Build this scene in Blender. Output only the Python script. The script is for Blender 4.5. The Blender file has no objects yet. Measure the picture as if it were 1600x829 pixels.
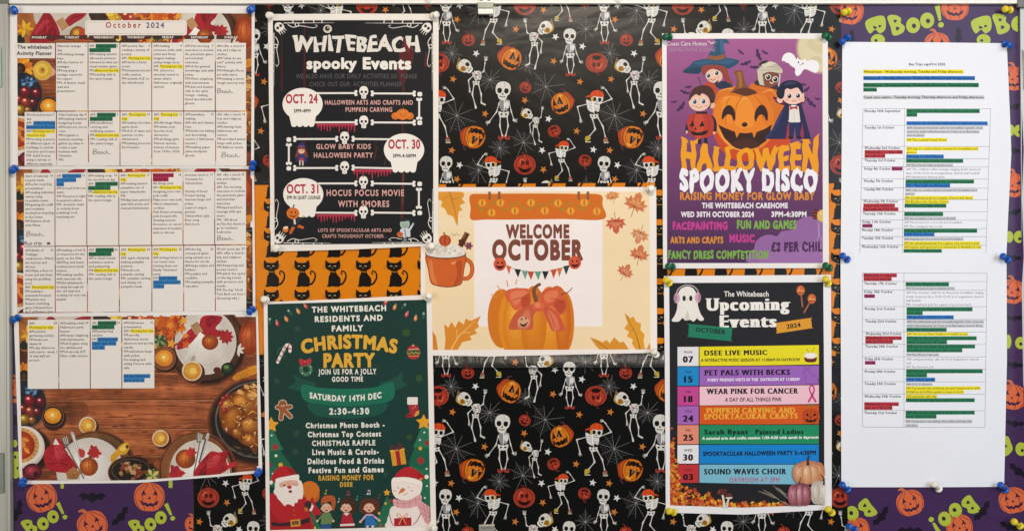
import bpy, math, random
import numpy as np
from mathutils.geometry import delaunay_2d_cdt, tessellate_polygon
from mathutils import Vector

random.seed(7)
scene = bpy.context.scene
col = scene.collection
S = 0.0011                      # metres on the board for one photo pixel
CX, CY = 800.0, 414.5
def WX(x): return (x - CX) * S
def WZ(y): return (CY - y) * S

# ------------------------------------------------------------------ camera
DIST = 1.75
cd = bpy.data.cameras.new('camera')
cam = bpy.data.objects.new('camera', cd); col.objects.link(cam)
cam.location = (0, -DIST, 0); cam.rotation_euler = (math.radians(90), 0, 0)
cd.sensor_width = 36; cd.lens = 36 * DIST / (1600 * S)
cd.clip_start = 0.05; cd.clip_end = 50
scene.camera = cam

# ------------------------------------------------------------------ world and lamps (indoors: no sun, no sky)
w = bpy.data.worlds.new('World'); scene.world = w; w.use_nodes = True
bg = w.node_tree.nodes['Background']
bg.inputs[0].default_value = (1.0, 0.97, 0.93, 1); bg.inputs[1].default_value = 0.16
def lamp(name, loc, aim, sx, sy, power, rgb):
    l = bpy.data.lights.new(name, 'AREA'); l.shape = 'RECTANGLE'; l.size = sx; l.size_y = sy
    l.energy = power; l.color = rgb
    o = bpy.data.objects.new(name, l); col.objects.link(o); o.location = loc
    o.rotation_euler = (Vector(aim) - Vector(loc)).to_track_quat('-Z', 'Y').to_euler()
    return o
lamp('ceiling_lamp', (0.22, -1.85, 1.12), (0.0, 0, 0.0), 0.6, 0.3, 22, (1.0, 0.885, 0.74))
lamp('window_light', (1.9, -2.2, 0.5), (0.35, 0, -0.1), 1.6, 1.8, 42, (0.78, 0.885, 1.0))
lamp('room_light', (-1.9, -2.4, 0.1), (-0.3, 0, -0.1), 1.4, 1.2, 23, (1.0, 0.93, 0.86))
scene.view_settings.view_transform = 'Standard'
scene.view_settings.look = 'None'
scene.view_settings.exposure = 0.0
scene.view_settings.gamma = 1.0
scene.view_settings.use_curve_mapping = False

# ------------------------------------------------------------------ colours and materials
def lin(c):
    c = c / 255.0
    return c / 12.92 if c <= 0.04045 else ((c + 0.055) / 1.055) ** 2.4
def rgb(c):
    """a printed colour, given as #rrggbb or (r,g,b) 0-255"""
    if isinstance(c, str):
        c = c.lstrip('#'); c = tuple(int(c[i:i+2], 16) for i in (0, 2, 4))
    return tuple(min(0.92, max(0.004, lin(v))) for v in c)

def print_material(name, rough, bump, wrinkle=0.0, spec=0.4, mottle=0.05, coat=0.0, wscale=3.2, wdist=0.02, wmap=(1.0, 1, 3.0)):
    m = bpy.data.materials.new(name); m.use_nodes = True
    nt = m.node_tree; N = nt.nodes; L = nt.links
    p = N['Principled BSDF']
    at = N.new('ShaderNodeAttribute'); at.attribute_name = 'print'
    tc = N.new('ShaderNodeTexCoord')
    n1 = N.new('ShaderNodeTexNoise'); n1.inputs['Scale'].default_value = 9; n1.inputs['Detail'].default_value = 5
    L.new(tc.outputs['Object'], n1.inputs['Vector'])
    r = N.new('ShaderNodeMapRange'); r.inputs[1].default_value = 0.3; r.inputs[2].default_value = 0.7
    r.inputs[3].default_value = 1 - mottle; r.inputs[4].default_value = 1 + mottle * 0.5
    L.new(n1.outputs[0], r.inputs[0])
    grain = N.new('ShaderNodeTexNoise'); grain.inputs['Scale'].default_value = 900; grain.inputs['Detail'].default_value = 2
    L.new(tc.outputs['Object'], grain.inputs['Vector'])
    r2 = N.new('ShaderNodeMapRange'); r2.inputs[1].default_value = 0.3; r2.inputs[2].default_value = 0.7
    r2.inputs[3].default_value = 0.955; r2.inputs[4].default_value = 1.03
    L.new(grain.outputs[0], r2.inputs[0])
    mu = N.new('ShaderNodeMath'); mu.operation = 'MULTIPLY'
    L.new(r.outputs[0], mu.inputs[0]); L.new(r2.outputs[0], mu.inputs[1])
    mx = N.new('ShaderNodeVectorMath'); mx.operation = 'SCALE'
    L.new(at.outputs['Color'], mx.inputs[0]); L.new(mu.outputs[0], mx.inputs['Scale'])
    L.new(mx.outputs[0], p.inputs['Base Color'])
    p.inputs['Roughness'].default_value = rough
    p.inputs['Specular IOR Level'].default_value = spec
    p.inputs['Coat Weight'].default_value = coat; p.inputs['Coat Roughness'].default_value = 0.18
    b = N.new('ShaderNodeBump'); b.inputs['Strength'].default_value = bump; b.inputs['Distance'].default_value = 0.0004
    L.new(grain.outputs[0], b.inputs['Height'])
    last = b
    if wrinkle:
        mp = N.new('ShaderNodeMapping'); mp.inputs['Scale'].default_value = wmap
        mp.inputs['Rotation'].default_value = (0, 0.25, 0)
        L.new(tc.outputs['Object'], mp.inputs['Vector'])
        n2 = N.new('ShaderNodeTexNoise'); n2.inputs['Scale'].default_value = wscale; n2.inputs['Detail'].default_value = 3.5
        n2.inputs['Distortion'].default_value = 0.8
        L.new(mp.outputs[0], n2.inputs['Vector'])
        b2 = N.new('ShaderNodeBump'); b2.inputs['Strength'].default_value = wrinkle; b2.inputs['Distance'].default_value = wdist
        L.new(n2.outputs[0], b2.inputs['Height']); L.new(b.outputs[0], b2.inputs['Normal'])
        last = b2
    L.new(last.outputs[0], p.inputs['Normal'])
    return m
M_PAPER = print_material('printed_paper', 0.62, 0.10, 0.10, 0.25, 0.03)
M_POSTER = print_material('printed_poster_card', 0.5, 0.08, 0.12, 0.16, 0.04)
M_FOLD = print_material('creased_wrapping_paper', 0.34, 0.1, 0.8, 0.34, 0.04, 0.0, 26, 0.004, (2.2, 1, .8))
M_WRAP = print_material('glossy_wrapping_paper', 0.27, 0.05, 0.24, 0.19, 0.04, 0.0, 2.4, 0.02, (1.0, 1, 2.2))

def solid_material(name, c, rough=0.4, metal=0.0, bump=0.0, scale=60, spec=0.5, stretch=None, vary=0.06):
    m = bpy.data.materials.new(name); m.use_nodes = True
    nt = m.node_tree; N = nt.nodes; L = nt.links; p = N['Principled BSDF']
    tc = N.new('ShaderNodeTexCoord'); n = N.new('ShaderNodeTexNoise'); n.inputs['Scale'].default_value = scale
    n.inputs['Detail'].default_value = 4
    if stretch:
        mp = N.new('ShaderNodeMapping'); mp.inputs['Scale'].default_value = stretch
        L.new(tc.outputs['Object'], mp.inputs[0]); L.new(mp.outputs[0], n.inputs['Vector'])
    else: L.new(tc.outputs['Object'], n.inputs['Vector'])
    a = rgb(c); r = N.new('ShaderNodeValToRGB')
    r.color_ramp.elements[0].position = .3; r.color_ramp.elements[1].position = .7
    r.color_ramp.elements[0].color = tuple(v * (1 - vary) for v in a) + (1,)
    r.color_ramp.elements[1].color = tuple(min(1, v * (1 + vary)) for v in a) + (1,)
    L.new(n.outputs[0], r.inputs[0]); L.new(r.outputs[0], p.inputs['Base Color'])
    p.inputs['Roughness'].default_value = rough; p.inputs['Metallic'].default_value = metal
    p.inputs['Specular IOR Level'].default_value = spec
    if bump:
        b = N.new('ShaderNodeBump'); b.inputs['Strength'].default_value = bump; b.inputs['Distance'].default_value = 0.001
        L.new(n.outputs[0], b.inputs['Height']); L.new(b.outputs[0], p.inputs['Normal'])
    return m

# ------------------------------------------------------------------ things and tags
def tag(o, label=None, cat=None, group=None, kind=None):
    if label: o['label'] = label
    if cat: o['category'] = cat
    if group: o['group'] = group
    if kind: o['kind'] = kind
    return o
def thing(name, label, cat, x, y, group=None):
    o = bpy.data.objects.new(name, None); col.objects.link(o); o.empty_display_size = 0.02
    o.location = (WX(x), 0, WZ(y))
    return tag(o, label, cat, group)
def link(name, me, mat, parent=None):
    o = bpy.data.objects.new(name, me); col.objects.link(o)
    if mat: me.materials.append(mat)
    if parent: o.parent = parent
    return o

# ------------------------------------------------------------------ sheets: where paper lies, how it bows
class Sheet:
    """depth(x,y): metres the paper stands off the board. It bows along one direction only (as paper does): knots [(u, mm)] along u = x*ca + y*sa"""
    def __init__(s, base_mm, knots=None, ang=0.0, step=14.0):
        s.base = base_mm * 0.001
        s.ca, s.sa = math.cos(math.radians(ang)), math.sin(math.radians(ang))
        s.cuts = None
        if knots:
            ku = np.array([k[0] for k in knots], float); kd = np.array([k[1] for k in knots], float) * 0.001
            n = max(2, int((ku[-1] - ku[0]) / step) + 1)
            u = np.linspace(ku[0], ku[-1], n + 1)
            i = np.clip(np.searchsorted(ku, u) - 1, 0, len(ku) - 2)
            t = (u - ku[i]) / (ku[i+1] - ku[i]); t = t * t * (3 - 2 * t)
            s.u = u; s.d = kd[i] * (1 - t) + kd[i+1] * t
            s.g = np.gradient(s.d, u * S)
            s.cuts = u
    def uu(s, p): return p[:, 0] * s.ca + p[:, 1] * s.sa
    def depth(s, p):
        if s.cuts is None: return np.full(len(p), s.base)
        return s.base + np.interp(s.uu(p), s.u, s.d)
    def normals(s, p):
        g = np.interp(s.uu(p), s.u, s.g)
        n = np.stack([-g * s.ca, -np.ones(len(p)), g * s.sa], 1)
        return n / np.linalg.norm(n, axis=1)[:, None]

def clip_half(P, A, n, c, both=False):
    """triangles P (M,3,2), row data A; keeps n.p <= c (or, with both, splits)"""
    d = P @ np.asarray(n) - c
    e = 1e-4
    ins = (d <= e).all(1); out = (d >= -e).all(1) & ~ins
    mid = ~ins & ~out
    keepP = [P[ins]]; keepA = [A[ins]]
    if both: keepP.append(P[out]); keepA.append(A[out])
    if mid.any():
        T, D, B = P[mid], d[mid], A[mid]
        pos = D > 0; one = pos.sum(1) == 1
        k = np.where(one, pos.argmax(1), (~pos).argmax(1)); r = np.arange(len(T))    # the corner alone on its side
        a, b, c3 = T[r, k], T[r, (k + 1) % 3], T[r, (k + 2) % 3]
        da, db, dc = D[r, k], D[r, (k + 1) % 3], D[r, (k + 2) % 3]
        with np.errstate(divide='ignore', invalid='ignore'):
            p = a + (b - a) * np.clip(np.nan_to_num(da / (da - db)), 0, 1)[:, None]
            q = a + (c3 - a) * np.clip(np.nan_to_num(da / (da - dc)), 0, 1)[:, None]
        tip = np.stack([a, p, q], 1); q1 = np.stack([p, b, c3], 1); q2 = np.stack([p, c3, q], 1)
        if both: keepP += [tip, q1, q2]; keepA += [B, B, B]
        else: keepP += [tip[~one], q1[one], q2[one]]; keepA += [B[~one], B[one], B[one]]
    return np.concatenate(keepP), np.concatenate(keepA)

LZ = 6e-6
# ------------------------------------------------------------------ drawing in flat ink: every print is polygons of pigment on its sheet
class Art:
    def __init__(s, z=0, shear=0.0, xc=0.0):
        s.P, s.A, s.z = [], [], z
        s.k, s.xc = shear, xc
        s.st = []; s.M = np.array([[1, 0, 0], [0, 1, 0]], float)
    # coordinate frames -----------------------------------------------
    def view(s, x0, y0, sc):
        s.st = []; s.M = np.array([[1 / sc, 0, x0], [0, 1 / sc, y0]], float); return s
    def push(s, x, y, k=1.0, rot=0.0, kx=None):
        s.st.append(s.M.copy()); kx = k if kx is None else kx
        c, n = math.cos(math.radians(rot)), math.sin(math.radians(rot))
        R = np.array([[c * kx, -n * k, x], [n * kx, c * k, y], [0, 0, 1]])
        s.M = s.M @ R; return s
    def pop(s): s.M = s.st.pop()
    # primitives -------------------------------------------------------
    def tris(s, T, c, keep=False):
        T = np.asarray(T, float)
        if not len(T): return
        T = T @ s.M[:, :2].T + s.M[:, 2]
        r = rgb(c) if not (isinstance(c, tuple) and len(c) == 4) else c[:3]
        s.P.append(T); s.A.append(np.tile(np.array([*r, s.z]), (len(T), 1)))
        if not keep: s.z += 1
    def poly(s, pts, c):
        pts = [(float(a), float(b)) for a, b in pts]
        t = tessellate_polygon([[Vector((a, b, 0)) for a, b in pts]])
        p = np.array(pts); s.tris([p[list(i)] for i in t], c)
    def rect(s, x0, y0, x1, y1, c): s.poly([(x0, y0), (x1, y0), (x1, y1), (x0, y1)], c)
    def rrect(s, x0, y0, x1, y1, r, c):
        p = []
        for cx, cy, a in ((x1 - r, y0 + r, -90), (x1 - r, y1 - r, 0), (x0 + r, y1 - r, 90), (x0 + r, y0 + r, 180)):
            for k in range(5):
                t = math.radians(a + k * 22.5); p.append((cx + r * math.cos(t), cy + r * math.sin(t)))
        s.fan(p, c)
    def fan(s, p, c, keep=False):
        p = np.array(p, float); s.tris([(p[0], p[i], p[i+1]) for i in range(1, len(p) - 1)], c, keep)
    def ell(s, cx, cy, rx, ry=None, c='#ffffff', rot=0, a0=0, a1=360, n=None):
        ry = rx if ry is None else ry
        px = max(rx, ry) * abs(s.M[0, 0] if s.M[0, 0] else s.M[0, 1])
        n = n or int(min(48, max(8, 7 + px * 1.2)))
        q = []
        cr, sr = math.cos(math.radians(rot)), math.sin(math.radians(rot))
        full = abs(a1 - a0) >= 360
        for i in range(n + (0 if full else 1)):
            t = math.radians(a0 + (a1 - a0) * i / n)
            x, y = rx * math.cos(t), ry * math.sin(t); q.append((cx + x * cr - y * sr, cy + x * sr + y * cr))
        s.fan(q, c)
    def line(s, pts, wd, c, cap=True):
        p = np.array(pts, float); n = len(p)
        wd = np.full(n, wd, float) if np.isscalar(wd) else np.interp(np.linspace(0, 1, n), np.linspace(0, 1, len(wd)), wd)
        d = np.zeros_like(p); seg = p[1:] - p[:-1]; ln = np.linalg.norm(seg, axis=1); ln[ln == 0] = 1e-6
        seg = seg / ln[:, None]
        d[0] = seg[0]; d[-1] = seg[-1]
        if n > 2: d[1:-1] = seg[1:] + seg[:-1]
        l2 = np.linalg.norm(d, axis=1); l2[l2 < 0.3] = 1; d /= l2[:, None]
        nn = np.stack([-d[:, 1], d[:, 0]], 1) * (wd / 2)[:, None]
        a, b = p + nn, p - nn
        T = []
        for i in range(n - 1): T += [(a[i], b[i], b[i+1]), (a[i], b[i+1], a[i+1])]
        if cap:
            for i, sg in ((0, -1), (n - 1, 1)):
                q = []
                th = math.atan2(nn[i][1], nn[i][0])
                for k in range(5):
                    t = th - sg * math.pi * k / 4; q.append(p[i] + wd[i] / 2 * np.array([math.cos(t), math.sin(t)]))
                T += [(q[0], q[k], q[k+1]) for k in range(1, 4)]
        s.tris(T, c)
    def soft(s, cx, cy, rx, ry, c0, c1, n=6, dx=-.25, dy=-.3, rot=0):
        """a rounded thing in a printed photograph: nested tones from rim c0 to lit spot c1"""
        h = lambda c: tuple(int(c.lstrip('#')[i:i+2], 16) for i in (0, 2, 4)) if isinstance(c, str) else c
        a, b = h(c0), h(c1)
        for i in range(n):
            f = i / (n - 1); k = 1 - .82 * f
            s.ell(cx + dx * rx * (1 - k), cy + dy * ry * (1 - k), rx * k, ry * k, tuple(int(p + (q - p) * f ** 1.2) for p, q in zip(a, b)), rot)
    def flecks(s, pts, n, cols, ln, wd, ang, seed=1, spread=.35, layers=12):
        """short strokes inside an outline: grain, folds, glaze"""
        R = random.Random(seed); xs = [p[0] for p in pts]; ys = [p[1] for p in pts]; z = s.z; done = 0
        for _ in range(n * 12):
            x, y = R.uniform(min(xs), max(xs)), R.uniform(min(ys), max(ys))
            ins = False; j = len(pts) - 1
            for i in range(len(pts)):
                if (pts[i][1] > y) != (pts[j][1] > y) and x < (pts[j][0] - pts[i][0]) * (y - pts[i][1]) / (pts[j][1] - pts[i][1]) + pts[i][0]: ins = not ins
                j = i
            if not ins: continue
            t = math.radians(ang) + R.gauss(0, spread); l = ln * R.uniform(.5, 1.3); s.z = z + done % layers
            c, q = math.cos(t) * l / 2, math.sin(t) * l / 2; b = R.uniform(-.25, .25) * l
            s.line([(x - c, y - q), (x + b * .4, y + b * .4), (x + c, y + q)], [wd * .2, wd * R.uniform(.6, 1.3), wd * .2], R.choice(cols), False)
            done += 1
            if done >= n: break
        s.z = z + layers
    def curve(s, pts, wd, c, cap=True, m=5): s.line(spline(pts, False, m), wd, c, cap)
    def blob(s, pts, c, m=4): s.poly(spline(pts, True, m), c)
    def star(s, cx, cy, r, c, n=5, ri=0.42, rot=-90):
        q = []
        for i in range(2 * n):
            t = math.radians(rot + 180 * i / n); k = r if i % 2 == 0 else r * ri
            q.append((cx + k * math.cos(t), cy + k * math.sin(t)))
        s.tris([((cx, cy), q[i], q[(i + 1) % (2 * n)]) for i in range(2 * n)], c)
    def ring(s, cx, cy, r, wd, c, n=16, a0=0, a1=360, ry=None):
        ry = ry or r
        s.line([(cx + r * math.cos(math.radians(a0 + (a1 - a0) * i / n)), cy + ry * math.sin(math.radians(a0 + (a1 - a0) * i / n))) for i in range(n + 1)], wd, c, False)
    def text(s, t, x, y, h, c, bold=(0, 0), width=None, align='l', track=0.0, rot=0, serif=0, warp=None, res=3, jit=0):
        """cap height h, baseline y; fits width when given; warp(u,v)->(du,dv) on the unit box of the line"""
        if np.isscalar(bold): bold = (bold, bold)
        T, adv, par = [], 0.0, []
        for i, ch in enumerate(t):
            g, a = glyph(ch, bold, serif, res)
            if len(g):
                o = np.array([adv, 0.0])
                if jit: o[1] = jit * math.sin(i * 2.4 + len(t))
                T.append(g + o); par.append(np.full(len(g), i % 2))
            adv += a + track
        if not T: return adv * h / CAP
        T = np.concatenate(T); x0, x1 = T[..., 0].min(), T[..., 0].max()
        k = h / CAP; kx = k
        if width: kx = width / (x1 - x0)
        W = (x1 - x0) * kx
        if width or align != 'l': T[..., 0] -= x0
        T = T * np.array([kx, -k])
        if warp:                                  # finer pieces first, so that the outline bends smoothly and nothing folds over
            par = np.concatenate(par) if isinstance(par, list) else par; A2 = par[:, None].astype(float)
            for nrm, lo_, hi_, m in (((0, 1), -1.35 * h, .4 * h, 16), ((1, 0), 0, W, 10 * len(t))):
                for cc in np.linspace(lo_, hi_, m + 1): T, A2 = clip_half(T, A2, nrm, cc, True)
            par = A2[:, 0].astype(int)
            u = T[..., 0] / W; v = -T[..., 1] / h
            u2, v2 = warp(u, v); T = np.stack([u2 * W, -v2 * h], -1)
        if align == 'c': T[..., 0] -= W / 2
        if align == 'r': T[..., 0] -= W
        s.push(x, y, 1, rot)
        if bold[0] >= .05:                       # fat neighbouring letters may touch: every other one lies a layer higher
            par = np.concatenate(par) if isinstance(par, list) else par; z = s.z; s.tris(T[par == 0], c); s.z = z + 1; s.tris(T[par == 1], c); s.z = z + 2
        else: s.tris(T, c)
        s.pop()
        return W
    def arrays(s):
        # ink lies as flat as it can: each shape just above the shapes it covers
        n = len(s.P); lay = np.array([a[0, 3] for a in s.A]); z0 = lay.min()
        lo = np.array([p.reshape(-1, 2).min(0) for p in s.P]) - .02; hi = np.array([p.reshape(-1, 2).max(0) for p in s.P]) + .02
        new = np.zeros(n); order = np.argsort(lay, kind='stable'); lo, hi, lo_l = lo[order], hi[order], lay[order]
        for i in range(n):
            j = int(np.searchsorted(lo_l, lo_l[i]))
            if j:
                m = (lo[:j, 0] < hi[i, 0]) & (hi[:j, 0] > lo[i, 0]) & (lo[:j, 1] < hi[i, 1]) & (hi[:j, 1] > lo[i, 1])
                if m.any(): new[i] = new[:j][m].max() + 1
        P = np.concatenate(s.P)
        for i, o in enumerate(order): s.A[o] = s.A[o].copy(); s.A[o][:, 3] = z0 + new[i]
        A = np.concatenate(s.A)
        if s.k:
            P = P.copy(); P[..., 1] += s.k * (P[..., 0] - s.xc)
        return P, A

def spline(pts, closed, m=4):
    p = [np.array(q, float) for q in pts]; n = len(p); out = []
    rng = range(n if closed else n - 1)
    for i in rng:
        if closed: a, b, c, d = p[(i-1) % n], p[i], p[(i+1) % n], p[(i+2) % n]
        else: a, b, c, d = p[max(i-1, 0)], p[i], p[i+1], p[min(i+2, n-1)]
        for k in range(m):
            t = k / m
            out.append(0.5 * ((2*b) + (c-a)*t + (2*a-5*b+4*c-d)*t*t + (3*b-a-3*c+d)*t**3))
    if not closed: out.append(p[-1])
    return [tuple(q) for q in out]

# ------------------------------------------------------------------ letters
_cu = bpy.data.curves.new('letter', 'FONT'); _to = bpy.data.objects.new('letter', _cu); col.objects.link(_to)
def _mesh_of(t, res):
    _cu.body = t; _cu.resolution_u = res
    dg = bpy.context.evaluated_depsgraph_get(); dg.update()
    me = bpy.data.meshes.new_from_object(_to.evaluated_get(dg))
    v = np.array([q.co[:2] for q in me.vertices]).reshape(-1, 2)
    me.calc_loop_triangles()
    f = [tuple(q.vertices) for q in me.loop_triangles]
    bpy.data.meshes.remove(me)
    return v, f
_raw, _gl = {}, {}
def hull(pts):
    pts = sorted(set(pts))
    def half(ps):
        h = []
        for q in ps:
            while len(h) > 1 and (h[-1][0]-h[-2][0])*(q[1]-h[-2][1]) - (h[-1][1]-h[-2][1])*(q[0]-h[-2][0]) <= 1e-12: h.pop()
            h.append(q)
        return h
    a, b = half(pts), half(pts[::-1]); return a[:-1] + b[:-1]
def raw(ch, res):
    if (ch, res) not in _raw:
        v, f = _mesh_of(ch, res)
        a = _mesh_of('H' + ch + 'H', 1)[0]; b = _mesh_of('HH', 1)[0]
        adv = (a[:, 0].max() - a[:, 0].min()) - (b[:, 0].max() - b[:, 0].min())
        _raw[(ch, res)] = (v, f, adv)
    return _raw[(ch, res)]
def union(polys):
    vs, fs = [], []
    for p in polys:
        n = len(vs); vs += [Vector((float(a), float(b))) for a, b in p]; fs.append(list(range(n, n + len(p))))
    r = delaunay_2d_cdt(vs, [], fs, 0, 1e-5, True)
    V = np.array([tuple(q) for q in r[0]])
    T = V[np.array([f for f in r[2] if len(f) == 3])]
    m = T.mean(1); keep = np.zeros(len(m), bool)
    for p in polys:
        p = np.array(p, float); q = np.roll(p, -1, 0)
        c = (q[:, 0] - p[:, 0])[:, None] * (m[:, 1][None] - p[:, 1][:, None]) - (q[:, 1] - p[:, 1])[:, None] * (m[:, 0][None] - p[:, 0][:, None])
        keep |= (c >= -1e-9).all(0) | (c <= 1e-9).all(0)
    return T[keep]
def glyph(ch, bold=(0, 0), serif=0, res=3):
    key = (ch, bold, serif, res)
    if key in _gl: return _gl[key]
    v, f, adv = raw(ch, res)
    if not len(f): _gl[key] = (np.zeros((0, 3, 2)), adv + bold[0]); return _gl[key]
    T = v[np.array(f)]
    if bold[0] or serif:
        cnt = {}
        for t in f:
            for i in range(3):
                e = tuple(sorted((t[i], t[(i+1) % 3]))); cnt[e] = cnt.get(e, 0) + 1
        bx, by = max(bold[0], .003), max(bold[1], .003)
        octo = [(bx * math.cos(k * math.pi / 4 + .39), by * math.sin(k * math.pi / 4 + .39)) for k in range(8)]
        polys = [[tuple(q) for q in t] for t in T]
        xh = XH
        for (a, b), n in cnt.items():
            if n != 1: continue
            pa, pb = v[a], v[b]
            if bold[0]: polys.append(hull([(round(q[0] + o[0], 5), round(q[1] + o[1], 5)) for q in (pa, pb) for o in octo]))
            if serif and abs(pa[1] - pb[1]) < 1e-3 and 0.02 < abs(pa[0] - pb[0]) < 0.2:
                yy = pa[1]
                if abs(yy) < .02 or abs(yy - CAP) < .03 or (ch.islower() and abs(yy - xh) < .06):
                    x0, x1 = sorted((pa[0], pb[0])); e = serif + bx
                    d = -.005 if yy < .02 else .045
                    polys.append([(x0 - e, yy - d), (x1 + e, yy - d), (x1 + e, yy - d + .05), (x0 - e, yy - d + .05)])
        T = union(polys)
    _gl[key] = (T, adv + bold[0] * 1.2 + serif * .7)
    return _gl[key]
XH = float(_mesh_of('x', 2)[0][:, 1].max()); CAP = float(_mesh_of('H', 2)[0][:, 1].max())

# ------------------------------------------------------------------ ink to mesh
_ph = np.random.RandomState(4)
_wv = [(_ph.uniform(0, 2 * math.pi), 2 * math.pi / 10 ** _ph.uniform(.75, 1.75), _ph.uniform(0, 6.28)) for _ in range(26)]
def photo_noise(p):
    """smooth uneven tone of a printed photograph, about -1..1"""
    v = np.zeros(len(p))
    for th, k, ph in _wv: v += np.sin((p[:, 0] * math.cos(th) + p[:, 1] * math.sin(th)) * k + ph)
    return v / math.sqrt(13.0)
def mesh_from(P, A, sheet, ox, oz, lift=0.0, solid=0.0, photo=0.0):
    """P in photo pixels; A = r,g,b,layer. Cut where the sheet bows, weld, stand it off the board"""
    nrm = np.cross(P[:, 1] - P[:, 0], P[:, 2] - P[:, 0])
    ok = np.abs(nrm) > 1e-5; P, A, nrm = P[ok], A[ok], nrm[ok]
    P = np.where((nrm < 0)[:, None, None], P[:, ::-1], P)      # one winding
    if sheet.cuts is not None:
        u = P[..., 0] * sheet.ca + P[..., 1] * sheet.sa
        lo, hi = u.min(), u.max()
        for c in sheet.cuts:
            if lo < c < hi: P, A = clip_half(P, A, (sheet.ca, sheet.sa), c, True)
        nrm = np.cross(P[:, 1] - P[:, 0], P[:, 2] - P[:, 0]); ok = np.abs(nrm) > 1e-6; P, A, nrm = P[ok], A[ok], nrm[ok]
        P = np.where((nrm < 0)[:, None, None], P[:, ::-1], P)
    if photo:
        for ax in (0, 1):
            lo, hi = P[..., ax].min(), P[..., ax].max()
            for c in np.arange(math.ceil(lo / 7.0) * 7.0, hi, 7.0): P, A = clip_half(P, A, (1 - ax, ax), c, True)
        nrm = np.cross(P[:, 1] - P[:, 0], P[:, 2] - P[:, 0]); ok = np.abs(nrm) > 1e-6; P, A, nrm = P[ok], A[ok], nrm[ok]
        P = np.where((nrm < 0)[:, None, None], P[:, ::-1], P)
    pts = P.reshape(-1, 2); lay = np.repeat(A[:, 3], 3)
    q = np.round(pts * 500).astype(np.int64)
    q -= q.min(0)
    key = (q[:, 0] * 2_000_003 + q[:, 1]) * 4096 + lay.astype(np.int64)
    _, first, inv = np.unique(key, return_index=True, return_inverse=True)
    inv = inv.ravel()
    V2, VL = pts[first], lay[first]
    F = inv.reshape(-1, 3)
    good = (F[:, 0] != F[:, 1]) & (F[:, 1] != F[:, 2]) & (F[:, 0] != F[:, 2]); F, A = F[good], A[good]
    # photo y runs down, so counter-clockwise in pixels faces away: flip to face the room
    F = F[:, ::-1]
    dep = sheet.depth(V2)
    def world(d): return np.stack([(V2[:, 0] - CX) * S - ox, -d, (CY - V2[:, 1]) * S - oz], 1)
    V = world(dep + lift + VL * LZ)
    C = A[:, :3]
    nf = len(F)
    N = sheet.normals(V2) if sheet.cuts is not None else None
    if solid:
        e = {}
        for t in F:
            for i in range(3): e[(t[i], t[(i+1) % 3])] = e.get((t[i], t[(i+1) % 3]), 0) + 1
        nv = len(V); V = np.concatenate([V, world(dep + lift - solid)])
        side = []
        for a, b in e:
            if (b, a) not in e: side += [(b, a, a + nv), (b, a + nv, b + nv)]
        back = F[:, ::-1] + nv
        F = np.concatenate([F, back, np.array(side, int).reshape(-1, 3)])
        C = np.concatenate([C, C, np.tile(C[0], (len(side), 1))])
        N = None
    me = bpy.data.meshes.new('m')
    me.vertices.add(len(V)); me.vertices.foreach_set('co', V.astype(np.float32).ravel())
    me.loops.add(len(F) * 3); me.loops.foreach_set('vertex_index', F.astype(np.int32).ravel())
    me.polygons.add(len(F)); me.polygons.foreach_set('loop_start', np.arange(0, len(F) * 3, 3, dtype=np.int32))
    me.update(calc_edges=True)
    at = me.color_attributes.new('print', 'FLOAT_COLOR', 'CORNER')
    c4 = np.concatenate([C, np.ones((len(C), 1))], 1)
    cc = np.repeat(c4, 3, axis=0)
    if photo:
        q = V2[F.ravel()]
        lum = cc[:, :3].mean(1)
        cc[:, :3] *= np.clip(1 + photo * (1 - .85 * np.clip(lum * 1.6, 0, 1)) * photo_noise(q), .35, 1.9)[:, None]
        cc[:, :3] = np.clip(cc[:, :3], .002, .92)
    at.data.foreach_set('color', cc.astype(np.float32).ravel())
    if N is None: me.polygons.foreach_set('use_smooth', np.zeros(len(F), bool))
    if N is not None:
        me.polygons.foreach_set('use_smooth', np.ones(len(F), bool))
        me.normals_split_custom_set_from_vertices([tuple(n) for n in N])
    return me
def clip_poly(P, A, poly):
    """keep what lies in a convex outline"""
    p = np.array(poly, float); a2 = np.sum(p[:, 0] * np.roll(p[:, 1], -1) - np.roll(p[:, 0], -1) * p[:, 1])
    if a2 < 0: p = p[::-1]
    for i in range(len(p)):
        a, b = p[i], p[(i + 1) % len(p)]
        d = b - a; n = np.array([d[1], -d[0]]); n /= np.linalg.norm(n)
        P, A = clip_half(P, A, n, n @ a)
    return P, A
def part(name, art, sheet, parent, mat, clip=None, lift=0.0, label=None, photo=0.0):
    P, A = art.arrays() if isinstance(art, Art) else art
    if clip is not None: P, A = clip_poly(P, A, clip)
    if not len(P): return None
    A = A.copy(); A[:, 3] += 1
    me = mesh_from(P, A, sheet, parent.location.x, parent.location.z, lift + 0.00002, 0.0, photo)
    o = link(name, me, mat, parent)
    if label: o['label'] = label
    return o
def paper(name, outline, sheet, parent, mat, c, thick=0.00025):
    a = Art(); a.poly(outline, c); P, A = a.arrays(); A[:, 3] = 0
    me = mesh_from(P, A, sheet, parent.location.x, parent.location.z, 0.0, thick)
    return link(name, me, mat, parent)
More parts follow.
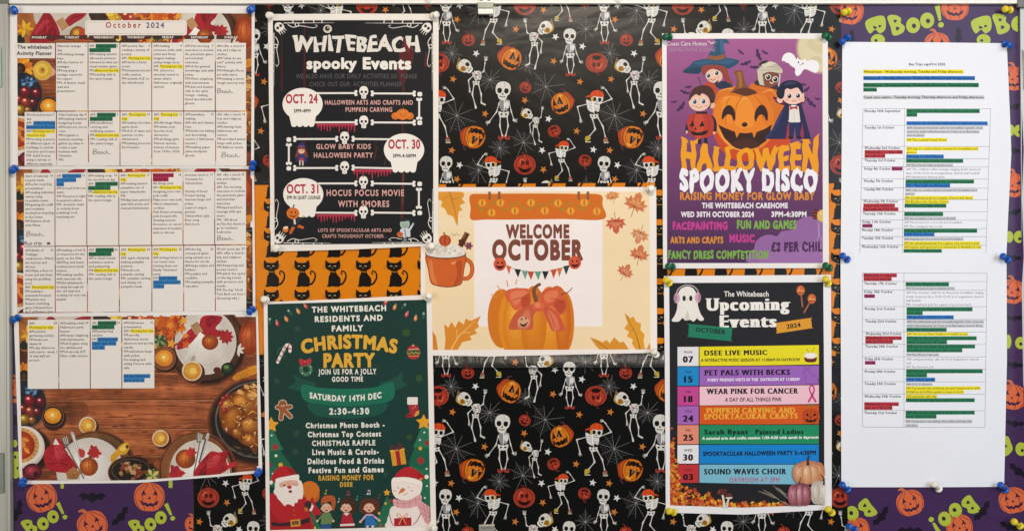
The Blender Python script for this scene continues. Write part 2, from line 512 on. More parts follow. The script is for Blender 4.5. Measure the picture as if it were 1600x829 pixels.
# ------------------------------------------------------------------ the notice board: backing and aluminium frame
def prism(poly, d0, d1, bevel=0.0):
    """an outline in photo pixels, standing from d0 to d1 metres off the board"""
    n = len(poly)
    v = [(WX(x), -d0, WZ(y)) for x, y in poly] + [(WX(x), -d1, WZ(y)) for x, y in poly]
    f = [list(range(n))[::-1], list(range(n, 2 * n))] + [[i, (i + 1) % n, (i + 1) % n + n, i + n] for i in range(n)]
    return v, f
def solid_mesh(shapes, bevel=0.0, ox=0.0, oz=0.0, smooth=False):
    import bmesh
    bm = bmesh.new()
    for v, f in shapes:
        q = [bm.verts.new((a - ox, b, c - oz)) for a, b, c in v]
        for t in f:
            try: bm.faces.new([q[i] for i in t])
            except ValueError: pass
    bmesh.ops.recalc_face_normals(bm, faces=bm.faces)
    if bevel:
        bmesh.ops.bevel(bm, geom=[e for e in bm.edges if e.is_manifold and e.calc_face_angle(0) > .6], offset=bevel, segments=2, affect='EDGES', profile=.5)
    me = bpy.data.meshes.new('m'); bm.to_mesh(me); bm.free()
    if smooth:
        for p in me.polygons: p.use_smooth = True
    return me
def lathe(profile, base, axis, seg=14):
    """profile [(r, t)] in metres turned about an axis from a base point"""
    ax = Vector(axis).normalized(); b = ax.orthogonal().normalized(); c = ax.cross(b); B = Vector(base)
    v, f = [], []
    for r, t in profile:
        for k in range(seg):
            a = 2 * math.pi * k / seg; v.append(tuple(B + ax * t + (b * math.cos(a) + c * math.sin(a)) * r))
    for i in range(len(profile) - 1):
        for k in range(seg):
            j = (k + 1) % seg; f.append([i * seg + k, i * seg + j, (i + 1) * seg + j, (i + 1) * seg + k])
    f.append(list(range(seg))[::-1]); f.append([(len(profile) - 1) * seg + k for k in range(seg)])
    return v, f
M_RAIL = solid_material('cream_painted_rail', (242, 237, 228), 0.42, 0, 0.03, 5, 0.4, (40, 40, 1.5), 0.04)
M_SIDE = solid_material('grey_aluminium_rail', (176, 175, 166), 0.42, 0.25, 0.05, 9, 0.5, (60, 60, 1.0), 0.07)
M_CORNER = solid_material('dark_grey_plastic', (112, 110, 103), 0.5, 0, 0.05, 80)
M_PLATE = solid_material('dull_steel_plate', (128, 134, 122), 0.38, 0.4, 0.05, 60)
M_HINGE = solid_material('pale_green_plastic', (178, 205, 178), 0.3, 0, 0.02, 40)
M_STEEL = solid_material('bright_steel', (205, 200, 188), 0.3, 0.7, 0.05, 50)
M_SCREW = solid_material('screw_steel', (190, 188, 178), 0.25, 0.9, 0.05, 90)
M_BACK = solid_material('grey_felt_backing', (92, 90, 88), 0.95, 0, 0.3, 300)
M_DARK = solid_material('eyelet_shade_black', (22, 22, 22), 0.6, 0, 0.05, 90)

board = thing('notice_board', 'wall notice board with cream top rail and grey aluminium side rails holding all the posters', 'notice board', 800, 880)
bo = (board.location.x, board.location.z)
link('backing_panel', solid_mesh([prism([(-80, -60), (1680, -60), (1680, 890), (-80, 890)], -0.012, 0.0)], 0, *bo), M_BACK, board)
top = link('frame_rail', solid_mesh([prism([(18, -55), (1586, -55), (1586, 8.2), (18, 8.2)], 0.0, 0.011), prism([(18, 2), (1586, 2), (1586, 3.2), (18, 3.2)], 0.011, 0.0116)], 0.0006, *bo), M_RAIL, board)
lr = link('frame_rail', solid_mesh([prism([(-75, -60), (16.2, -60), (21.3, 890), (-75, 890)], 0.0, 0.011), prism([(10.5, 8), (12.8, 8), (16.6, 890), (14.3, 890)], 0.011, 0.0123),
     prism([(-2, 8), (-.5, 8), (3, 890), (1.5, 890)], 0.011, 0.0118)], 0.0005, *bo), M_SIDE, board)
rr = link('frame_rail', solid_mesh([prism([(1591, -60), (1675, -60), (1675, 890), (1596, 890)], 0.0, 0.006), prism([(1602, 8), (1604, 8), (1606, 890), (1604, 890)], 0.006, 0.0075)], 0.0005, *bo), M_SIDE, board)
link('frame_rail', solid_mesh([prism([(18, 834), (1594, 834), (1594, 890), (18, 890)], 0.0, 0.009)], 0.0006, *bo), M_RAIL, board)
link('corner_cap', solid_mesh([prism([(-70, -50), (19.5, -50), (19.5, 8.6), (-70, 8.6)], 0.011, 0.0135)], 0.0012, *bo), M_CORNER, board)
link('corner_cap', solid_mesh([prism([(1584.5, -50), (1670, -50), (1670, 14.5), (1584.5, 14.5)], 0.0062, 0.0135)], 0.0012, *bo), M_CORNER, board)
def screw(x, y, d, r, parent):
    k = link('screw', solid_mesh([lathe([(r * .99, 0), (r, .0006), (r * .8, .0013), (r * .25, .0016)], (WX(x), -d, WZ(y)), (0, -1, 0), 12)], 0, *bo, True), M_SCREW, parent)
    return k
hg = link('hinge', solid_mesh([prism([(-30, 76), (7.2, 77), (7.8, 139), (-30, 140)], 0.011, 0.0155)], 0.0012, *bo), M_HINGE, board)
screw(0.5, 86.5, 0.0155, 0.0035, hg); screw(1.5, 131, 0.0155, 0.0035, hg)
lk = link('latch_plate', solid_mesh([prism([(-40, 704.5), (11.6, 704.5), (12.4, 767), (-40, 767.5)], 0.0119, 0.0140)], 0.0008, *bo), M_PLATE, board)
screw(2.6, 713, 0.0140, 0.0034, lk); screw(3.0, 757, 0.0140, 0.0034, lk); 
hg2 = link('hinge', solid_mesh([prism([(1597.5, 80), (1640, 80), (1640, 142), (1597.5, 141)], 0.006, 0.0115)], 0.0012, *bo), M_HINGE, board)
# clip on the top rail and the one below
c = thing('frame_clip', 'steel clip with two eyelets gripping the cream top rail', 'clip', 759, 25, 'steel clips on the board edge')
oo = (c.location.x, c.location.z)
link('mounting_plate', solid_mesh([prism([(747.5, -16), (771.5, -16), (771, 7.4), (748, 7.4)], 0.0117, 0.0132)], 0.0004, *oo), M_RAIL, c)
for ex in (752.4, 764.4):
    e = link('eyelet', solid_mesh([lathe([(.0038, 0), (.0038, .0008), (.0030, .0014), (.0017, .0014)], (WX(ex), -.0132, WZ(1.6)), (0, -1, 0), 14)], 0, *oo, True), M_STEEL, c)
    link('eyelet_hole', solid_mesh([lathe([(.0016, 0), (.0014, .0002)], (WX(ex), -.0146, WZ(1.6)), (0, -1, 0), 10)], 0, *oo), M_DARK, e)  # flat black disc: the shade inside the eyelet is put in as colour
link('jaw', solid_mesh([prism([(746.6, 7.6), (771.4, 7.6), (771.0, 16.0), (747.0, 16.0)], 0.0035, 0.0145)], 0.0005, *oo), M_PLATE, c)
link('lip', solid_mesh([prism([(747.0, 16.3), (771.2, 16.3), (770.6, 24.8), (747.6, 24.8)], 0.0035, 0.0128)], 0.0009, *oo), M_RAIL, c)
c = thing('frame_clip', 'scratched grey steel clip at the bottom edge of the black skeleton paper', 'clip', 760, 835, 'steel clips on the board edge')
oo = (c.location.x, c.location.z)
link('jaw', solid_mesh([prism([(748.5, 817), (773, 816.6), (773, 845), (748.5, 845)], 0.003, 0.0095)], 0.0007, *oo), M_STEEL, c)
link('rib', solid_mesh([prism([(752, 820.5), (770, 820.3), (770, 822), (752, 822.2)], 0.0096, 0.0104)], 0.0002, *oo), M_PLATE, c)

# ------------------------------------------------------------------ skeleton wrapping paper
BONE, DIM = '#d2cec5', '#8f8c86'
def bone(a, p, q, w=1.9, c=BONE):
    a.line([p, ((p[0]*2+q[0])/3, (p[1]*2+q[1])/3), ((p[0]+q[0]*2)/3, (p[1]+q[1]*2)/3), q], [w * 1.3, w * .62, w * .62, w * 1.25], c)
def hand(a, x, y, dx, dy, k=1.0):
    L = math.hypot(dx, dy) or 1; dx, dy = dx / L, dy / L
    a.ell(x, y, 2 * k, 1.8 * k, '#cfcbc2', n=9)
    for j in (-0.75, -0.35, 0.0, 0.35, .9):
        c, s = math.cos(j), math.sin(j); l = (5.2 if abs(j) < .8 else 3.4) * k
        a.line([(x, y), (x + (dx * c - dy * s) * l, y + (dx * s + dy * c) * l)], [1.1 * k, .6 * k], '#bdb9b1', False)
def skull(a, x, y, r, rot=0, flip=1, jaw=True):
    a.push(x, y, r / 10, rot, flip * r / 10)
    a.blob([(-9.6, -2), (-7, -8.5), (0, -11), (7, -8.8), (9.8, -2.5), (8.6, 4), (6, 6), (-6, 6), (-8.6, 4)], BONE)
    if jaw: a.blob([(-6, 4), (0, 3), (6, 4), (5.2, 10), (2.5, 12.5), (-2.5, 12.5), (-5.2, 10)], '#d9d5cb')
    a.blob([(-7, -1.2), (-3, -2.4), (-1.2, 1), (-3, 4.4), (-6.6, 3.4)], '#14110f')
    a.blob([(7, -1.4), (3, -2.4), (1.4, .8), (3.2, 4.2), (6.6, 3.2)], '#14110f')
    a.tris([[(0, 3.2), (1.5, 6), (-1.5, 6)]], '#14110f')
    a.line([(-4.4, 8.2), (0, 8.9), (4.4, 8.2)], .7, '#3a352f', False)
    for t in (-2.6, -1, .8, 2.5): a.line([(t, 7.2), (t, 10)], .5, '#4a443c', False)
    a.line([(1, -10.4), (2.2, -6.6), (1, -4)], .5, '#8d877c', False)
    a.pop()
def ribs(a, x, y, w, h, rot=0, tint='#c9c6c2', heart=False):
    a.push(x, y, 1, rot)
    a.blob([(-w, -h * .7), (-w * .4, -h), (w * .5, -h), (w, -h * .6), (w * .85, h * .5), (w * .3, h * .95), (0, h * .6), (-w * .4, h * .95), (-w * .9, h * .4)], tint)
    for k in range(5):
        yy = -h * .72 + k * h * .3
        a.line([(-w * .82, yy), (0, yy + h * .16), (w * .82, yy)], .75, '#3a3838', False)
    a.line([(0, -h), (0, h * .75)], 1.4, '#e9e6de', False)
    if heart: a.ell(-w * .15, -h * .3, 2.0, 2.2, '#a8322a')
    a.pop()
def pelvis(a, x, y, k=1.0):
    a.blob([(x - 7*k, y - 4*k), (x - 2*k, y - 3*k), (x + 2*k, y - 3*k), (x + 7*k, y - 4*k), (x + 6*k, y + 2*k), (x + 2*k, y + 4*k), (x - 2*k, y + 4*k), (x - 6*k, y + 2*k)], BONE)
    a.ell(x - 3*k, y, 1.5*k, 1.4*k, '#14110f'); a.ell(x + 3*k, y, 1.5*k, 1.4*k, '#14110f')
def skel_limbs(a, neck, pel, arms, legs, k=1.0):
    a.line([neck, pel], 1.6 * k, '#bdb9b1')
    for sh, el, ha in arms: bone(a, sh, el, 1.8 * k); bone(a, el, ha, 1.6 * k)
    for hip, kn, ft in legs: bone(a, hip, kn, 2.2 * k); bone(a, kn, ft, 1.9 * k)
def shoe(a, x, y, c, k=1.0, d=1):
    a.blob([(x - 3*k, y - 4*k), (x + 2.5*k, y - 4*k), (x + 3.2*k, y), (x + 4*k * d + 1, y + 3*k), (x, y + 4*k), (x - 3.6*k, y + 2.5*k)], c)
    a.line([(x - 3.4*k, y + 3.4*k), (x + 4*k, y + 3.4*k)], 1.1 * k, '#d9d0bb', False)
def curl_shoes(a, x, y, k=1.0):
    for d in (-1, 1):
        a.curve([(x + d * .5 * k, y - 1 * k), (x + d * 3.5 * k, y + 2.4 * k), (x + d * 8 * k, y + 3.2 * k), (x + d * 9 * k, y - .5 * k), (x + d * 6.6 * k, y - .6 * k)], [2.6 * k, 3.4 * k, 2.6 * k, 1.4 * k, 1.2 * k], '#a8392b')
    a.ell(x, y - 1, 1.6 * k, 2 * k, '#b8503e')
def headphone_skel(a, x, y, k, d, heart=True):
    """head tilted back, one hand up; d=1 looks to +x. x,y: head centre"""
    a.push(x, y, k, 0, d * k)
    skel_limbs(a, (12, 10), (18, 24), [((20, 13), (30, 8), (32, -6)), ((16, 12), (6, 22), (8, 36))], [((15, 26), (12, 44), (17, 62)), ((21, 26), (26, 44), (26, 57))], 1)
    a.line([(17, 62), (17.5, 65)], 3.0, BONE); a.line([(26, 57), (32, 60)], 2.4, BONE)
    hand(a, 33, -10, .25, -1, 1.15); hand(a, 8, 38, 0.1, 1, .75)
    ribs(a, 20, 15, 6.4, 7.6, -12, '#cfccc6', heart); pelvis(a, 18, 26, .75)
    a.line([(16, 8), (19, 12)], 2.2, BONE)
    skull(a, 1, 0, 10.2, -52, 1)
    a.curve([(-10, -7), (-11.5, 2), (-5, 8)], [1.4, 2.2, 1.6], '#b7902d')
    a.ell(-2.5, 3.6, 4.4, 4.6, '#b98d2b'); a.ell(-2.5, 3.6, 2.7, 2.8, '#5a3219'); a.ell(-2.5, 3.6, 1.2, 1.2, '#e07f22')
    a.tris([[(-11, -8), (-9, -15), (-5.5, -8.6)]], '#7b6248')
    a.pop()
def cap_skel(a, x, y, k, d):
    """cap on, one arm over the head; x,y: head centre; d=1: raised elbow on the +x side"""
    a.push(x, y, k, 0, d * k)
    skel_limbs(a, (-4, 8), (-5, 27), [((0, 10), (23, 1), (13, -14)), ((-12, 8), (-31, 13), (-26, 32))], [((-8, 30), (-3, 48), (-13, 60)), ((0, 28), (9, 44), (13, 62))], 1)
    hand(a, 10, -16, -.8, -.3, .9); hand(a, -26, 34, .1, 1, .9)
    a.blob([(-17, 2), (-9, 5), (0, 6), (4, 12), (2, 21), (-3, 19), (-7, 22), (-14, 18), (-16, 10)], '#d2cfca')
    for q in (9, 13, 16.5): a.line([(-13, q - 2), (-6, q), (1, q - 1)], .7, '#85827f', False)
    a.line([(-7, 5), (-6, 19)], 1.5, '#efece4', False)
    pelvis(a, -5, 28, .9)
    shoe(a, -14.5, 64, '#b39a36', 1.15, -1); shoe(a, 13.5, 66, '#8f7a62', .95, 1)
    a.ell(13.5, 62.4, 3, 2, '#9c3f36')
    skull(a, 0, 1, 9.4, 8, 1)
    a.blob([(-10.5, -2), (-9, -9), (-1, -13), (8, -10), (10.5, -3), (3, -2), (-4, -3)], '#cf4a1e')
    a.curve([(-9, -3), (-13, -3.4), (-17, -2)], [3.6, 3.2, 1.8], '#b8401a')
    a.line([(-3, -12), (-4.4, -4)], .7, '#8e2f14', False); a.line([(4, -11.4), (4.4, -3.4)], .7, '#8e2f14', False)
    a.blob([(-10, -1), (-6, -1.4), (-6.6, 4), (-9, 5)], '#c9a24a')
    a.pop()
def front_skel(a, x, y, k, hl, hr, shoes=True):
    """big skull, arms hanging out; x,y: skull centre; hl, hr: hands"""
    a.push(x, y, k)
    skel_limbs(a, (2, 14), (1, 36), [((-6, 20), (-10, 34), hl), ((9, 17), (13, 34), hr)], [((-4, 40), (-5, 56), (-1, 72)), ((6, 40), (8, 56), (4, 72))], 1)
    hand(a, hl[0], hl[1], hl[0] + 2, 6, 1.1); hand(a, hr[0], hr[1], hr[0] - 2, 6, 1.1)
    ribs(a, 2, 24, 7.6, 9.5, 0, '#9a989c'); a.ell(6, 23, 3.4, 6, '#d7d4cd')
    pelvis(a, 1, 38, 1.15); curl_shoes(a, 1.5, 73, .95)
    skull(a, 0, 0, 12.2, 5); a.pop()
RED, DKR = '#a83a28', '#5a1710'
def pumpkin_round(a, x, y, rx, ry, face='swirl', rot=0):
    a.push(x, y, 1, rot)
    a.curve([(-1, -ry), (-2, -ry - 3), (-5, -ry - 3.6)], [1.6, 1], '#7a2f1f')
    a.ell(0, 0, rx, ry, RED)
    for t in (-.66, -.28, .28, .66): a.curve([(t * rx * .4, -ry * .92), (t * rx * 1.25, 0), (t * rx * .4, ry * .92)], 1.0, DKR)
    a.ell(-rx * .3, -ry * .35, rx * .2, ry * .3, '#c65a3d', 20)
    if face == 'swirl':
        for d in (-1, 1): a.poly([(d * rx * .52, -ry * .05), (d * rx * .28, -ry * .5), (d * rx * .1, -ry * .05)], '#2a0d08')
        a.blob([(-rx * .55, ry * .2), (0, ry * .36), (rx * .55, ry * .2), (rx * .3, ry * .62), (-rx * .3, ry * .62)], '#2a0d08'); a.ell(-rx * .04, ry * .1, rx * .1, ry * .1, '#2a0d08', n=6)
    else:
        a.blob([(-rx * .3, -ry * .42), (-rx * .05, -ry * .3), (-rx * .1, 0), (-rx * .34, -ry * .05)], '#4c1510'); a.blob([(rx * .34, -ry * .42), (rx * .08, -ry * .3), (rx * .12, 0), (rx * .36, -ry * .05)], '#4c1510')
        if face == 'grin': a.blob([(-rx * .6, ry * .22), (-rx * .2, ry * .42), (rx * .2, ry * .42), (rx * .6, ry * .22), (rx * .38, ry * .66), (0, ry * .8), (-rx * .38, ry * .66)], '#1d0a07')
        else: a.blob([(-rx * .45, ry * .5), (0, ry * .26), (rx * .45, ry * .5), (rx * .2, ry * .72), (-rx * .2, ry * .72)], '#1d0a07')
    a.pop()
def pumpkin_lantern(a, x, y, k, rot=0, d=1):
    a.push(x, y, k, rot, d * k)
    a.curve([(-4, -15), (-6, -21), (-1, -24)], [4, 3, 2], '#4a2a35')
    a.blob([(-20, -2), (-15, -12), (-9, -18), (0, -14), (-4, 12), (-13, 10)], '#a63e1a')
    a.blob([(-16, 0), (-11, -11), (-3, -17), (6, -16), (2, 14), (-10, 12)], '#bf561a')
    a.blob([(-13, 2), (-9, -11), (2, -18), (13, -15), (19, -5), (18, 9), (9, 17), (0, 17), (-10, 13)], '#5e2410'); a.blob([(-12, 2), (-8, -10), (2, -17), (12, -14), (18, -5), (17, 8), (9, 16), (0, 16), (-9, 12)], '#cf7420')
    a.ell(2, -13, 5, 2, '#e6a23c', 10)
    a.poly([(-1, 1), (4, -13), (9, 0)], '#17100c'); a.poly([(10, 1), (14, -11), (17, 3)], '#17100c')
    a.poly([(3, 0), (4.6, -6), (6.6, -.4)], '#77706c'); a.poly([(8.4, 4), (9.8, .4), (11, 4.4)], '#17100c')
    a.poly([(-9, 1), (-5, 4), (-3, 3), (-1, 6.4), (3, 5.4), (5, 8.6), (8, 6.4), (10, 8.6), (14, 5.4), (17, 3), (15, 12), (10, 12), (8, 15), (3, 13), (0, 14), (-4, 11), (-8, 11)], '#17100c')
    for q in (-6, 14): a.curve([(q * .4 + 2, -15), (q + (1 if q > 0 else -1) * 1.5, -2), (q * .7 + 1, 14)], .8, '#8a3f14')
    a.pop()
def web(a, x, y, r, n=9, rot=0, half=None, tone=118):
    c = (tone, tone - 2, tone - 6); c2 = (int(tone * .72),) * 3
    ang = [rot + 360 / n * i + 7 * math.sin(i * 5.1 + x) for i in range(n)]
    rr = [r * (1 + .22 * math.sin(i * 2.3 + x)) for i in range(n)]
    for t, q in zip(ang, rr): a.line([(x, y), (x + q * math.cos(math.radians(t)), y + q * math.sin(math.radians(t)))], [.75, .45], c, False)
    for lv in (.28, .45, .62, .8):
        for i in range(n):
            if half and not (half[0] <= i <= half[1]): continue
            t0, t1 = ang[i], ang[(i + 1) % n] + (360 if i == n - 1 else 0)
            q0, q1 = rr[i] * lv, rr[(i + 1) % n] * lv; tm, qm = (t0 + t1) / 2, (q0 + q1) / 2 * .86
            P = [(x + q * math.cos(math.radians(t)), y + q * math.sin(math.radians(t))) for t, q in ((t0, q0), (tm, qm), (t1, q1))]
            a.line(P, .42, c2, False)
    a.ell(x, y, 1.0, 1.0, (170, 168, 162), n=7)
def skeleton_tile():
    a = Art(0)
    for x, y, r, n, rot, hf in ((706, 84, 15, 10, 5, None), (766, 125, 19, 11, 12, (0, 6)), (823, 103, 14, 9, 30, None), (853, 136, 25, 9, 70, (0, 4)), (714, 181, 27, 10, -60, (2, 8)),
                                (781, 232, 16, 11, 20, None), (818, 223, 21, 9, 0, (4, 8)), (748, 266, 22, 10, 90, (0, 6)), (915.5, 46, 17, 10, 14, (5, 8))):
        web(a, x, y, r, n, rot, hf); a.z = 0
    Z = 20
    for x, y in ((744, 84), (868, 58), (910, 73), (718, 258), (847, 235), (857, 186), (927, 234)): a.z = Z; a.star(x, y, 6, '#d9d8d2', rot=-80 + x % 25)
    for x, y in ((714, 31), (708, 124), (758, 178), (806, 46), (865, 96), (820, 157), (849, 265), (706, 235), (901, 205), (906, 128)): a.z = Z; a.star(x, y, 6, '#c8762f', rot=-80 + x % 25)
    for x, y, rx, f, r in ((732, 63, 10, 'swirl', 0), (821, 137, 9.4, 'swirl', 30), (866, 205, 10, 'swirl', 160), (914, 251, 10, 'swirl', 190)): a.z = Z; pumpkin_round(a, x, y, rx, rx * .95, f, r)
    a.z = Z; pumpkin_round(a, 932, 98.5, 17, 15.5, 'up', 180)
    a.z = Z; pumpkin_round(a, 820, 257.5, 17, 15.5, 'grin', 0)
    a.z = Z; pumpkin_lantern(a, 796, 92, 1.0, 12); a.z = Z; pumpkin_lantern(a, 739, 213, 1.02, 205, -1); a.z = Z; pumpkin_lantern(a, 879, 162, .95, -8, -1)
    a.z = Z; headphone_skel(a, 726, 104, 1.0, 1)
    a.z = Z; headphone_skel(a, 853, 44, .98, -1)
    a.z = Z; headphone_skel(a, 823, 178, .74, 1, False)
    a.z = Z; cap_skel(a, 933, 154, 1.0, 1); a.z = Z; cap_skel(a, 881, 230, .76, 1); a.z = Z; cap_skel(a, 767, 256, .92, -1)
    a.z = Z; front_skel(a, 786, 141, 1.0, (-22, 50), (17, 47))
    a.z = Z; front_skel(a, 697, 255, .82, (-14, 48), (20, 51))
    a.z = Z; front_skel(a, 890, 56, .82, (-14, 48), (20, 50))
    return a.arrays()
TW, TH = 246.6, 249.0
_tile = skeleton_tile()
def tiled(tile, tw, th, dx, dy, outline):
    """repeat a tile of print over an outline (bounding box), shifted"""
    P, A = tile
    xs = [p[0] for p in outline]; ys = [p[1] for p in outline]
    lo, hi = P.reshape(-1, 2).min(0), P.reshape(-1, 2).max(0)
    oP, oA = [], []
    i0 = math.floor((min(xs) - dx - hi[0]) / tw); i1 = math.ceil((max(xs) - dx - lo[0]) / tw)
    j0 = math.floor((min(ys) - dy - hi[1]) / th); j1 = math.ceil((max(ys) - dy - lo[1]) / th)
    for i in range(i0, i1 + 1):
        for j in range(j0, j1 + 1):
            Q = P + np.array([dx + i * tw, dy + j * th])
            b = Q.min(1); t = Q.max(1)
            k = (t[:, 0] > min(xs)) & (b[:, 0] < max(xs)) & (t[:, 1] > min(ys)) & (b[:, 1] < max(ys))
            if k.any(): oP.append(Q[k]); oA.append(A[k])
    return np.concatenate(oP), np.concatenate(oA)
def wrap(name, label, outline, sheet, base, tile, tw, th, dx, dy, clip=None, cat='wrapping paper'):
    xs = [p[0] for p in outline]; ys = [p[1] for p in outline]
    t = thing(name, label, cat, sum(xs) / len(xs), max(ys), 'decorative paper sheets lining the board')
    paper('paper_sheet', outline, sheet, t, M_WRAP, base)
    part('printed_pattern', tiled(tile, tw, th, dx, dy, outline) if tile is not None else None, sheet, t, M_WRAP, clip or outline)
    return t
OUT_TOP = [(392, 6), (1322, 6), (1321, 286.4), (1000, 285.3), (690, 287.8), (392, 289)]
SH_TOP = Sheet(.9, [(0, 0.3), (9, 0.4), (34, 0.0), (140, .5), (270, .5), (300, 0.1)], 90, 10)
t_top = wrap('wrapping_paper', 'glossy black paper printed with dancing skeletons and pumpkins above the orange cat strip', OUT_TOP, SH_TOP, (25, 23, 21), _tile, TW, TH, 0, 0, [(392, 6), (1322, 6), (1321, 286), (392, 286)])
OUT_BOT = [(299, 553.2), (690, 554.5), (1040, 554.5), (1322, 555.5), (1326, 842), (304, 842)]
# the folded top edge of the lower sheet stands up as a soft roll that catches the ceiling lamp
SH_BOT = Sheet(.9, [(540, 0.1), (600, 0.0), (700, .5), (850, 0.1)], 90, 14)
t_bot = wrap('wrapping_paper', 'glossy black paper printed with dancing skeletons, folded shiny along its top edge', OUT_BOT, SH_BOT, (12, 11, 11), _tile, TW, TH, -1.0, 519 - 2 * 0, [(300, 554.6), (1323, 555.6), (1326, 842), (304, 842)])

FOLD = [(680, 552), (1037, 549), (1037, 572.6), (860, 573.4), (680, 573.2)]
SH_FOLD = Sheet(1.4, [(545, -.3), (549, 0), (571, 5.6), (576, 6.0)], 90, 2.2)
fe = paper('folded_edge', FOLD, SH_FOLD, t_bot, M_FOLD, (33, 31, 29))
o = part('printed_pattern', tiled(_tile, TW, TH, -1.0, 519, FOLD), SH_FOLD, t_bot, M_FOLD, [(680.5, 552.5), (1036.5, 552.5), (1036.5, 572.4), (680.5, 572.8)])
o.parent = fe

# ------------------------------------------------------------------ orange paper with black cats
def cat_tile():
    a = Art(0); K = '#171210'
    a.push(24, 22, 1)
    a.blob([(-12, -9), (-11, -17), (-6, -13), (5, -13), (10, -17), (12, -9), (10, -3), (0, 0.5), (-10, -3)], K)
    a.blob([(-4, -3), (4, -3), (6, 4), (12, 12), (11, 22), (4, 24), (-8, 24), (-6, 22), (-4, 12)], K)
    a.line([(-4, 8), (-5.5, 23)], 4.5, K); a.line([(-8, 23.4), (-3, 23.4)], 2.6, K); a.line([(2, 23.4), (10, 23.4)], 2.6, K)
    a.curve([(9, 21), (15, 20), (20, 12), (20, 4), (15, 0), (13, 4), (15, 5.5)], [3.6, 3.2, 2.8, 2.4, 2.2, 2.0, 1.6], K)
    for d in (-1, 1):
        a.ell(-.8 + d * 4, -7.6, 1.9, .9, '#d8bd86', d * 8, n=8); a.ell(-.8 + d * 4, -7.6, .6, .8, K, n=6)
        for q in (-2, 0, 2): a.line([(-.8 + d * 9, -5 + q * .6), (-.8 + d * 16, -6 + q * 1.6)], .35, '#5c3a16', False)
    a.line([(-5, 1.2), (4, 1.8)], 1.3, '#a8761e', False); a.ell(-.6, -4.6, .8, .6, '#c8a26a', n=6)
    a.pop(); return a.arrays()
OUT_ORG = [(388, 282), (1326, 282), (1326, 562), (388, 562)]
SH_ORG = Sheet(0.4)
t_org = wrap('wrapping_paper', 'orange paper strip printed with rows of seated black cats between two black sheets', OUT_ORG, SH_ORG, (222, 128, 8), cat_tile(), 48.0, 45.8, 400, 401.0, [(388, 282), (690, 282), (690, 562), (388, 562)])
part('printed_pattern', tiled(cat_tile(), 46.6, 46.2, 1006.5, 388.5, OUT_ORG), SH_ORG, t_org, M_WRAP, [(690, 282), (1326, 282), (1326, 562), (690, 562)])

# ------------------------------------------------------------------ purple paper: carved pumpkins, bats, lime lettering
LIME = '#aebb3e'
def carved(a, x, y, r, rot=0, d=1):
    a.push(x, y, r / 20, rot, d * r / 20); K = '#3b1f3d'
    a.curve([(-2, -17), (-5, -22), (-10, -22.5)], [5, 4, 2.5], '#c86a3c')
    a.blob([(-20, 0), (-17, -11), (-9, -17), (0, -18.5), (9, -17), (17, -11), (20, 0), (17, 11), (9, 17.5), (0, 18.5), (-9, 17.5), (-17, 11)], '#d6683f')
    for q in (-.75, -.35, .35, .75): a.curve([(q * 6, -17.6), (q * 25, -2), (q * 16, 17)], .9, '#7e3030')
    a.poly([(-11, -1), (-8, -9), (-4, -2), (-7, -3)], K); a.poly([(11, -2), (8, -9), (4, -2), (7, -3)], K); a.poly([(-2, 3), (0, -1), (2, 3)], K)
    a.poly([(-13, 4), (-9, 6), (-8, 8), (-4, 7), (-2, 9.5), (2, 7.5), (5, 9), (8, 6.6), (13, 4), (10, 10.5), (7, 10), (5, 13), (1, 11.4), (-2, 13.4), (-5, 11), (-9, 11)], K)
    a.pop()
def bat(a, x, y, r, rot=0, c='#1d1524'):
    a.push(x, y, r / 20, rot)
    a.poly([(-20, -2), (-13, -7), (-6, -4), (-3, -5), (-2.4, -8), (0, -5.6), (2.4, -8), (3, -5), (6, -4), (13, -7), (20, -2), (15, 0), (12.5, 4), (8, 2), (4, 4.5), (0, 7.5), (-4, 4.5), (-8, 2), (-12.5, 4), (-15, 0)], c)
    a.pop()
def boo(a, x, y, h, rot, letters='Boo!', gap=.86, fl=1):
    """bubbly lime letters with holes like eyes; x,y start of the baseline"""
    a.push(x, y, h / 20, rot)
    px = 0
    for i, ch in enumerate(letters):
        up = (1.5 if i % 2 else -1)
        if ch in 'B':
            a.blob([(px, -20 + up), (px + 8, -20.5 + up), (px + 14, -16 + up), (px + 13, -11 + up), (px + 16.5, -6 + up), (px + 13, 0 + up), (px + 3, 1 + up), (px + 1.5, -8 + up)], LIME)
            a.blob([(px + 6, -15.6 + up), (px + 9.6, -14.4 + up), (px + 6.6, -12 + up)], '#3a2840'); a.blob([(px + 7, -7.6 + up), (px + 11, -6 + up), (px + 7.4, -3.4 + up)], '#3a2840'); px += 18
        elif ch in 'oO':
            r = 7.6; a.ell(px + r, -r - 1 + up, r, r * 1.12, LIME, 15); a.ell(px + r + .8, -r - .2 + up, 2.3, 2.6, '#33223a'); px += r * 2 + .6
        else:
            a.poly([(px + 2.4, -23), (px + 8, -23.5), (px + 7, -7), (px + 4, -7)], LIME); a.ell(px + 5.6, -2.4, 3.2, 3, LIME); px += 10
    a.pop()
PURP = (66, 42, 82)
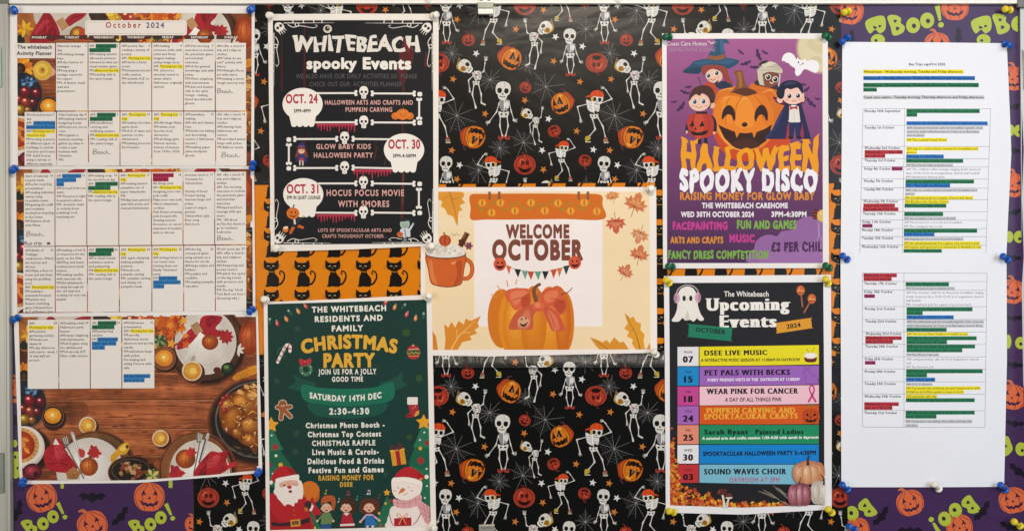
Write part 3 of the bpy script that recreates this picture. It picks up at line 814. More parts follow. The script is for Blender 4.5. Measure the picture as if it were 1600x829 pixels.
# left sheet
OUT_PL = [(18.5, 240), (297.5, 240), (302.5, 842), (23, 842)]
SH_PL = Sheet(1.5, [(0, 0), (150, 0.8), (320, 0)], 0, 20)
t = thing('wrapping_paper', 'purple paper with pumpkins, bats and lime lettering below the October planner', 'wrapping paper', 160, 842, 'decorative paper sheets lining the board')
paper('paper_sheet', OUT_PL, SH_PL, t, M_WRAP, PURP)
a = Art(); a.poly(OUT_PL, PURP)
carved(a, 66, 776, 24, -18); carved(a, 145, 819, 24, -20); a.z = 1; carved(a, 234, 775, 24, 2, 1); a.z = 1
bat(a, 145, 776, 23, 0); bat(a, 190, 806, 20, -50); bat(a, 29, 798, 20, -70); a.z = 1
boo(a, 44, 838, 24, -26); a.z = 1; boo(a, 211, 838, 24, -24); a.z = 1
carved(a, 303, 818, 14, 0); a.z = 1
a.push(26, 745, 1); a.blob([(-4, 0), (-4, -26), (6, -24), (8, -14), (5, -2)], LIME); a.blob([(1, -17), (4, -15), (1, -12)], '#3a2840'); a.pop()
a.ell(26, 713, 6.5, 9, LIME); a.ell(24.5, 713, 2, 2.5, '#33223a'); a.ell(24, 692, 4, 6, LIME); a.z = 1
a.rect(95.5, 750, 100.5, 762, LIME); a.rect(264, 746, 270, 761, LIME); carved(a, 27, 610, 20, 10); bat(a, 27, 660, 14, 70)
part('printed_pattern', a, SH_PL, t, M_WRAP, OUT_PL)
# right sheet
OUT_PR = [(1312.5, 7), (1588, 7), (1587, 45), (1595, 82), (1593, 150), (1596.5, 235), (1594, 310), (1596.5, 400), (1591, 500), (1592.5, 560), (1598, 620), (1600.5, 842), (1324.5, 842), (1320, 500)]
SH_PR = Sheet(1.7, [(1300, 0), (1440, 1.0), (1565, .4), (1582, 1.2), (1606, 7.5)], 0, 9)
t = thing('wrapping_paper', 'purple paper with pumpkins, bats and lime lettering behind the bus trip lists', 'wrapping paper', 1455, 842, 'decorative paper sheets lining the board')
paper('paper_sheet', OUT_PR, SH_PR, t, M_WRAP, PURP)
a = Art(); a.poly([(1312.5, 7), (1588, 7), (1599, 842), (1324.5, 842)], PURP)
carved(a, 1327, 18, 22, 10); a.z = 1; carved(a, 1491, 12, 22, 0); a.z = 1
boo(a, 1391, 57, 29, -10); a.z = 1
for bx in (0, 165):
    a.push(1351 + bx, 52, 1.4, 75, 1.4); a.pop()
    a.blob([(1351 + bx, 37), (1360 + bx, 29), (1380 + bx, 26), (1383 + bx, 45), (1374 + bx, 53), (1367 + bx, 47), (1358 + bx, 53)], LIME)
    a.blob([(1364 + bx, 41), (1370 + bx, 44), (1365 + bx, 46)], '#3a2840'); a.blob([(1372 + bx, 40), (1377 + bx, 41), (1373 + bx, 44)], '#3a2840')
    a.ell(1371 + bx, 63, 11, 9, LIME); a.ell(1368 + bx, 64, 2.6, 2.2, '#33223a'); a.z = 1
boo(a, 1555, 55, 29, -10); a.z = 1
bat(a, 1330, 62, 16, -80); bat(a, 1497, 60, 18, -84); a.z = 1
carved(a, 1463, 70, 20, 0); a.z = 1
carved(a, 1581, 123, 20, 12); bat(a, 1584, 168, 15, -15); a.z = 1; a.ell(1578.5, 204, 5, 9, LIME); a.ell(1590, 205, 7.5, 9.5, LIME); a.ell(1591, 207, 2.2, 2.6, '#33223a'); a.z = 1
bat(a, 1583, 236, 14, 10); carved(a, 1581, 289, 20, 14); a.z = 1; bat(a, 1584, 332, 15, -14); a.ell(1576, 370, 6, 9, LIME); a.ell(1590, 370, 7.5, 9.5, LIME); a.ell(1591, 373, 2.2, 2.6, '#33223a'); a.z = 1
bat(a, 1583, 403, 14, 8); carved(a, 1580, 455, 20, 12); a.z = 1; bat(a, 1583, 497, 14, 0); a.ell(1574, 533, 5, 11, LIME); a.ell(1592, 535, 7.5, 9.5, LIME); a.ell(1592.5, 536.5, 2.2, 2.6, '#33223a'); a.z = 1
bat(a, 1584, 570, 15, 6); carved(a, 1580, 619, 21, 8); a.z = 1; bat(a, 1584, 661, 15, 6); a.blob([(1567, 684), (1574, 681), (1578, 690), (1581, 700), (1575, 709), (1567, 710)], LIME); a.blob([(1569, 693), (1573, 696), (1569, 698)], '#3a2840'); a.ell(1593, 700, 8, 10.5, LIME); a.ell(1594.5, 702, 2.2, 2.6, '#33223a'); a.z = 1
bat(a, 1589, 735, 19, 35)
a.z = 1; carved(a, 1421, 784, 21.5, -18); a.z = 1; carved(a, 1581, 780, 21.5, -16); a.z = 1; carved(a, 1498, 822, 21, -14, 1); a.z = 1; carved(a, 1338, 826, 20, -12); a.z = 1
bat(a, 1377, 806, 20, -52); bat(a, 1535, 798, 20, -52); bat(a, 1421, 829, 20, 0); bat(a, 1575, 822, 17, 20); a.z = 1
# upside-down lettering near the foot of the sheet
a.push(1517, 770, 1, 150); boo(a, 0, 0, 27, 0); a.pop(); a.z = 1
a.push(1356, 775, 1, 150); boo(a, 0, 0, 27, 0, 'Bo'); a.pop()
part('printed_pattern', a, SH_PR, t, M_WRAP, [(1312.5, 7), (1588, 7), (1599, 842), (1324.5, 842)])
# ------------------------------------------------------------------ October planner: three printed sheets over one autumn table picture
INK = (36, 31, 32)
HL = {'Y': ('#f0dc3c', (84, 70, 12)), 'G': ('#23704e', (8, 30, 22)), 'B': ('#2f7cba', (10, 32, 58)), 'R': ('#a8244e', (58, 8, 24))}
def table_picture(frame):
    """the autumn table print; frame maps its own coordinates (those of the lowest sheet) to the page"""
    a = Art(0); x0, y0, sx, sy = frame
    a.M = np.array([[sx, 0, x0 - 34 * sx], [0, sy, y0 - 495 * sy]])
    R = random.Random(3); B = a.M.copy()
    a.rect(34, 495, 402, 750, '#8a4a28')
    for y0_, y1_, c in ((495, 540, '#7a3f22'), (540, 582, '#8f4f2b'), (582, 624.5, '#8a4926'), (624.5, 669.5, '#a9603a'), (669.5, 712, '#9c552f'), (712, 750, '#74391f')): a.rect(34, y0_, 402, y1_, c); a.z -= 1
    a.z += 1
    for cx, cy, rx, ry, k in ((215, 648, 150, 17, 1), (190, 690, 120, 15, 1), (270, 606, 90, 12, 1), (330, 690, 60, 30, -1), (40, 560, 60, 60, -1), (300, 560, 120, 40, -1), (100, 640, 40, 22, -1)):
        for q in range(6):
            f = q / 5; b = (138, 74, 40); e = (196, 112, 64) if k > 0 else (78, 38, 20)
            a.ell(cx, cy, rx * (1 - .8 * f), ry * (1 - .8 * f), tuple(int(u + (v - u) * (f * .8 + .1)) for u, v in zip(b, e)))
    z1 = a.z
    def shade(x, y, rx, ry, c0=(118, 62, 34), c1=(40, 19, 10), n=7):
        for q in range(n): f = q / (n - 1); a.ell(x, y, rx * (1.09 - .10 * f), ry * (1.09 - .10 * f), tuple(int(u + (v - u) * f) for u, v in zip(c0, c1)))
    for i in range(760):                                   # wood grain
        y = R.uniform(496, 749); x = R.uniform(34, 395); l = R.uniform(14, 70); t = R.random()
        c = (int(106 + 84 * t), int(48 + 54 * t), int(24 + 34 * t)); h = R.uniform(.5, 2.2)
        a.z = z1 + i % 40
        b = R.uniform(-1.2, 1.2); a.poly([(x, y), (x + l * .5, y - h + b), (min(x + l, 401), y + b * .5), (x + l * .5, y + h * .3 + b)], c)
    for i in range(26):
        y = R.uniform(500, 745); x = R.uniform(50, 380); a.z = z1 + 41; r = R.uniform(1.5, 4.5)
        a.ell(x, y, r * 1.8, r * .6, '#74391c'); 
    a.z = z1 + 44
    for yy in (540, 582, 624.5, 669.5, 712): a.line([(34, yy), (402, yy - 1.5)], 1.1, '#4a2412', False); a.line([(34, yy + 1.5), (402, yy)], .8, '#c07c4a', False)
    base = a.z + 2
    # --- pieces seen best on the top sheet, in its coordinates
    a.push(34 - 28 * 1.0068, 495 - 21 * 1.0586, 1.0586, 0, 1.0068); a.z = base
    a.blob([(26, 20), (60, 20), (56, 40), (50, 66), (26, 68)], '#a2602c'); a.blob([(28, 58), (37, 56), (40, 68), (27, 68)], '#22241c')
    for q in range(7): a.push(40, 46, 1, q * 52); a.blob([(0, 0), (6, -3), (14, 0), (6, 3)], ('#d9a21f', '#c47d1c', '#e3b63a')[q % 3]); a.pop()
    a.ell(98, 20, 45, 43, '#b7a99a'); a.soft(98, 19, 43, 41, '#c2b7aa', '#e6ddd2', 8); a.ell(98, 18, 33, 30, '#cfc3b6')
    a.blob([(49, 58), (55, 46), (64, 30), (71, 20), (80, 23), (86, 32), (93, 46), (93, 60), (70, 68), (50, 68)], '#9c1f2a')
    a.blob([(56, 50), (68, 34), (78, 32), (70, 44), (60, 58)], '#b43440'); a.blob([(70, 58), (84, 44), (90, 56), (84, 66)], '#7a1420'); a.curve([(60, 56), (74, 42), (84, 36)], 1.2, '#6e101c'); a.flecks([(52, 62), (58, 46), (70, 24), (84, 34), (91, 58)], 22, ('#8a1822', '#941c26', '#b22e38', '#ac2630', '#7c141e'), 13, 1.5, -60, 3, .3)
    a.blob([(103, 33), (112, 24), (126, 20), (137, 21), (130, 30), (118, 37), (109, 42)], '#a02632'); a.curve([(106, 36), (118, 28), (132, 24)], 1.4, '#741420')
    a.poly([(88, 35), (98, 28), (109, 42), (98, 50)], '#c79a6c')
    for q in range(5): a.line([(90 + q * 2.3, 34.4 - q * 1.5), (100 + q * 2.3, 48.6 - q * 1.6)], .8, '#7c4f2c', False)
    a.soft(123, 55, 13, 13, '#8a4a14', '#e6b24a', 8); a.blob([(126, 44), (135, 50), (133, 64), (126, 66)], '#b4472a')
    a.poly([(137, 20), (152, 48), (138, 60)], '#cfc5b9'); a.blob([(140, 20), (162, 20), (168, 34), (156, 50), (148, 40)], '#3a2c22'); a.blob([(160, 46), (200, 44), (215, 68), (150, 68)], '#3f2a1c')
    for x, y, r, c in ((178, 26, 8, '#d8ae28'), (172, 22, 5, '#e8cb54'), (186, 30, 5, '#b98a20'), (199, 25, 8, '#97302a'), (207, 29, 6, '#b3402e'), (193, 34, 5, '#7c241f'), (214, 24, 5, '#c86a2c'), (190, 58, 5, '#cfa93a'), (186, 62, 4, '#e0c45a')):
        a.ell(x, y, r, r, c); a.ell(x - r * .3, y - r * .3, r * .35, r * .3, '#f0c98a')
    for i in range(34):
        a.push(R.uniform(214, 284), R.uniform(20, 64), R.uniform(.7, 1.3), R.uniform(0, 360)); a.star(0, 0, 7, R.choice(('#c75a1e', '#d9822a', '#8f2f18', '#b5451e', '#e09a3a')), 5, .5); a.pop()
    for q in range(10): a.push(245, 57, 1, q * 36); a.blob([(0, 0), (5, -2), (10, 0), (5, 2)], ('#33402a', '#6f8a4c')[q % 2]); a.pop()
    # left column: sunflower, cup, basket of fruit
    for q in range(15): a.push(33, 108, 1, q * 24); a.blob([(4, -3.4), (14, -4.4), (21, 0), (14, 4.4), (4, 3.4)], ('#d9861e', '#e6a02c', '#c46a18')[q % 3]); a.pop()
    a.ell(33, 108, 8.4, 9, '#2a1a12'); a.ell(33, 108, 4, 4.4, '#4a2c18')
    for q in range(8): a.line([(66 + q * 3, 92), (90, 104 + q * 2 - 8)], .8, '#6c3c26', False)
    a.ell(79, 113, 9, 7.5, '#d7a68c'); a.ell(68, 111, 15, 15.5, '#c9a468'); a.ell(67.5, 111, 13.2, 13.6, '#d9a82c'); a.ell(67, 110, 9.6, 10, '#e6c04a'); a.ell(67, 110.5, 5, 5, '#d29a34'); a.ell(68, 110, 2.2, 2.4, '#a8602c')
    a.ell(33, 150, 36, 37, '#6b4a34'); a.ell(33, 149, 34, 35, '#1e2228'); 
    for i in range(26):
        x, y = R.gauss(45, 7), R.gauss(128, 5); a.ell(x, y, 2.4, 2.4, R.choice(('#2d4a74', '#3f6490', '#1f3354', '#6d93b4'))); 
    for x, y, r, c, h in ((41, 144, 8.6, '#a3202c', '#d9737a'), (58, 146, 7.8, '#8f1c2a', '#c65a66'), (31, 156, 7, '#a32c30', '#d07a70'), (53, 161, 7.6, '#7a1f34', '#a8485a'), (42, 160, 8, '#b4402c', '#ecc98a'), (33, 172, 8, '#cf9a22', '#ecd05a'), (45, 173, 6, '#b06a2a', '#dca050')):
        a.soft(x, y, r, r, tuple(int(int(c[i:i+2], 16) * .55) for i in (1, 3, 5)), c, 5); a.soft(x - r * .25, y - r * .3, r * .5, r * .42, c, h, 4); a.ell(x - r * .2, y - r * .35, r * .2, r * .16, '#f4dcc8')
    a.ell(78, 177, 15, 12, '#4c2818'); a.ell(79, 178, 9, 7, '#e0b42c')
    a.pop(); a.M = B.copy(); a.z = base + 60
    # --- upper right place setting
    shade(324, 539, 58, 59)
    a.ell(322, 536, 57, 58, '#4a2d1c'); a.ell(322, 534, 48, 51, '#cfc6bb'); a.soft(322, 533, 46, 49, '#cbc1b5', '#efe8e0', 9); a.ring(322, 533, 35, .8, '#c2b7aa', 32, ry=37)
    a.blob([(277, 545), (286, 527), (301, 512), (312, 518), (303, 532), (290, 543)], '#a5202a'); a.blob([(312, 512), (318, 494), (346, 494), (346, 502), (338, 514), (362, 521), (352, 526), (330, 526), (318, 522)], '#9e1f29')
    a.blob([(322, 498), (338, 496), (328, 512)], '#7c141e'); a.curve([(284, 538), (298, 524), (308, 516)], 1.2, '#73121c'); a.flecks([(282, 541), (290, 527), (302, 514), (310, 518), (300, 532)], 10, ('#8a1822', '#941c26', '#b22e38', '#ac2630', '#7c141e'), 12, 1.5, -42, 4, .25); a.flecks([(316, 514), (320, 496), (344, 496), (334, 514), (356, 521), (330, 524)], 14, ('#8a1822', '#941c26', '#b22e38', '#ac2630', '#7c141e'), 10, 1.5, -50, 5, .5)
    a.poly([(298, 509), (309, 502), (318, 517), (307, 523)], '#c59a6c')
    for q in range(5): a.line([(300 + q * 2.2, 508 - q * 1.4), (309 + q * 2.2, 521.5 - q * 1.4)], .8, '#6c4426', False)
    for d in range(9): a.push(354, 526, 1, d * 40); a.blob([(0, 0), (5, -3.5), (12, 0), (5, 3.5)], '#a3262a'); a.pop()
    a.line([(291, 561), (304, 541)], [3.6, 2.4], '#d8d3cc'); a.line([(301, 561), (310, 540)], [1.4, 1.2], '#c9c3bb'); a.poly([(299, 563), (305, 565), (307, 556), (302, 554)], '#b9b2a9')
    for q in range(3): a.line([(300 + q * 2, 564 + q * .6), (303 + q * 1.6, 556)], .5, '#6b645c', False)
    a.soft(329, 534, 13, 12.5, '#8a3410', '#dd7a34', 7)
    for q in (-8, -4, 0, 4, 8): a.curve([(329 + q * .3, 523), (329 + q * 1.2, 534), (329 + q * .3, 546)], .7, '#94380f')
    a.ell(329, 527, 2, 2.4, '#6c5a2c')
    a.soft(391, 528, 17, 26, '#8a2f10', '#d9703a', 8)
    for q in (-.7, -.3, .15, .6): a.curve([(391 + q * 4, 504), (391 + q * 21, 528), (391 + q * 4, 552)], .9, '#8f3412')
    for x in range(0): pass
    # candles, glasses and vegetables along the middle
    def candle(x, y, r, dark, wax):
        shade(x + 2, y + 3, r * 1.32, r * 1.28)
        a.ell(x, y, r * 1.32, r * 1.28, dark); a.ring(x, y, r * 1.22, .8, '#8a5c3a', 20); a.ell(x - .5, y - 1, r * .98, r * .9, wax); a.ell(x - 1, y - 2, r * .62, r * .55, '#e9a53a'); a.ell(x - 1, y - 2, r * .22, r * .22, '#f7dc8c')
    def glass(x, y, r):
        shade(x + 3, y + 3, r * 1.05, r * 1.05, (112, 58, 32), (64, 32, 18))
        a.ell(x, y, r * 1.05, r * 1.05, '#d8bd9a'); a.ell(x, y, r * .92, r * .92, '#c9852c'); a.ell(x - 1, y - 1, r * .62, r * .62, '#dca23c'); a.ell(x + 1, y, r * .34, r * .32, '#efc865'); a.ring(x, y, r * .9, .7, '#f0dcc0', 20, 180, 300)
    candle(258, 560, 14, '#7a4526', '#d9822a'); glass(301, 579, 15)
    for q in range(9): a.push(250, 532, 1, q * 40); a.blob([(0, 0), (5, -2.2), (10, 0), (5, 2.2)], ('#38482c', '#86a06a')[q % 2]); a.pop()
    for i in range(16): a.push(R.uniform(238, 282), R.uniform(497, 524), R.uniform(.7, 1.2), R.uniform(0, 360)); a.star(0, 0, 8, R.choice(('#c75a1e', '#a83a1a', '#d9822a')), 5, .5); a.pop()
    a.soft(357, 576, 11, 10, '#101a10', '#3f5a34', 6); a.ell(354, 573, 4, 3, '#5d7a3e'); a.ell(340, 578, 6, 5, '#57241c')
    a.blob([(364, 590), (376, 580), (402, 570), (402, 582), (382, 590), (370, 594)], '#cf8422')
    for q in range(6): a.line([(370 + q * 5, 587 - q * 2.4), (372 + q * 5, 592 - q * 2)], .6, '#8f5514', False)
    for q in range(4): a.push(372, 546, 1, q * 46 - 60); a.blob([(0, 0), (6, -2), (11, 0), (6, 2)], '#d8d0c2'); a.pop()
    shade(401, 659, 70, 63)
    a.ell(404, 655, 69, 62, '#1b1917'); a.ring(404, 655, 66, 2.4, '#5b564f', 40, ry=59); a.ell(404, 655, 60, 53, '#20160f')
    TK = [(343, 640), (352, 622), (372, 609), (402, 604), (402, 702), (388, 696), (374, 685), (356, 676), (346, 660)]
    a.blob(TK, '#6b3413')
    for x, y, rx, ry, r, c0, c1 in ((382, 632, 30, 22, -25, '#7a3c14', '#d9923a'), (366, 655, 19, 24, 20, '#713510', '#c67c2c'), (392, 664, 20, 15, -20, '#743812', '#e0a04a'), (390, 686, 18, 11, 15, '#6c3210', '#cf8630'), (356, 632, 11, 9, -40, '#8a4216', '#e6b05a'), (396, 618, 14, 9, -10, '#8a4618', '#ecc070'), (372, 676, 12, 9, 30, '#6e3412', '#c9802e')):
        a.soft(x, y, rx, ry, c0, c1, 9, -.3, -.35, r)
    a.flecks(TK, 70, ('#8a4618', '#a65c20', '#c4802f', '#d99a44', '#5e2c10'), 9, 2.0, -30, 8, .9, 24); a.flecks(TK, 16, ('#f0cf8c', '#f4dcae'), 5, 1.5, -30, 18, .6)
    a.flecks([(384, 602), (402, 598), (402, 612), (384, 612)], 10, ('#d9a868', '#b87838'), 7, 2.6, 10, 9)
    a.flecks([(362, 692), (402, 706), (402, 712), (360, 708)], 14, ('#3a2a18', '#5a4a28'), 10, 2, 10, 10)
    for x, y in ((346, 630), (352, 640), (350, 622), (356, 618)): a.ell(x, y, 4, 4, '#8f1f22'); a.ell(x - 1, y - 1, 1.3, 1.2, '#d06a5c')
    for x, y in ((386, 604), (376, 612), (398, 616)): a.ell(x, y, 5, 3.4, '#d9a05a', 30)
    # lower left: candle, glass, pie, plate
    candle(84, 650, 13.5, '#2c1c14', '#d98a1e'); glass(138, 664, 13)
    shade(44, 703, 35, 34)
    a.ell(38, 698, 33, 33, '#cbbfb0'); a.ell(37, 696, 31, 31, '#e0d6c8'); a.ell(35, 695, 27, 27, '#c88a4c'); a.soft(34, 695, 21.5, 22, '#962f10', '#cf6a2c', 8)
    for q in range(24): a.push(35, 695, 1, q * 15); a.line([(22.5, 0), (26.5, 0)], 1.4, '#e0b478', False); a.pop()
    for x, y, r in ((40, 686, 20), (38, 694, 80), (43, 703, 50)): a.push(x, y, 1, r); a.blob([(-6, 0), (0, -3), (7, 0), (0, 3)], '#dd8a3c'); a.pop()
    a.soft(52, 736, 15, 13, '#4c0e18', '#b84050', 8); a.ell(57, 740, 4, 4, '#2c1210')
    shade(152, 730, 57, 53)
    a.ell(150, 727, 56, 52, '#5d3a22'); 
    for q in range(3): a.ring(150, 727, 54 - q * 2.4, .7, '#8e6238', 36, ry=50 - q * 2.2)
    a.ell(142, 735, 53, 52, '#cbc0b4'); a.soft(142, 734, 51, 50, '#cfc6ba', '#f0eae2', 9); a.ring(140, 736, 38, 1, '#c6bbae', 32)
    a.blob([(70, 706), (84, 692), (88, 684), (98, 690), (104, 704), (122, 728), (112, 738), (76, 732)], '#a81c26'); a.blob([(84, 700), (94, 692), (104, 712), (90, 716)], '#c03a40'); a.curve([(76, 724), (96, 722), (114, 732)], 1.4, '#75121a'); a.flecks([(72, 708), (88, 688), (100, 696), (118, 726), (110, 735), (78, 730)], 24, ('#8a1822', '#941c26', '#b22e38', '#ac2630', '#7c141e'), 15, 1.6, 40, 6, .5); a.poly([(84, 694), (88, 684), (94, 694)], '#e7ddd2')
    a.poly([(104, 738), (116, 728), (128, 738), (122, 748), (106, 748)], '#a8743f')
    for q in range(5): a.line([(105 + q * 4, 738 + (q % 2)), (112 + q * 3.4, 748)], .8, '#66401f', False)
    a.line([(104, 694), (120, 724), (132, 746)], [2.2, 2.0, 2.4], '#6e6a66'); a.poly([(97, 684), (106, 680), (110, 692), (103, 698)], '#77726d')
    for q in range(3): a.line([(99 + q * 3, 683.4 - q * 1.2), (103 + q * 2.4, 693)], .8, '#e0d8ce', False)
    a.line([(114, 676), (122, 700), (134, 742)], [5, 4.4, 2.6], '#b9b5b0'); a.line([(115, 678), (123, 704)], 1.2, '#efece8', False)
    for d in range(9): a.push(148, 706, 1, d * 40 + 10); a.blob([(0, 0), (5, -4), (13 - (d % 3) * 2, 0), (5, 4)], '#b02a2a'); a.pop()
    a.blob([(124, 700), (134, 704), (132, 714), (126, 712)], '#c24038')
    a.soft(140, 728, 14.5, 14.5, '#8f3c10', '#e58a3c', 8)
    for q in (-9, -4.5, 0, 4.5, 9): a.curve([(140 + q * .3, 714.5), (140 + q * 1.25, 728), (140 + q * .3, 742)], .8, '#98400f')
    a.curve([(140, 717), (142, 710)], [2.6, 1.6], '#6c5a2c')
    a.blob([(176, 722), (174, 712), (182, 704), (190, 694), (200, 690), (204, 698), (198, 708), (186, 712), (180, 724)], '#d39a26'); a.blob([(188, 700), (198, 693), (201, 698), (194, 704)], '#ecc65a')
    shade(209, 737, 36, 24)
    a.ell(206, 734, 32, 20, '#1a1613'); a.ring(206, 734, 30, 1.4, '#57463a', 28, ry=18)
    for i in range(34): x, y = R.gauss(207, 12), R.gauss(735, 6); a.z = base + 800 + i; a.ell(x, y, R.uniform(2.6, 4.6), R.uniform(2.4, 4), R.choice(('#8f6238', '#a87a4c', '#6e3f22', '#7c2f24', '#b98f62'))); 
    a.z = base + 840
    glass(252, 684, 12.5); a.ell(238, 704, 5, 4, '#7c3a1e'); a.ell(236, 720, 4.4, 4, '#6e2f1a'); a.ell(247, 724, 6, 5, '#8a4a26'); a.ell(200, 697, 3, 3, '#54301c')
    for q in range(8): a.push(240, 742, 1, q * 45 + 10); a.blob([(0, 0), (6, -3), (12, 0), (6, 3)], ('#556b30', '#d3bd6c')[q % 2]); a.pop()
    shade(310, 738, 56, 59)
    a.ell(308, 735, 55, 58, '#8a552c')
    for q in range(4): a.ring(308, 735, 53 - q * 2.2, .7, '#5a3218', 36, ry=56 - q * 2.4)
    a.ell(313, 737, 47, 51, '#cfc4b8'); a.soft(313, 738, 45, 49, '#cbc1b5', '#efe8e0', 9); a.ring(313, 740, 33, .9, '#c6bbae', 30)
    a.line([(326, 678), (318, 706), (306, 744)], [5, 4, 2.6], '#b5b0aa'); a.line([(314, 684), (310, 708), (304, 738)], [2, 2, 2.4], '#77726d'); a.poly([(309, 674), (319, 678), (315, 692), (308, 690)], '#7c7772')
    for q in range(3): a.line([(311 + q * 2.8, 676 + q), (311 + q * 2, 688)], .7, '#e5ded6', False)
    a.line([(322, 686), (312, 722)], 2.0, '#3a2c26')
    a.soft(291, 716, 15.5, 15, '#8a380e', '#dd8038', 8)
    for q in (-9, -4.5, 0, 4.5, 9): a.curve([(291 + q * .3, 702), (291 + q * 1.3, 716), (291 + q * .3, 730)], .8, '#8f3a10')
    a.blob([(303, 742), (312, 724), (324, 710), (332, 704), (344, 706), (357, 704), (354, 722), (360, 730), (340, 742), (322, 747)], '#a51e26'); a.blob([(318, 728), (332, 712), (346, 712), (336, 728)], '#bf3a3e'); a.blob([(310, 742), (324, 722), (320, 746)], '#7a141c'); a.flecks([(306, 740), (324, 712), (354, 706), (356, 728), (324, 744)], 24, ('#8a1822', '#941c26', '#b22e38', '#ac2630', '#7c141e'), 15, 1.6, -40, 7, .4); a.ell(364, 725, 7, 4, '#b3262a', -20)
    for d in range(9): a.push(276, 738, 1, d * 40); a.blob([(0, 0), (6, -5), (15 - (d % 3) * 3, 0), (6, 5)], '#a8242a'); a.pop()
    for d in range(7): a.push(300, 706, 1, d * 51); a.blob([(0, 0), (4, -3), (9, 0), (4, 3)], '#b8322c'); a.pop()
    return a
def rich_line(a, s, x, y, h, ink=INK, maxw=45.0, bold=(.018, .018)):
    """one line of small print; ^Y..^ marks highlighter"""
    parts_ = s.split('^'); out = []
    for i, p in enumerate(parts_):
        if not p: continue
        out.append((p[0], p[1:]) if i % 2 else (None, p))
    tot = sum(line_width(p, h) for _, p in out); k = min(1.0, maxw / max(tot, 1e-3))
    cx = x
    for hl, p in out:
        wd = line_width(p, h) * k; z = a.z
        if hl:
            a.rect(cx - .4, y - h * 1.32, cx + wd + .6, y + h * .5, HL[hl][0])
        t = p.strip()
        if t:
            off = line_width(p[:len(p) - len(p.lstrip())], h) * k
            a.z = z + 1; a.push(cx + off, y, 1, 0, k); a.text(t, 0, 0, h, HL[hl][1] if hl else ink, bold, res=1); a.pop()
        a.z = z; cx += wd
def line_width(t, h):
    return sum(glyph(c, (0.018, 0.018), 0, 1)[1] for c in t) * h / CAP
def handwrite(a, x, y, k=1.0, c='#2b2a33', tail=''):
    a.curve([(x, y), (x + 1*k, y - 8*k), (x + .6*k, y - 2*k), (x + .2*k, y)], .7, c, m=3)
    a.curve([(x, y - 8*k), (x + 5*k, y - 8.4*k), (x + 6*k, y - 6*k), (x + 2*k, y - 4.6*k), (x + 6.4*k, y - 3.6*k), (x + 5.4*k, y - .8*k), (x, y)], .7, c, m=3)
    a.curve([(x + 8*k, y - 2.4*k), (x + 10.6*k, y - 3.6*k), (x + 9.6*k, y - 4.8*k), (x + 8*k, y - 2*k), (x + 11.5*k, y - .6*k)], .65, c, m=3)
    a.curve([(x + 15.4*k, y - 3.8*k), (x + 13*k, y - 4*k), (x + 12.6*k, y - 1*k), (x + 15*k, y - 1.6*k), (x + 15.6*k, y - 3.8*k), (x + 16.4*k, y - .8*k)], .65, c, m=3)
    a.curve([(x + 20*k, y - 3.8*k), (x + 18*k, y - 3.4*k), (x + 18*k, y - 1*k), (x + 20.4*k, y - 1*k)], .65, c, m=3)
    a.curve([(x + 21.6*k, y - .6*k), (x + 22.4*k, y - 7.6*k), (x + 22*k, y - 2.6*k), (x + 24*k, y - 3.8*k), (x + 25*k, y - 1*k), (x + 29*k, y - 1.2*k)], .65, c, m=3)
GB = '^Glocal exercise bus^'
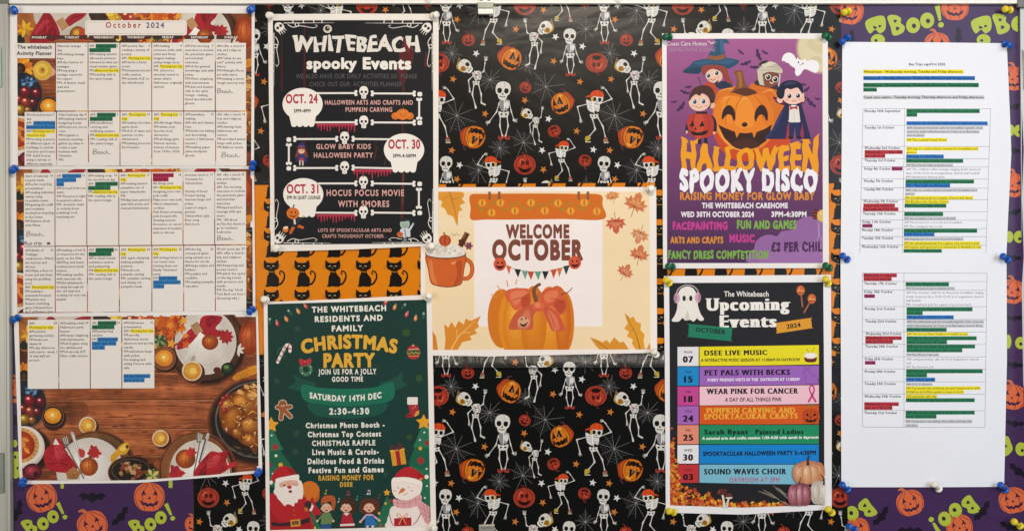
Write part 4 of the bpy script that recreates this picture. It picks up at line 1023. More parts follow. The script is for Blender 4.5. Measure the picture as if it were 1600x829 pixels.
CELLS_A = [
 (89.2, 68.0, 138.6, 173.6, 91, 74.6, '1', ["National sausage", "day.", "AM-making sausage", "baps.", "AM-the history of", "sausages.", "PM-enjoying a", "sausage casserole", "for supper.", "PM- A farmer visual", "quiz and", "presentation."], None),
 (139.9, 68.0, 188.5, 173.6, 141.5, 74.6, '2', ["AM- ^Gseated exercise^", "^Gclass 10:30 -11^", "AM-making autumn", "silhouette pictures", "followed by what am i", "visual autumn game.", "PM-^Yafternoon bus trip^", "PM-reading club in", "the quiet lounge."], None),
 (189.7, 68.0, 238.0, 173.6, 192, 74.6, '3', ["AM-poetry day-", "reading a variety of", "poetry.", "AM- ^YMorning bus trip^", "AM-write a funny", "poem.", "PM-Autumnal arts and", "crafts session.", "PM-autumn A-Z on", "the whiteboard."], None),
 (239.3, 68.0, 287.6, 173.6, 241.5, 74.6, '4', ["AM-making", "someone smile with", "jokes and funny", "images/ making", "smiley image faces.", "AM- ^YMorning bus trip^", "PM- afternoon", "armchair travel to", "salem where", "Halloween originally", "started."], None),
 (288.7, 68.0, 336.8, 173.6, 290.5, 74.6, '5', ["AM-Fun morning", "exercises to include", "the parachute game", "and armchair", "exercises.", "AM-A fun general", "knowledge quiz with", "prizes.", "PM-Music singalong", "with instruments", "PM-knit and knatter", "club in the quite", "lounge - making", "based spooktacular", "ghosts."], None),
 (338.2, 68.0, 385.2, 173.6, 340, 74.6, '6', ["AM-offer a church", "trip and religious", "studies.", "AM-\"what do we", "see?\" activity with", "Simon.", "PM-Midnight Moon", "art with marie", "PM-making a moon", "dough sensory tray."], (340.5, 146.5, .86)),
 (40.3, 175.6, 89.2, 259.5, 43, 181.6, '7', ["World architecture", "day.", "AM- ^Bcoffee morning^", "^Bcasement at Thorne^", "AM-^YMorning one to^", "^Yones bus trip.^", "PM-looking at photos", "of different types of", "buildings to include", "churches and houses", "PM- build houses", "using a variety of", "different materials."], None),
 (90.6, 175.2, 139.2, 259.5, 93, 181.6, '8', ["Own business day.", "AM-making shadow/", "hedgehog hotels", "AM-bedroom one to", "ones.", "PM-organise a", "business meeting -", "gather up ideas to", "create a new", "business with", "Christine", "PM-"], None),
 (140.6, 175.2, 188.6, 259.5, 142.5, 181.6, '9', ["AM- ^Gseated music^", "^Gfrom 10:30 - 11^", "AM-mindfulness", "coloring and", "wellbeing session.", "PM-^Yafternoon bus trip^", "PM- reading club in", "the quiet lounge."], (147, 241.5, .94)),
 (189.9, 175.2, 238.2, 259.5, 192, 181.4, '10', ["AM- ^YMorning bus^", "^Ytrip.^", "AM-making chocolate", "apple slices", "PM-A-Z of cakes and", "pastries on the", "whiteboard.", "PM-making pinecone", "bird feeders."], None),
 (239.5, 175.2, 287.8, 259.5, 242, 181.4, '11', ["AM- ^YMorning bus^", "^Ytrip^", "AM-All things Maths.", "PM-whats your", "favorite food", "discussion.", "PM-all things girls.", "Famous women,", "history of women", "from 1930s- 2024."], None),
 (289.0, 175.2, 337.4, 259.5, 291, 181.2, '12', ["AM-jewellery", "making", "AM-chit and chatter", "teas.", "PM-bedroom baking", "and decorating", "session ( Halloween", "special )", "PM-making paper", "plate handprint", "ghosts."], None),
 (338.6, 175.2, 386.0, 259.5, 340.5, 181.2, '13', ["AM- offer a church", "trip and religious", "studies.", "AM-shaving foam", "Halloween art", "session", "PM-woodland animal", "bingo with prizes.", "PM-Balloon tennis."], (347.5, 246.5, .98))]
CELLS_B = [
 (39.0, 270.6, 86.8, 384.3, 41, 277.0, '14', ["Start of national", "recycle week.", "AM-a fun recycling", "presentation.", "AM-making individual", "canvas using", "recyclable items.", "PM-getting the staff", "and residents", "involved in recycling", "in the home.", "PM-Fashion show", "with Maria."], (43, 369, .94)),
 (88.1, 270.6, 136.6, 384.0, 90, 277.0, '15', ["AM-^BPat Dog visits^", "^Bto room/ bed^", "^Bvisits^", "AM-pet pal bedroom", "visits.", "PM-The price is right", "household edition.", "PM- domestic tasks", "to include brass", "polishing/ sock", "matching etc"], None),
 (137.9, 270.6, 186.6, 384.0, 139.5, 277.0, '16', ["AM-making soup", "for world food day", "AM- ^Gseated exercise^", "^Gclass 10:30 - 11^", "PM-^Yafternoon bus trip^", "PM- reading club in", "the quiet lounge."], None),
 (187.9, 270.6, 237.4, 383.8, 190, 277.0, '17', ["AM- ^YMorning bus^", "^Ytrip.^", "AM-making lantern", "pumpkins out of", "paper lampshades", "PM-", "PM-Big team general", "quiz with prizes and", "musical instruments"], None),
 (238.8, 270.6, 286.5, 383.8, 240.5, 277.0, '18', ["^RWear pink for^", "^Rcancer day^", "All things pink.", "AM- ^YMorning bus trip^", "designing your own", "pink outfit.", "Make your own pink", "ribbon awareness", "cookies.", "Pink flower pressing", "pink bouquet life", "drawing session.", "Discussion on cancer", "awareness if resident", "wish to discuss."], None),
 (287.8, 270.6, 335.8, 383.8, 290, 277.0, '19', ["Armchair travel to", "Germany for", "Oktoberfest", "", "Variety of beers", "Pretzel tasting", "German bingo and", "prizes.", "Learn to sing in", "german.", "Oktoberfest quiz", "Beer song", "And more."], None),
 (337.1, 270.6, 385.2, 383.8, 339.5, 277.0, '20', ["AM- offer a church", "trip and religious", "studies.", "AM- Fun morning", "exercises to include", "the parachute game", "and armchair", "exercises.", "PM-hand and foot", "massage with spa", "music.", "PM- \"All about", "me\"fun fact sheets to", "go in residents", "bedrooms."], (340.5, 377.5, .86)),
 (38.0, 385.4, 87.2, 487.5, 41, 392.6, '21', ["AM-Battle of", "Trafalgar", "celebrations. Watch", "the history and", "discuss.", "AM-Make a fleet of", "boats and sail them", "using the paddling", "pool.", "AM- ^YMorning bus trip^", "PM-making a", "autumnal bouquet.", "PM-plants and", "flowers matching", "game followed by a", "A-Z of flowers quiz."], None),
 (88.5, 385.4, 137.6, 487.5, 90, 392.6, '22', ["AM-making a trick", "or treat box for the", "party on the 30th.", "AM-Mop and music", "reminiscence visual", "session.", "PM-making candles", "with seasonal oils.", "PM-DJ whitebeach -", "looking through all", "the old vinyl and", "creating our very own", "playlist"], None),
 (138.9, 385.4, 187.4, 487.5, 140.5, 392.6, '23', ["AM- ^Gseated music^", "^Gfrom 10:30 - 11^", "AM-a visual beauty", "reminisce session", "and pampering.", "PM-^Yafternoon bus trip^", "PM- reading club in", "the quiet lounge"], None),
 (188.7, 385.4, 238.0, 487.5, 190.5, 392.6, '24', ["AM- ^YMorning bus^", "^Ytrip^", "AM- apple stamping", "making pumpkin", "pictures.", "PM-bedroom", "pumpkin carving", "PM- pumpkin carving", "and drying out", "pumpkin seeds."], None),
 (239.4, 385.4, 287.6, 487.5, 241, 392.6, '25', ["AM ^YMorning bus^", "^Ytrip^", "AM-writing letters to", "our loved ones", "inviting them our", "family Christmas", "party", "PM ^BSarah Bryant^", "^Bautumn art session^", "^B1:30pm^"], None),
 (288.9, 385.4, 336.8, 487.5, 290.5, 392.6, '26', ["AM-the big", "crossword game", "using autumn as a", "theme for words", "AM-large snakes and", "ladders.", "PM-puzzles and", "scrabble.", "PM-making pumpkin", "cupcakes."], None),
 (338.1, 385.4, 385.6, 487.5, 339.5, 392.6, '27', ["World opera day.", "AM- offer a church", "trip and religious", "studies.", "AM-Pampering and", "poetry session.", "PM-watch the opera", "on the big screen", "with prosecco and", "snacks", "PM-The big 'Clock", "Turn Back one hour (", "discussing why )"], None)]
CELLS_C = [
 (44.8, 499.2, 92.6, 606.6, 47, 506.2, '28', ["AM-", "^YMorning bus trip.^", "AM-autumn", "gardening activity", "PM-bedroom", "daywork", "PM-clay afternoon", "with marie - week 1", "of clay wall art", "project"], None),
 (93.9, 499.2, 141.8, 606.6, 95.5, 506.2, '29', ["AM-making a kids", "Halloween party", "banner", "AM-music singalong", "with instruments.", "PM-A-Z game using", "the whiteboard", "PM-A spooky DIY", "Slime crafts session."], None),
 (143.2, 499.2, 191.2, 606.6, 145.5, 506.2, '30', ["AM- ^Gseated exercise^", "^Gclass 10:30 - 11^", "AM-pampering", "session.", "PM ^Bbirthday party^", "^Bhappy days drink^", "^Band cake^"], None),
 (192.6, 499.2, 242.6, 606.6, 195, 506.2, '31', ["AM-halloween", "presentation.", "AM- ^YMorning bus trip^", "PM-spooky", "Halloween movie", "afternoon and spooky", "snacks.", "PM-halloween bingo", "with prizes.", "Pm-making and", "eating S'mores with", "ellie", "", "^Bfull day Halloween^", "^Bparty dress up^"], None)]
WHITE = (234, 229, 224); CELL = (232, 224, 216)
def planner_sheet(label, outline, sheet, frame, imgclip, cells, shear, xc, extra=None):
    xs = [p[0] for p in outline]; ys = [p[1] for p in outline]
    t = thing('planner_sheet', label, 'planner sheet', sum(xs) / len(xs), max(ys), 'sheets of the October activity planner')
    paper('paper_sheet', outline, sheet, t, M_PAPER, WHITE)
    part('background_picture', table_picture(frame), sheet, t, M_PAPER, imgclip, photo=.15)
    for x0, y0, x1, y1, tx, ty, num, lines, hw in cells:
        a = Art(140, shear, xc); a.rect(x0, y0, x1, y1, CELL); z = a.z
        for i, ln in enumerate(lines):
            a.z = z
            if ln: rich_line(a, ln, tx, ty + i * 6.37, 3.55, INK, (x1 - tx - 1.4) if i else (x1 - tx - (5.5 if len(num) < 2 else 8.6)))
        a.z = z; a.text(num, x1 - 2.4, ty - .4, 3.1, (40, 34, 34), (.03, .03), align='r', res=1)
        c = part('day_cell', a, sheet, t, M_PAPER)
        if hw:
            a = Art(160, shear, xc); handwrite(a, *hw)
            if num == '14':
                a.text('Bus trip', 40, 382.5, 5.2, '#2b2a33', (.01, .01), width=27, jit=.06, rot=-1); a.z += 1; a.rect(75, 378.5, 80, 382, '#4a4850')
            part('handwritten_note', a, sheet, t, M_PAPER)
    if extra: extra(t, sheet)
    return t
def header_a(t, sheet):
    a = Art(140)
    for i, (x0, x1) in enumerate(((28, 88.5), (89.2, 138.6), (140, 188.4), (190, 238), (239.3, 287.4), (288.8, 336.8), (338.2, 392))):
        a.z = 140; a.rect(x0 + (22 if i == 0 else 1), 56.2, x1 - 1 - (24 if i == 6 else 0), 62.2, '#4f2a24' if i not in (4,) else '#3a2a20')
    for x, s in ((63, 'MONDAY'), (114, 'TUESDAY'), (164, 'WEDNESDAY'), (214, 'THURSDAY'), (264, 'FRIDAY'), (313, 'SATURDAY'), (362, 'SUNDAY')):
        a.z = 143; a.text(s, x, 61.2, 3.4, '#ece4da', (.035, .03), align='c', res=1)
    part('weekday_lettering', a, sheet, t, M_PAPER)
    a = Art(146); a.rrect(134.5, 33.2, 293.5, 56.4, 4, '#e8dfd6')
    for i in range(39):
        for yy in (36, 53.8): a.z = 148; a.line([(138 + i * 3.92, yy), (140.2 + i * 3.92, yy)], .55, '#8a8078', False)
    for i in range(4):
        for xx in (136.6, 291.2): a.z = 148; a.line([(xx, 38 + i * 4), (xx, 40.2 + i * 4)], .55, '#8a8078', False)
    a.z = 150; a.text('October', 167, 44.6, 8.4, '#b0574e', (.035, .035), width=55, track=.22); a.text('2024', 230, 44.9, 8.0, '#5f5a72', (.03, .03), width=28, track=.12)
    part('title_banner', a, sheet, t, M_PAPER)
    a = Art(142); a.rect(26.8, 68.6, 87.6, 92, CELL); a.text('The whitebeach', 29, 77.2, 5.6, (38, 34, 36), (.035, .03), width=53.5); a.text('Acitvity Planner', 28.2, 87.0, 5.6, (38, 34, 36), (.035, .03), width=54.5)
    part('title_box', a, sheet, t, M_PAPER)
planner_sheet('topmost planner sheet with the October banner and first two weeks', [(17.5, 8.9), (398.6, 9.4), (397.4, 262.0), (16.6, 262.6)], Sheet(2.75, [(15, 2.6), (30, .9), (60, .1), (210, 1.4), (400, 0.1)], 0, 14),
    (28, 21, 366 / 368, 239 / 253), [(28.4, 21.4), (394, 22), (393, 259.8), (29.8, 260.3)], CELLS_A, 0.0, 200, header_a)
planner_sheet('middle planner sheet covering the fourteenth to the twenty-seventh', [(17.8, 258.4), (397.4, 258.4), (399.8, 490.2), (19.6, 493)], Sheet(2.35, [(15, 1.8), (40, .3), (200, 1.2), (401, 0.1)], 0, 14),
    (26, 264.4, 366 / 368, 240 / 253), [(26.6, 264.8), (394.6, 263.2), (395.6, 484.6), (28.6, 489)], CELLS_B, -0.0070, 60)
planner_sheet('lowest planner sheet with the big autumn dinner table picture', [(22.6, 489), (403.4, 484.5), (410.4, 737.6), (330, 744.4), (216, 753), (32.2, 755.2)], Sheet(2.0, [(20, 1.2), (60, .2), (220, 1.6), (412, 0.2)], 0, 14),
    (34, 494.5, 1.0, 1.0), [(30.5, 494.8), (400.5, 490.6), (404.6, 733.5), (330, 740.5), (216, 748.6), (36.4, 750.8)], CELLS_C, -0.006, 60)
# ------------------------------------------------------------------ black spooky events poster
def mini_skull(a, x, y, k=1.0):
    a.push(x, y, k)
    a.blob([(-28, -8), (-20, -32), (0, -40), (20, -32), (28, -8), (22, 10), (14, 18), (14, 34), (0, 38), (-14, 34), (-14, 18), (-22, 10)], '#ece5dc')
    a.ell(-12, -4, 8, 8.5, '#1d1c1f'); a.ell(12, -4, 8, 8.5, '#1d1c1f'); a.tris([[(0, 6), (5, 16), (-5, 16)]], '#1d1c1f')
    for q in (-8, -1, 6): a.line([(q, 24), (q, 34)], 2, '#6b6560', False)
    a.pop()
def bone_bar(a, x0, y0, x1, y1, w=11, l=True, r=True):
    c = '#e9e2da'; dx, dy = x1 - x0, y1 - y0; L = math.hypot(dx, dy); ux, uy = dx / L, dy / L
    a.line([(x0, y0), (x1, y1)], w, c)
    for px, py, on in ((x0, y0, l), (x1, y1, r)):
        if on:
            for s_ in (-1, 1): a.ell(px - uy * 10 * s_, py + ux * 10 * s_, 10, 8.6, c, math.degrees(math.atan2(uy, ux)))
def badge(a, cx, cy, rx=124, ry=100):
    c = '#eee7dd'; a.ell(cx, cy, rx, ry, c)
    a.poly([(cx - rx * .68, cy + ry * .62), (cx + rx * .68, cy + ry * .62), (cx + rx * .58, cy + ry * 1.3), (cx - rx * .56, cy + ry * 1.3)], c)
    for q in range(4): a.ell(cx - rx * .43 + q * rx * .29, cy + ry * 1.28, rx * .135, ry * .12, c)
def drips(a, x0, x1, y, n, seed):
    R = random.Random(seed); c = '#b23148'
    a.rect(x0, y, x1, y + 13, c)
    for i in range(n):
        x = x0 + (x1 - x0) * (i + .5) / n; l = R.uniform(8, 46); a.line([(x, y + 10), (x, y + 12 + l)], [10, 5.5, 4, 5], c)
def corner_frame(a, x, y, fx, fy, lx, ly):
    """skull in the corner, bone chains running off along two edges"""
    c = '#e6dfd6'; a.push(x, y, fy, 0, fx)
    for horiz, L in ((True, lx), (False, ly)):
        def pt(t, o): return (t, o) if horiz else (o, t)
        a.line([pt(30, -32), pt(L, -32)], [5, 3.5, 1.2], c)
        for t in (84, 148, 212, 262):
            if t < L - 40: a.line([pt(t, -52 if horiz else -52), pt(t + 3, -32)], 6, c, False)
        a.line([pt(46, -53), pt(L * .66, -53)], [5, 4, 2], c)
        a.curve([pt(54, -22), pt(86, -6), pt(130, -14), pt(170, -8), pt(214, -2), pt(236, -14), pt(222, -20)], [5, 4, 3.5, 3, 2.4], c)
        a.ring(*pt(110, -22), 11, 5, c, 14)
    a.push(0, -8, 1, -38)
    a.blob([(-24, -14), (0, -30), (24, -14), (28, 10), (20, 24), (-20, 24), (-28, 10)], c)
    for q in (-18, -6, 6, 18): a.line([(q, 18), (q * 1.25, 54 - abs(q) * .5)], [8, 2], c)
    a.ell(-11, 0, 9, 10, '#232226'); a.ell(12, 0, 9, 10, '#232226'); a.pop(); a.pop()
WB = [(419.4, 23), (685.6, 22.6), (685, 383.6), (552, 389.5), (424, 393)]
SH_WB = Sheet(3.4, [(415, .3), (440, .1), (560, 2.2), (670, .1), (690, .3)], 0, 14)
t = thing('event_poster', 'black spooky events poster with skulls and three dates', 'poster', 553, 393, 'event posters')
paper('paper_sheet', WB, SH_WB, t, M_POSTER, (236, 228, 218))
a = Art(0); a.poly([(427, 33), (676.8, 33), (677.4, 380.6), (430, 382)], (25, 25, 28)); DK = a.z
a.view(410, 0, 3.946)
for x, y0, y1, w in ((122, 230, 560, 9), (262, 140, 540, 12), (375, 520, 570, 5), (262, 760, 850, 10), (870, 480, 570, 14), (1010, 330, 410, 20), (866, 640, 850, 11)):
    a.z = DK; a.line([(x, y0), (x, y1)], [w * .6, w, w * .7, w * 1.1], '#4d1d20')
a.z = DK + 2; a.blob([(846, 330), (880, 250), (905, 260), (935, 330), (915, 420), (880, 430), (850, 380)], '#571b21'); a.z = DK + 3; a.blob([(820, 420), (860, 400), (890, 440), (880, 520), (850, 510), (838, 460)], '#501c20')
a.z = DK + 2; a.line([(170, 370), (174, 410)], [3, 1], '#3a3a3d'); a.line([(706, 860), (690, 990)], [3, 8, 5], '#4d1d20')
a.view(410, 200, 3.946)
a.z = DK; a.line([(262, 0), (262, 100)], [8, 11], '#4d1d20'); a.z = DK; a.line([(870, 270), (862, 560)], [16, 18, 12, 22], '#47201f'); a.z = DK + 1; a.line([(870, 280), (866, 470)], [6, 7], '#6a3a2e')
a.z = DK; a.line([(712, 112), (694, 196)], [4, 9, 4], '#5a2a22'); a.z = DK; a.line([(764, 190), (754, 232)], [4, 7, 4], '#5a2a22')
part('printed_ground', a, SH_WB, t, M_POSTER)
for (vx, vy, args, nm) in ((410, 0, (106, 178, 1, 1, 340, 360), 0), (410, 0, (1016, 180, -1, 1, 380, 380), 0), (410, 200, (104, 676, 1, -1, 320, 300), 0), (410, 200, (1018, 674, -1, -1, 340, 300), 0)):
    a = Art(20); a.view(vx, vy, 3.946); corner_frame(a, *args); part('corner_skull_border', a, SH_WB, t, M_POSTER)
a = Art(30); a.view(410, 0, 3.946)
def flare(u, v): return u + 0.012 * np.sin(u * 55) * (2 * v - 1), v + 0.05 * np.sin(u * 19 + 1) * (v > .5) + .03 * np.sin(u * 31)
a.text('WHITEBEACH', 187, 320, 92, '#e3dbd0', (.062, .03), width=780, warp=flare, jit=.03, res=5)
z = a.z; a.z = z + 1
R = random.Random(5)
for i in range(150): a.z = z + 1 + i; x, y = R.uniform(195, 960), R.uniform(228, 316); a.ell(x, y, R.uniform(1, 3), R.uniform(.8, 2.2), '#a9a197', R.uniform(0, 90), n=6)
a.z = z + 160; a.line([(862, 226), (900, 320)], [0, 26, 30], '#6d2227'); 
a.z = z + 161; a.ell(405, 184, 27, 25, '#d8d0c4'); a.ell(404, 182, 19, 18, '#a79d8c'); a.ell(403, 181, 14, 14, '#34302b'); a.ell(408, 176, 4, 4, '#e8e2d8')
part('title_lettering', a, SH_WB, t, M_POSTER)
a = Art(30); a.view(410, 0, 3.946)
a.text('spooky', 275, 426, 62, '#ebe4da', (.052, .052), width=310, res=5); a.z = 30; a.text('Events', 622, 428, 66, '#ebe4da', (.052, .052), width=297, res=5)
part('subtitle_lettering', a, SH_WB, t, M_POSTER)
a = Art(30); a.view(410, 0, 3.946)
a.text('WE ALSO HAVE OUR DAILY ACTIVITIES SO  PLEASE', 210, 487, 27, '#57555a', (.01, .01), width=744, track=.05); a.z = 30; a.text('CHECK OUT OUR  ACTIVITIES PLANNER', 294, 536, 27, '#57555a', (.01, .01), width=568, track=.05)
part('note_lettering', a, SH_WB, t, M_POSTER)
PK = '#d8a39b'
def dates(vx, vy, body, label):
    a = Art(34); a.view(vx, vy, 3.946); body(a); part('date_panel', a, SH_WB, t, M_POSTER, label=label)
def d1(a):
    bone_bar(a, 330, 578, 580, 578, l=False); a.z = 34; bone_bar(a, 680, 580, 938, 580); a.z = 34; mini_skull(a, 628, 575)
    a.z = 34; bone_bar(a, 330, 757, 582, 757, l=False); a.z = 34; bone_bar(a, 680, 758, 938, 758); a.z = 34; mini_skull(a, 628, 756)
    a.z = 34; bone_bar(a, 968, 615, 968, 732); a.z = 34; a.rrect(957, 570, 986, 597, 9, '#e9e2da'); a.z = 34; a.rrect(957, 745, 986, 773, 9, '#e9e2da')
    a.z = 32; drips(a, 338, 580, 766, 13, 3); a.z = 50; badge(a, 251, 645)
    a.z = 60; a.text('OCT. 24', 147, 638, 52, '#b03347', (.04, .04), width=197, res=4); a.z = 60; a.text('2PM-4PM', 196, 696, 20, '#2a2628', (.04, .04), width=104)
    a.z = 60; a.text('HALLOWEEN ARTS AND CRAFTS AND', 389, 648, 26, PK, (.03, .03), width=540, track=.06); a.z = 60; a.text('PUMPKIN CARVING', 516, 692, 26, PK, (.03, .03), width=286, track=.06)
    a.z = 60
    for x, y, rx, ry in ((822, 718, 24, 22), (910, 718, 24, 22), (867, 708, 40, 34)):
        a.ell(x, y, rx, ry, '#e07a28')
        for q in (-.45, .45): a.curve([(x + q * rx * .5, y - ry), (x + q * rx * 1.5, y), (x + q * rx * .5, y + ry)], 2, '#a94e14')
        a.ell(x - rx * .3, y - 3, 3, 4, '#5c260a'); a.ell(x + rx * .3, y - 3, 3, 4, '#5c260a'); a.line([(x - rx * .35, y + 8), (x, y + 13), (x + rx * .35, y + 8)], 3, '#5c260a', False)
    a.curve([(867, 676), (872, 668)], [6, 4], '#6b4a22')
dates(410, 0, d1, 'bone framed panel for the twenty-fourth with three pumpkins')
def d2(a):
    bone_bar(a, 202, 70, 462, 70); a.z = 34; bone_bar(a, 562, 70, 790, 72, r=False); a.z = 34; mini_skull(a, 510, 65); a.z = 34; bone_bar(a, 202, 248, 462, 248); a.z = 34; bone_bar(a, 562, 246, 810, 250, r=False); a.z = 34; mini_skull(a, 510, 247)
    a.z = 34; bone_bar(a, 166, 105, 166, 220); a.z = 34; a.rrect(152, 60, 180, 87, 9, '#e9e2da'); a.z = 34; a.rrect(152, 237, 180, 263, 9, '#e9e2da')
    a.z = 32; drips(a, 560, 800, 258, 13, 8); a.z = 50; badge(a, 875, 136)
    a.z = 60; a.text('OCT. 30', 778, 128, 52, '#b03347', (.04, .04), width=196, res=4); a.z = 60; a.text('3PM-4:30PM', 806, 183, 20, '#2a2628', (.04, .04), width=141)
    a.z = 60; a.text('GLOW BABY KIDS', 335, 131, 29, PK, (.03, .03), width=336, track=.06); a.z = 60; a.text('HALLOWEEN PARTY', 320, 184, 29, PK, (.03, .03), width=364, track=.06)
    a.z = 60                                             # little witch
    a.blob([(206, 150), (214, 178), (208, 208), (242, 214), (280, 208), (272, 176), (284, 150), (262, 164), (226, 164)], '#2d2a55'); a.blob([(216, 140), (226, 118), (260, 118), (274, 142), (284, 186), (262, 170), (230, 170), (204, 186)], '#7d3a28')
    a.ell(244, 142, 20, 18, '#e3b79f'); a.ell(236, 142, 3, 3.4, '#3a2420'); a.ell(252, 142, 3, 3.4, '#3a2420'); a.blob([(224, 136), (244, 122), (264, 136), (244, 132)], '#8d4630')
    a.poly([(206, 120), (282, 120), (262, 108), (250, 86), (236, 92), (228, 108)], '#37306a'); a.line([(226, 114), (262, 114)], 6, '#8a4a7a', False)
    a.blob([(226, 166), (262, 166), (268, 204), (222, 204)], '#3b3670'); a.blob([(232, 188), (254, 188), (250, 206), (236, 206)], '#b8452c'); a.line([(234, 206), (234, 230)], 8, '#d8c8bc'); a.line([(252, 206), (252, 230)], 8, '#d8c8bc')
dates(410, 200, d2, 'bone framed panel for the thirtieth with a little witch')
def d3(a):
    bone_bar(a, 350, 343, 580, 343, l=False); a.z = 34; bone_bar(a, 680, 343, 936, 345); a.z = 34; mini_skull(a, 626, 338); a.z = 34; bone_bar(a, 330, 522, 580, 524, l=False); a.z = 34; bone_bar(a, 680, 522, 936, 524); a.z = 34; mini_skull(a, 626, 520)
    a.z = 34; bone_bar(a, 966, 378, 966, 490); a.z = 34; a.rrect(957, 332, 985, 359, 9, '#e9e2da'); a.z = 34; a.rrect(957, 510, 986, 537, 9, '#e9e2da')
    a.z = 32; drips(a, 338, 580, 532, 13, 21); a.z = 50; badge(a, 255, 410)
    a.z = 60; a.text('OCT. 31', 152, 402, 52, '#b03347', (.04, .04), width=197, res=4); a.z = 60; a.text('3PM IN QUIET LOUNGE', 153, 439, 20, '#2a2628', (.04, .04), width=208)
    a.z = 60; a.text('HOCUS POCUS MOVIE', 399, 419, 36, PK, (.03, .03), width=476, track=.08); a.z = 60; a.text('WITH SMORES', 470, 486, 36, PK, (.03, .03), width=314, track=.08)
    a.z = 60                                             # dancing figure with a pumpkin head
    a.line([(200, 600), (176, 646)], [22, 16], '#c4622c'); a.line([(210, 598), (252, 614)], [22, 16], '#c4622c'); a.blob([(184, 560), (206, 554), (234, 566), (222, 606), (192, 610), (180, 588)], '#26262c'); a.line([(200, 562), (204, 594)], 12, '#d8d2c8', False)
    a.line([(186, 572), (160, 610)], [10, 8], '#26262c'); a.line([(226, 570), (258, 544)], [9, 7], '#3a3a40'); a.ell(146, 624, 18, 19, '#e07a28'); a.blob([(134, 612), (156, 606), (160, 616), (138, 622)], '#e9ddcf')
    a.ell(192, 526, 40, 36, '#e0752a')
    for q in (-.5, 0, .5): a.curve([(192 + q * 20, 492), (192 + q * 60, 526), (192 + q * 20, 561)], 2.4, '#a84c16')
    a.ell(180, 520, 5, 7, '#2a1208'); a.ell(207, 520, 5, 7, '#2a1208'); a.curve([(172, 534), (194, 548), (216, 532)], [3, 7, 3], '#2a1208'); a.curve([(192, 490), (196, 476), (202, 478)], [8, 5], '#3d5238')
    a.ell(254, 546, 7, 5, '#d8c06a')
    a.z = 60                                             # green faced boy in a white coat
    a.ell(880, 592, 30, 34, '#9fb5a4'); a.blob([(848, 562), (856, 556), (880, 558), (910, 558), (916, 572), (900, 572), (880, 576), (856, 576)], '#222228'); a.ell(872, 594, 3, 3, '#33413a'); a.ell(892, 594, 3, 3, '#33413a'); a.line([(868, 608), (894, 606)], 4, '#a04a58', False)
    a.blob([(852, 626), (880, 618), (908, 624), (914, 660), (906, 672), (858, 674)], '#c9ced4'); a.line([(880, 622), (884, 672)], 6, '#6a7480', False); a.line([(906, 632), (926, 600)], [13, 11], '#c9ced4'); a.ell(930, 592, 7, 8, '#9fb5a4'); a.line([(858, 634), (850, 650)], [12, 10], '#c9ced4')
    a.ell(850, 656, 19, 17, '#d0622a'); a.ell(844, 654, 3, 3, '#2a1208'); a.ell(856, 654, 3, 3, '#2a1208'); a.line([(866, 674), (868, 694)], 12, '#2b2d33'); a.line([(894, 674), (896, 694)], 12, '#2b2d33'); a.ell(876, 700, 17, 5, '#6d8a84')
dates(410, 200, d3, 'bone framed panel for the thirty-first with a pumpkin headed dancer and green faced boy')
a = Art(30); a.view(410, 200, 3.946)
a.text('LOTS OF SPOOKTACULAR ARTS AND', 347, 640, 20, '#c9968f', (.03, .03), width=452, track=.06); a.z = 30; a.text('CRAFTS THOUGHOUT OCTOBER .', 372, 676, 20, '#c9968f', (.03, .03), width=392, track=.06)
part('footer_lettering', a, SH_WB, t, M_POSTER)
# ------------------------------------------------------------------ cream autumn welcome poster
WE = [(657.5, 292.5), (700, 292.7), (900, 292.2), (1025, 292.4), (1026.5, 550.5), (760, 556.2), (657.5, 554.5)]
SH_WE = Sheet(2.3, [(650, .2), (720, .2), (860, 1.8), (1000, .2), (1030, .1)], 0, 14)
t = thing('welcome_poster', 'cream welcome October poster with mug, bunting, big pumpkin and maple leaves', 'poster', 842, 555, 'event posters')
paper('paper_sheet', WE, SH_WE, t, M_POSTER, (240, 230, 222))
a = Art(0); a.poly([(664.5, 299.5), (1014.5, 299.5), (1016, 545), (664.5, 546)], (240, 214, 172))
a.view(650, 270, 2.86)
a.rect(45, 205, 262, 250, '#f0d9b4'); 
part('printed_ground', a, SH_WE, t, M_POSTER)
a = Art(4); a.poly([(741, 341), (941, 341), (941, 509.5), (741, 509.5)], (241, 229, 224)); part('white_panel', a, SH_WE, t, M_POSTER)
a = Art(8); a.blob([(734.8, 305), (760, 303), (840, 302.5), (900, 303), (938, 304.5), (941, 320), (943, 342.5), (880, 342.3), (800, 343.2), (760, 343), (736, 343), (735.5, 325)], (208, 106, 30))
z = a.z; a.view(650, 270, 2.86)
def greens(a, x0, x1, y):
    pts = [(x0 + (x1 - x0) * i / 14, y + 13 * math.sin(i * 1.3)) for i in range(15)]
    a.curve(pts, 2, '#8a8f2e', m=3)
    for i, (x, yy) in enumerate(pts): a.push(x, yy, 1, i * 67); a.blob([(0, 0), (8, -4), (15, 0), (8, 4)], ('#7f8c2c', '#a08a2a')[i % 2]); a.pop()
greens(a, 270, 560, 150)
for x, y in ((296, 134), (377, 134), (338, 178), (442, 170), (513, 134)):
    a.z = z + 30; a.ell(x, y, 19, 17, '#df8f24'); a.ell(x, y, 13, 16, '#e8a43a'); a.ell(x, y, 5, 15.5, '#c2701a'); a.line([(x, y - 15), (x, y - 20)], 4, '#8a8f2e')
a.z = z + 34
for x in (329, 372): a.rect(x - 6, 84, x + 6, 120, '#8a5a36')
a.view(840, 270, 2.86); a.z = z; greens(a, 0, 240, 150)
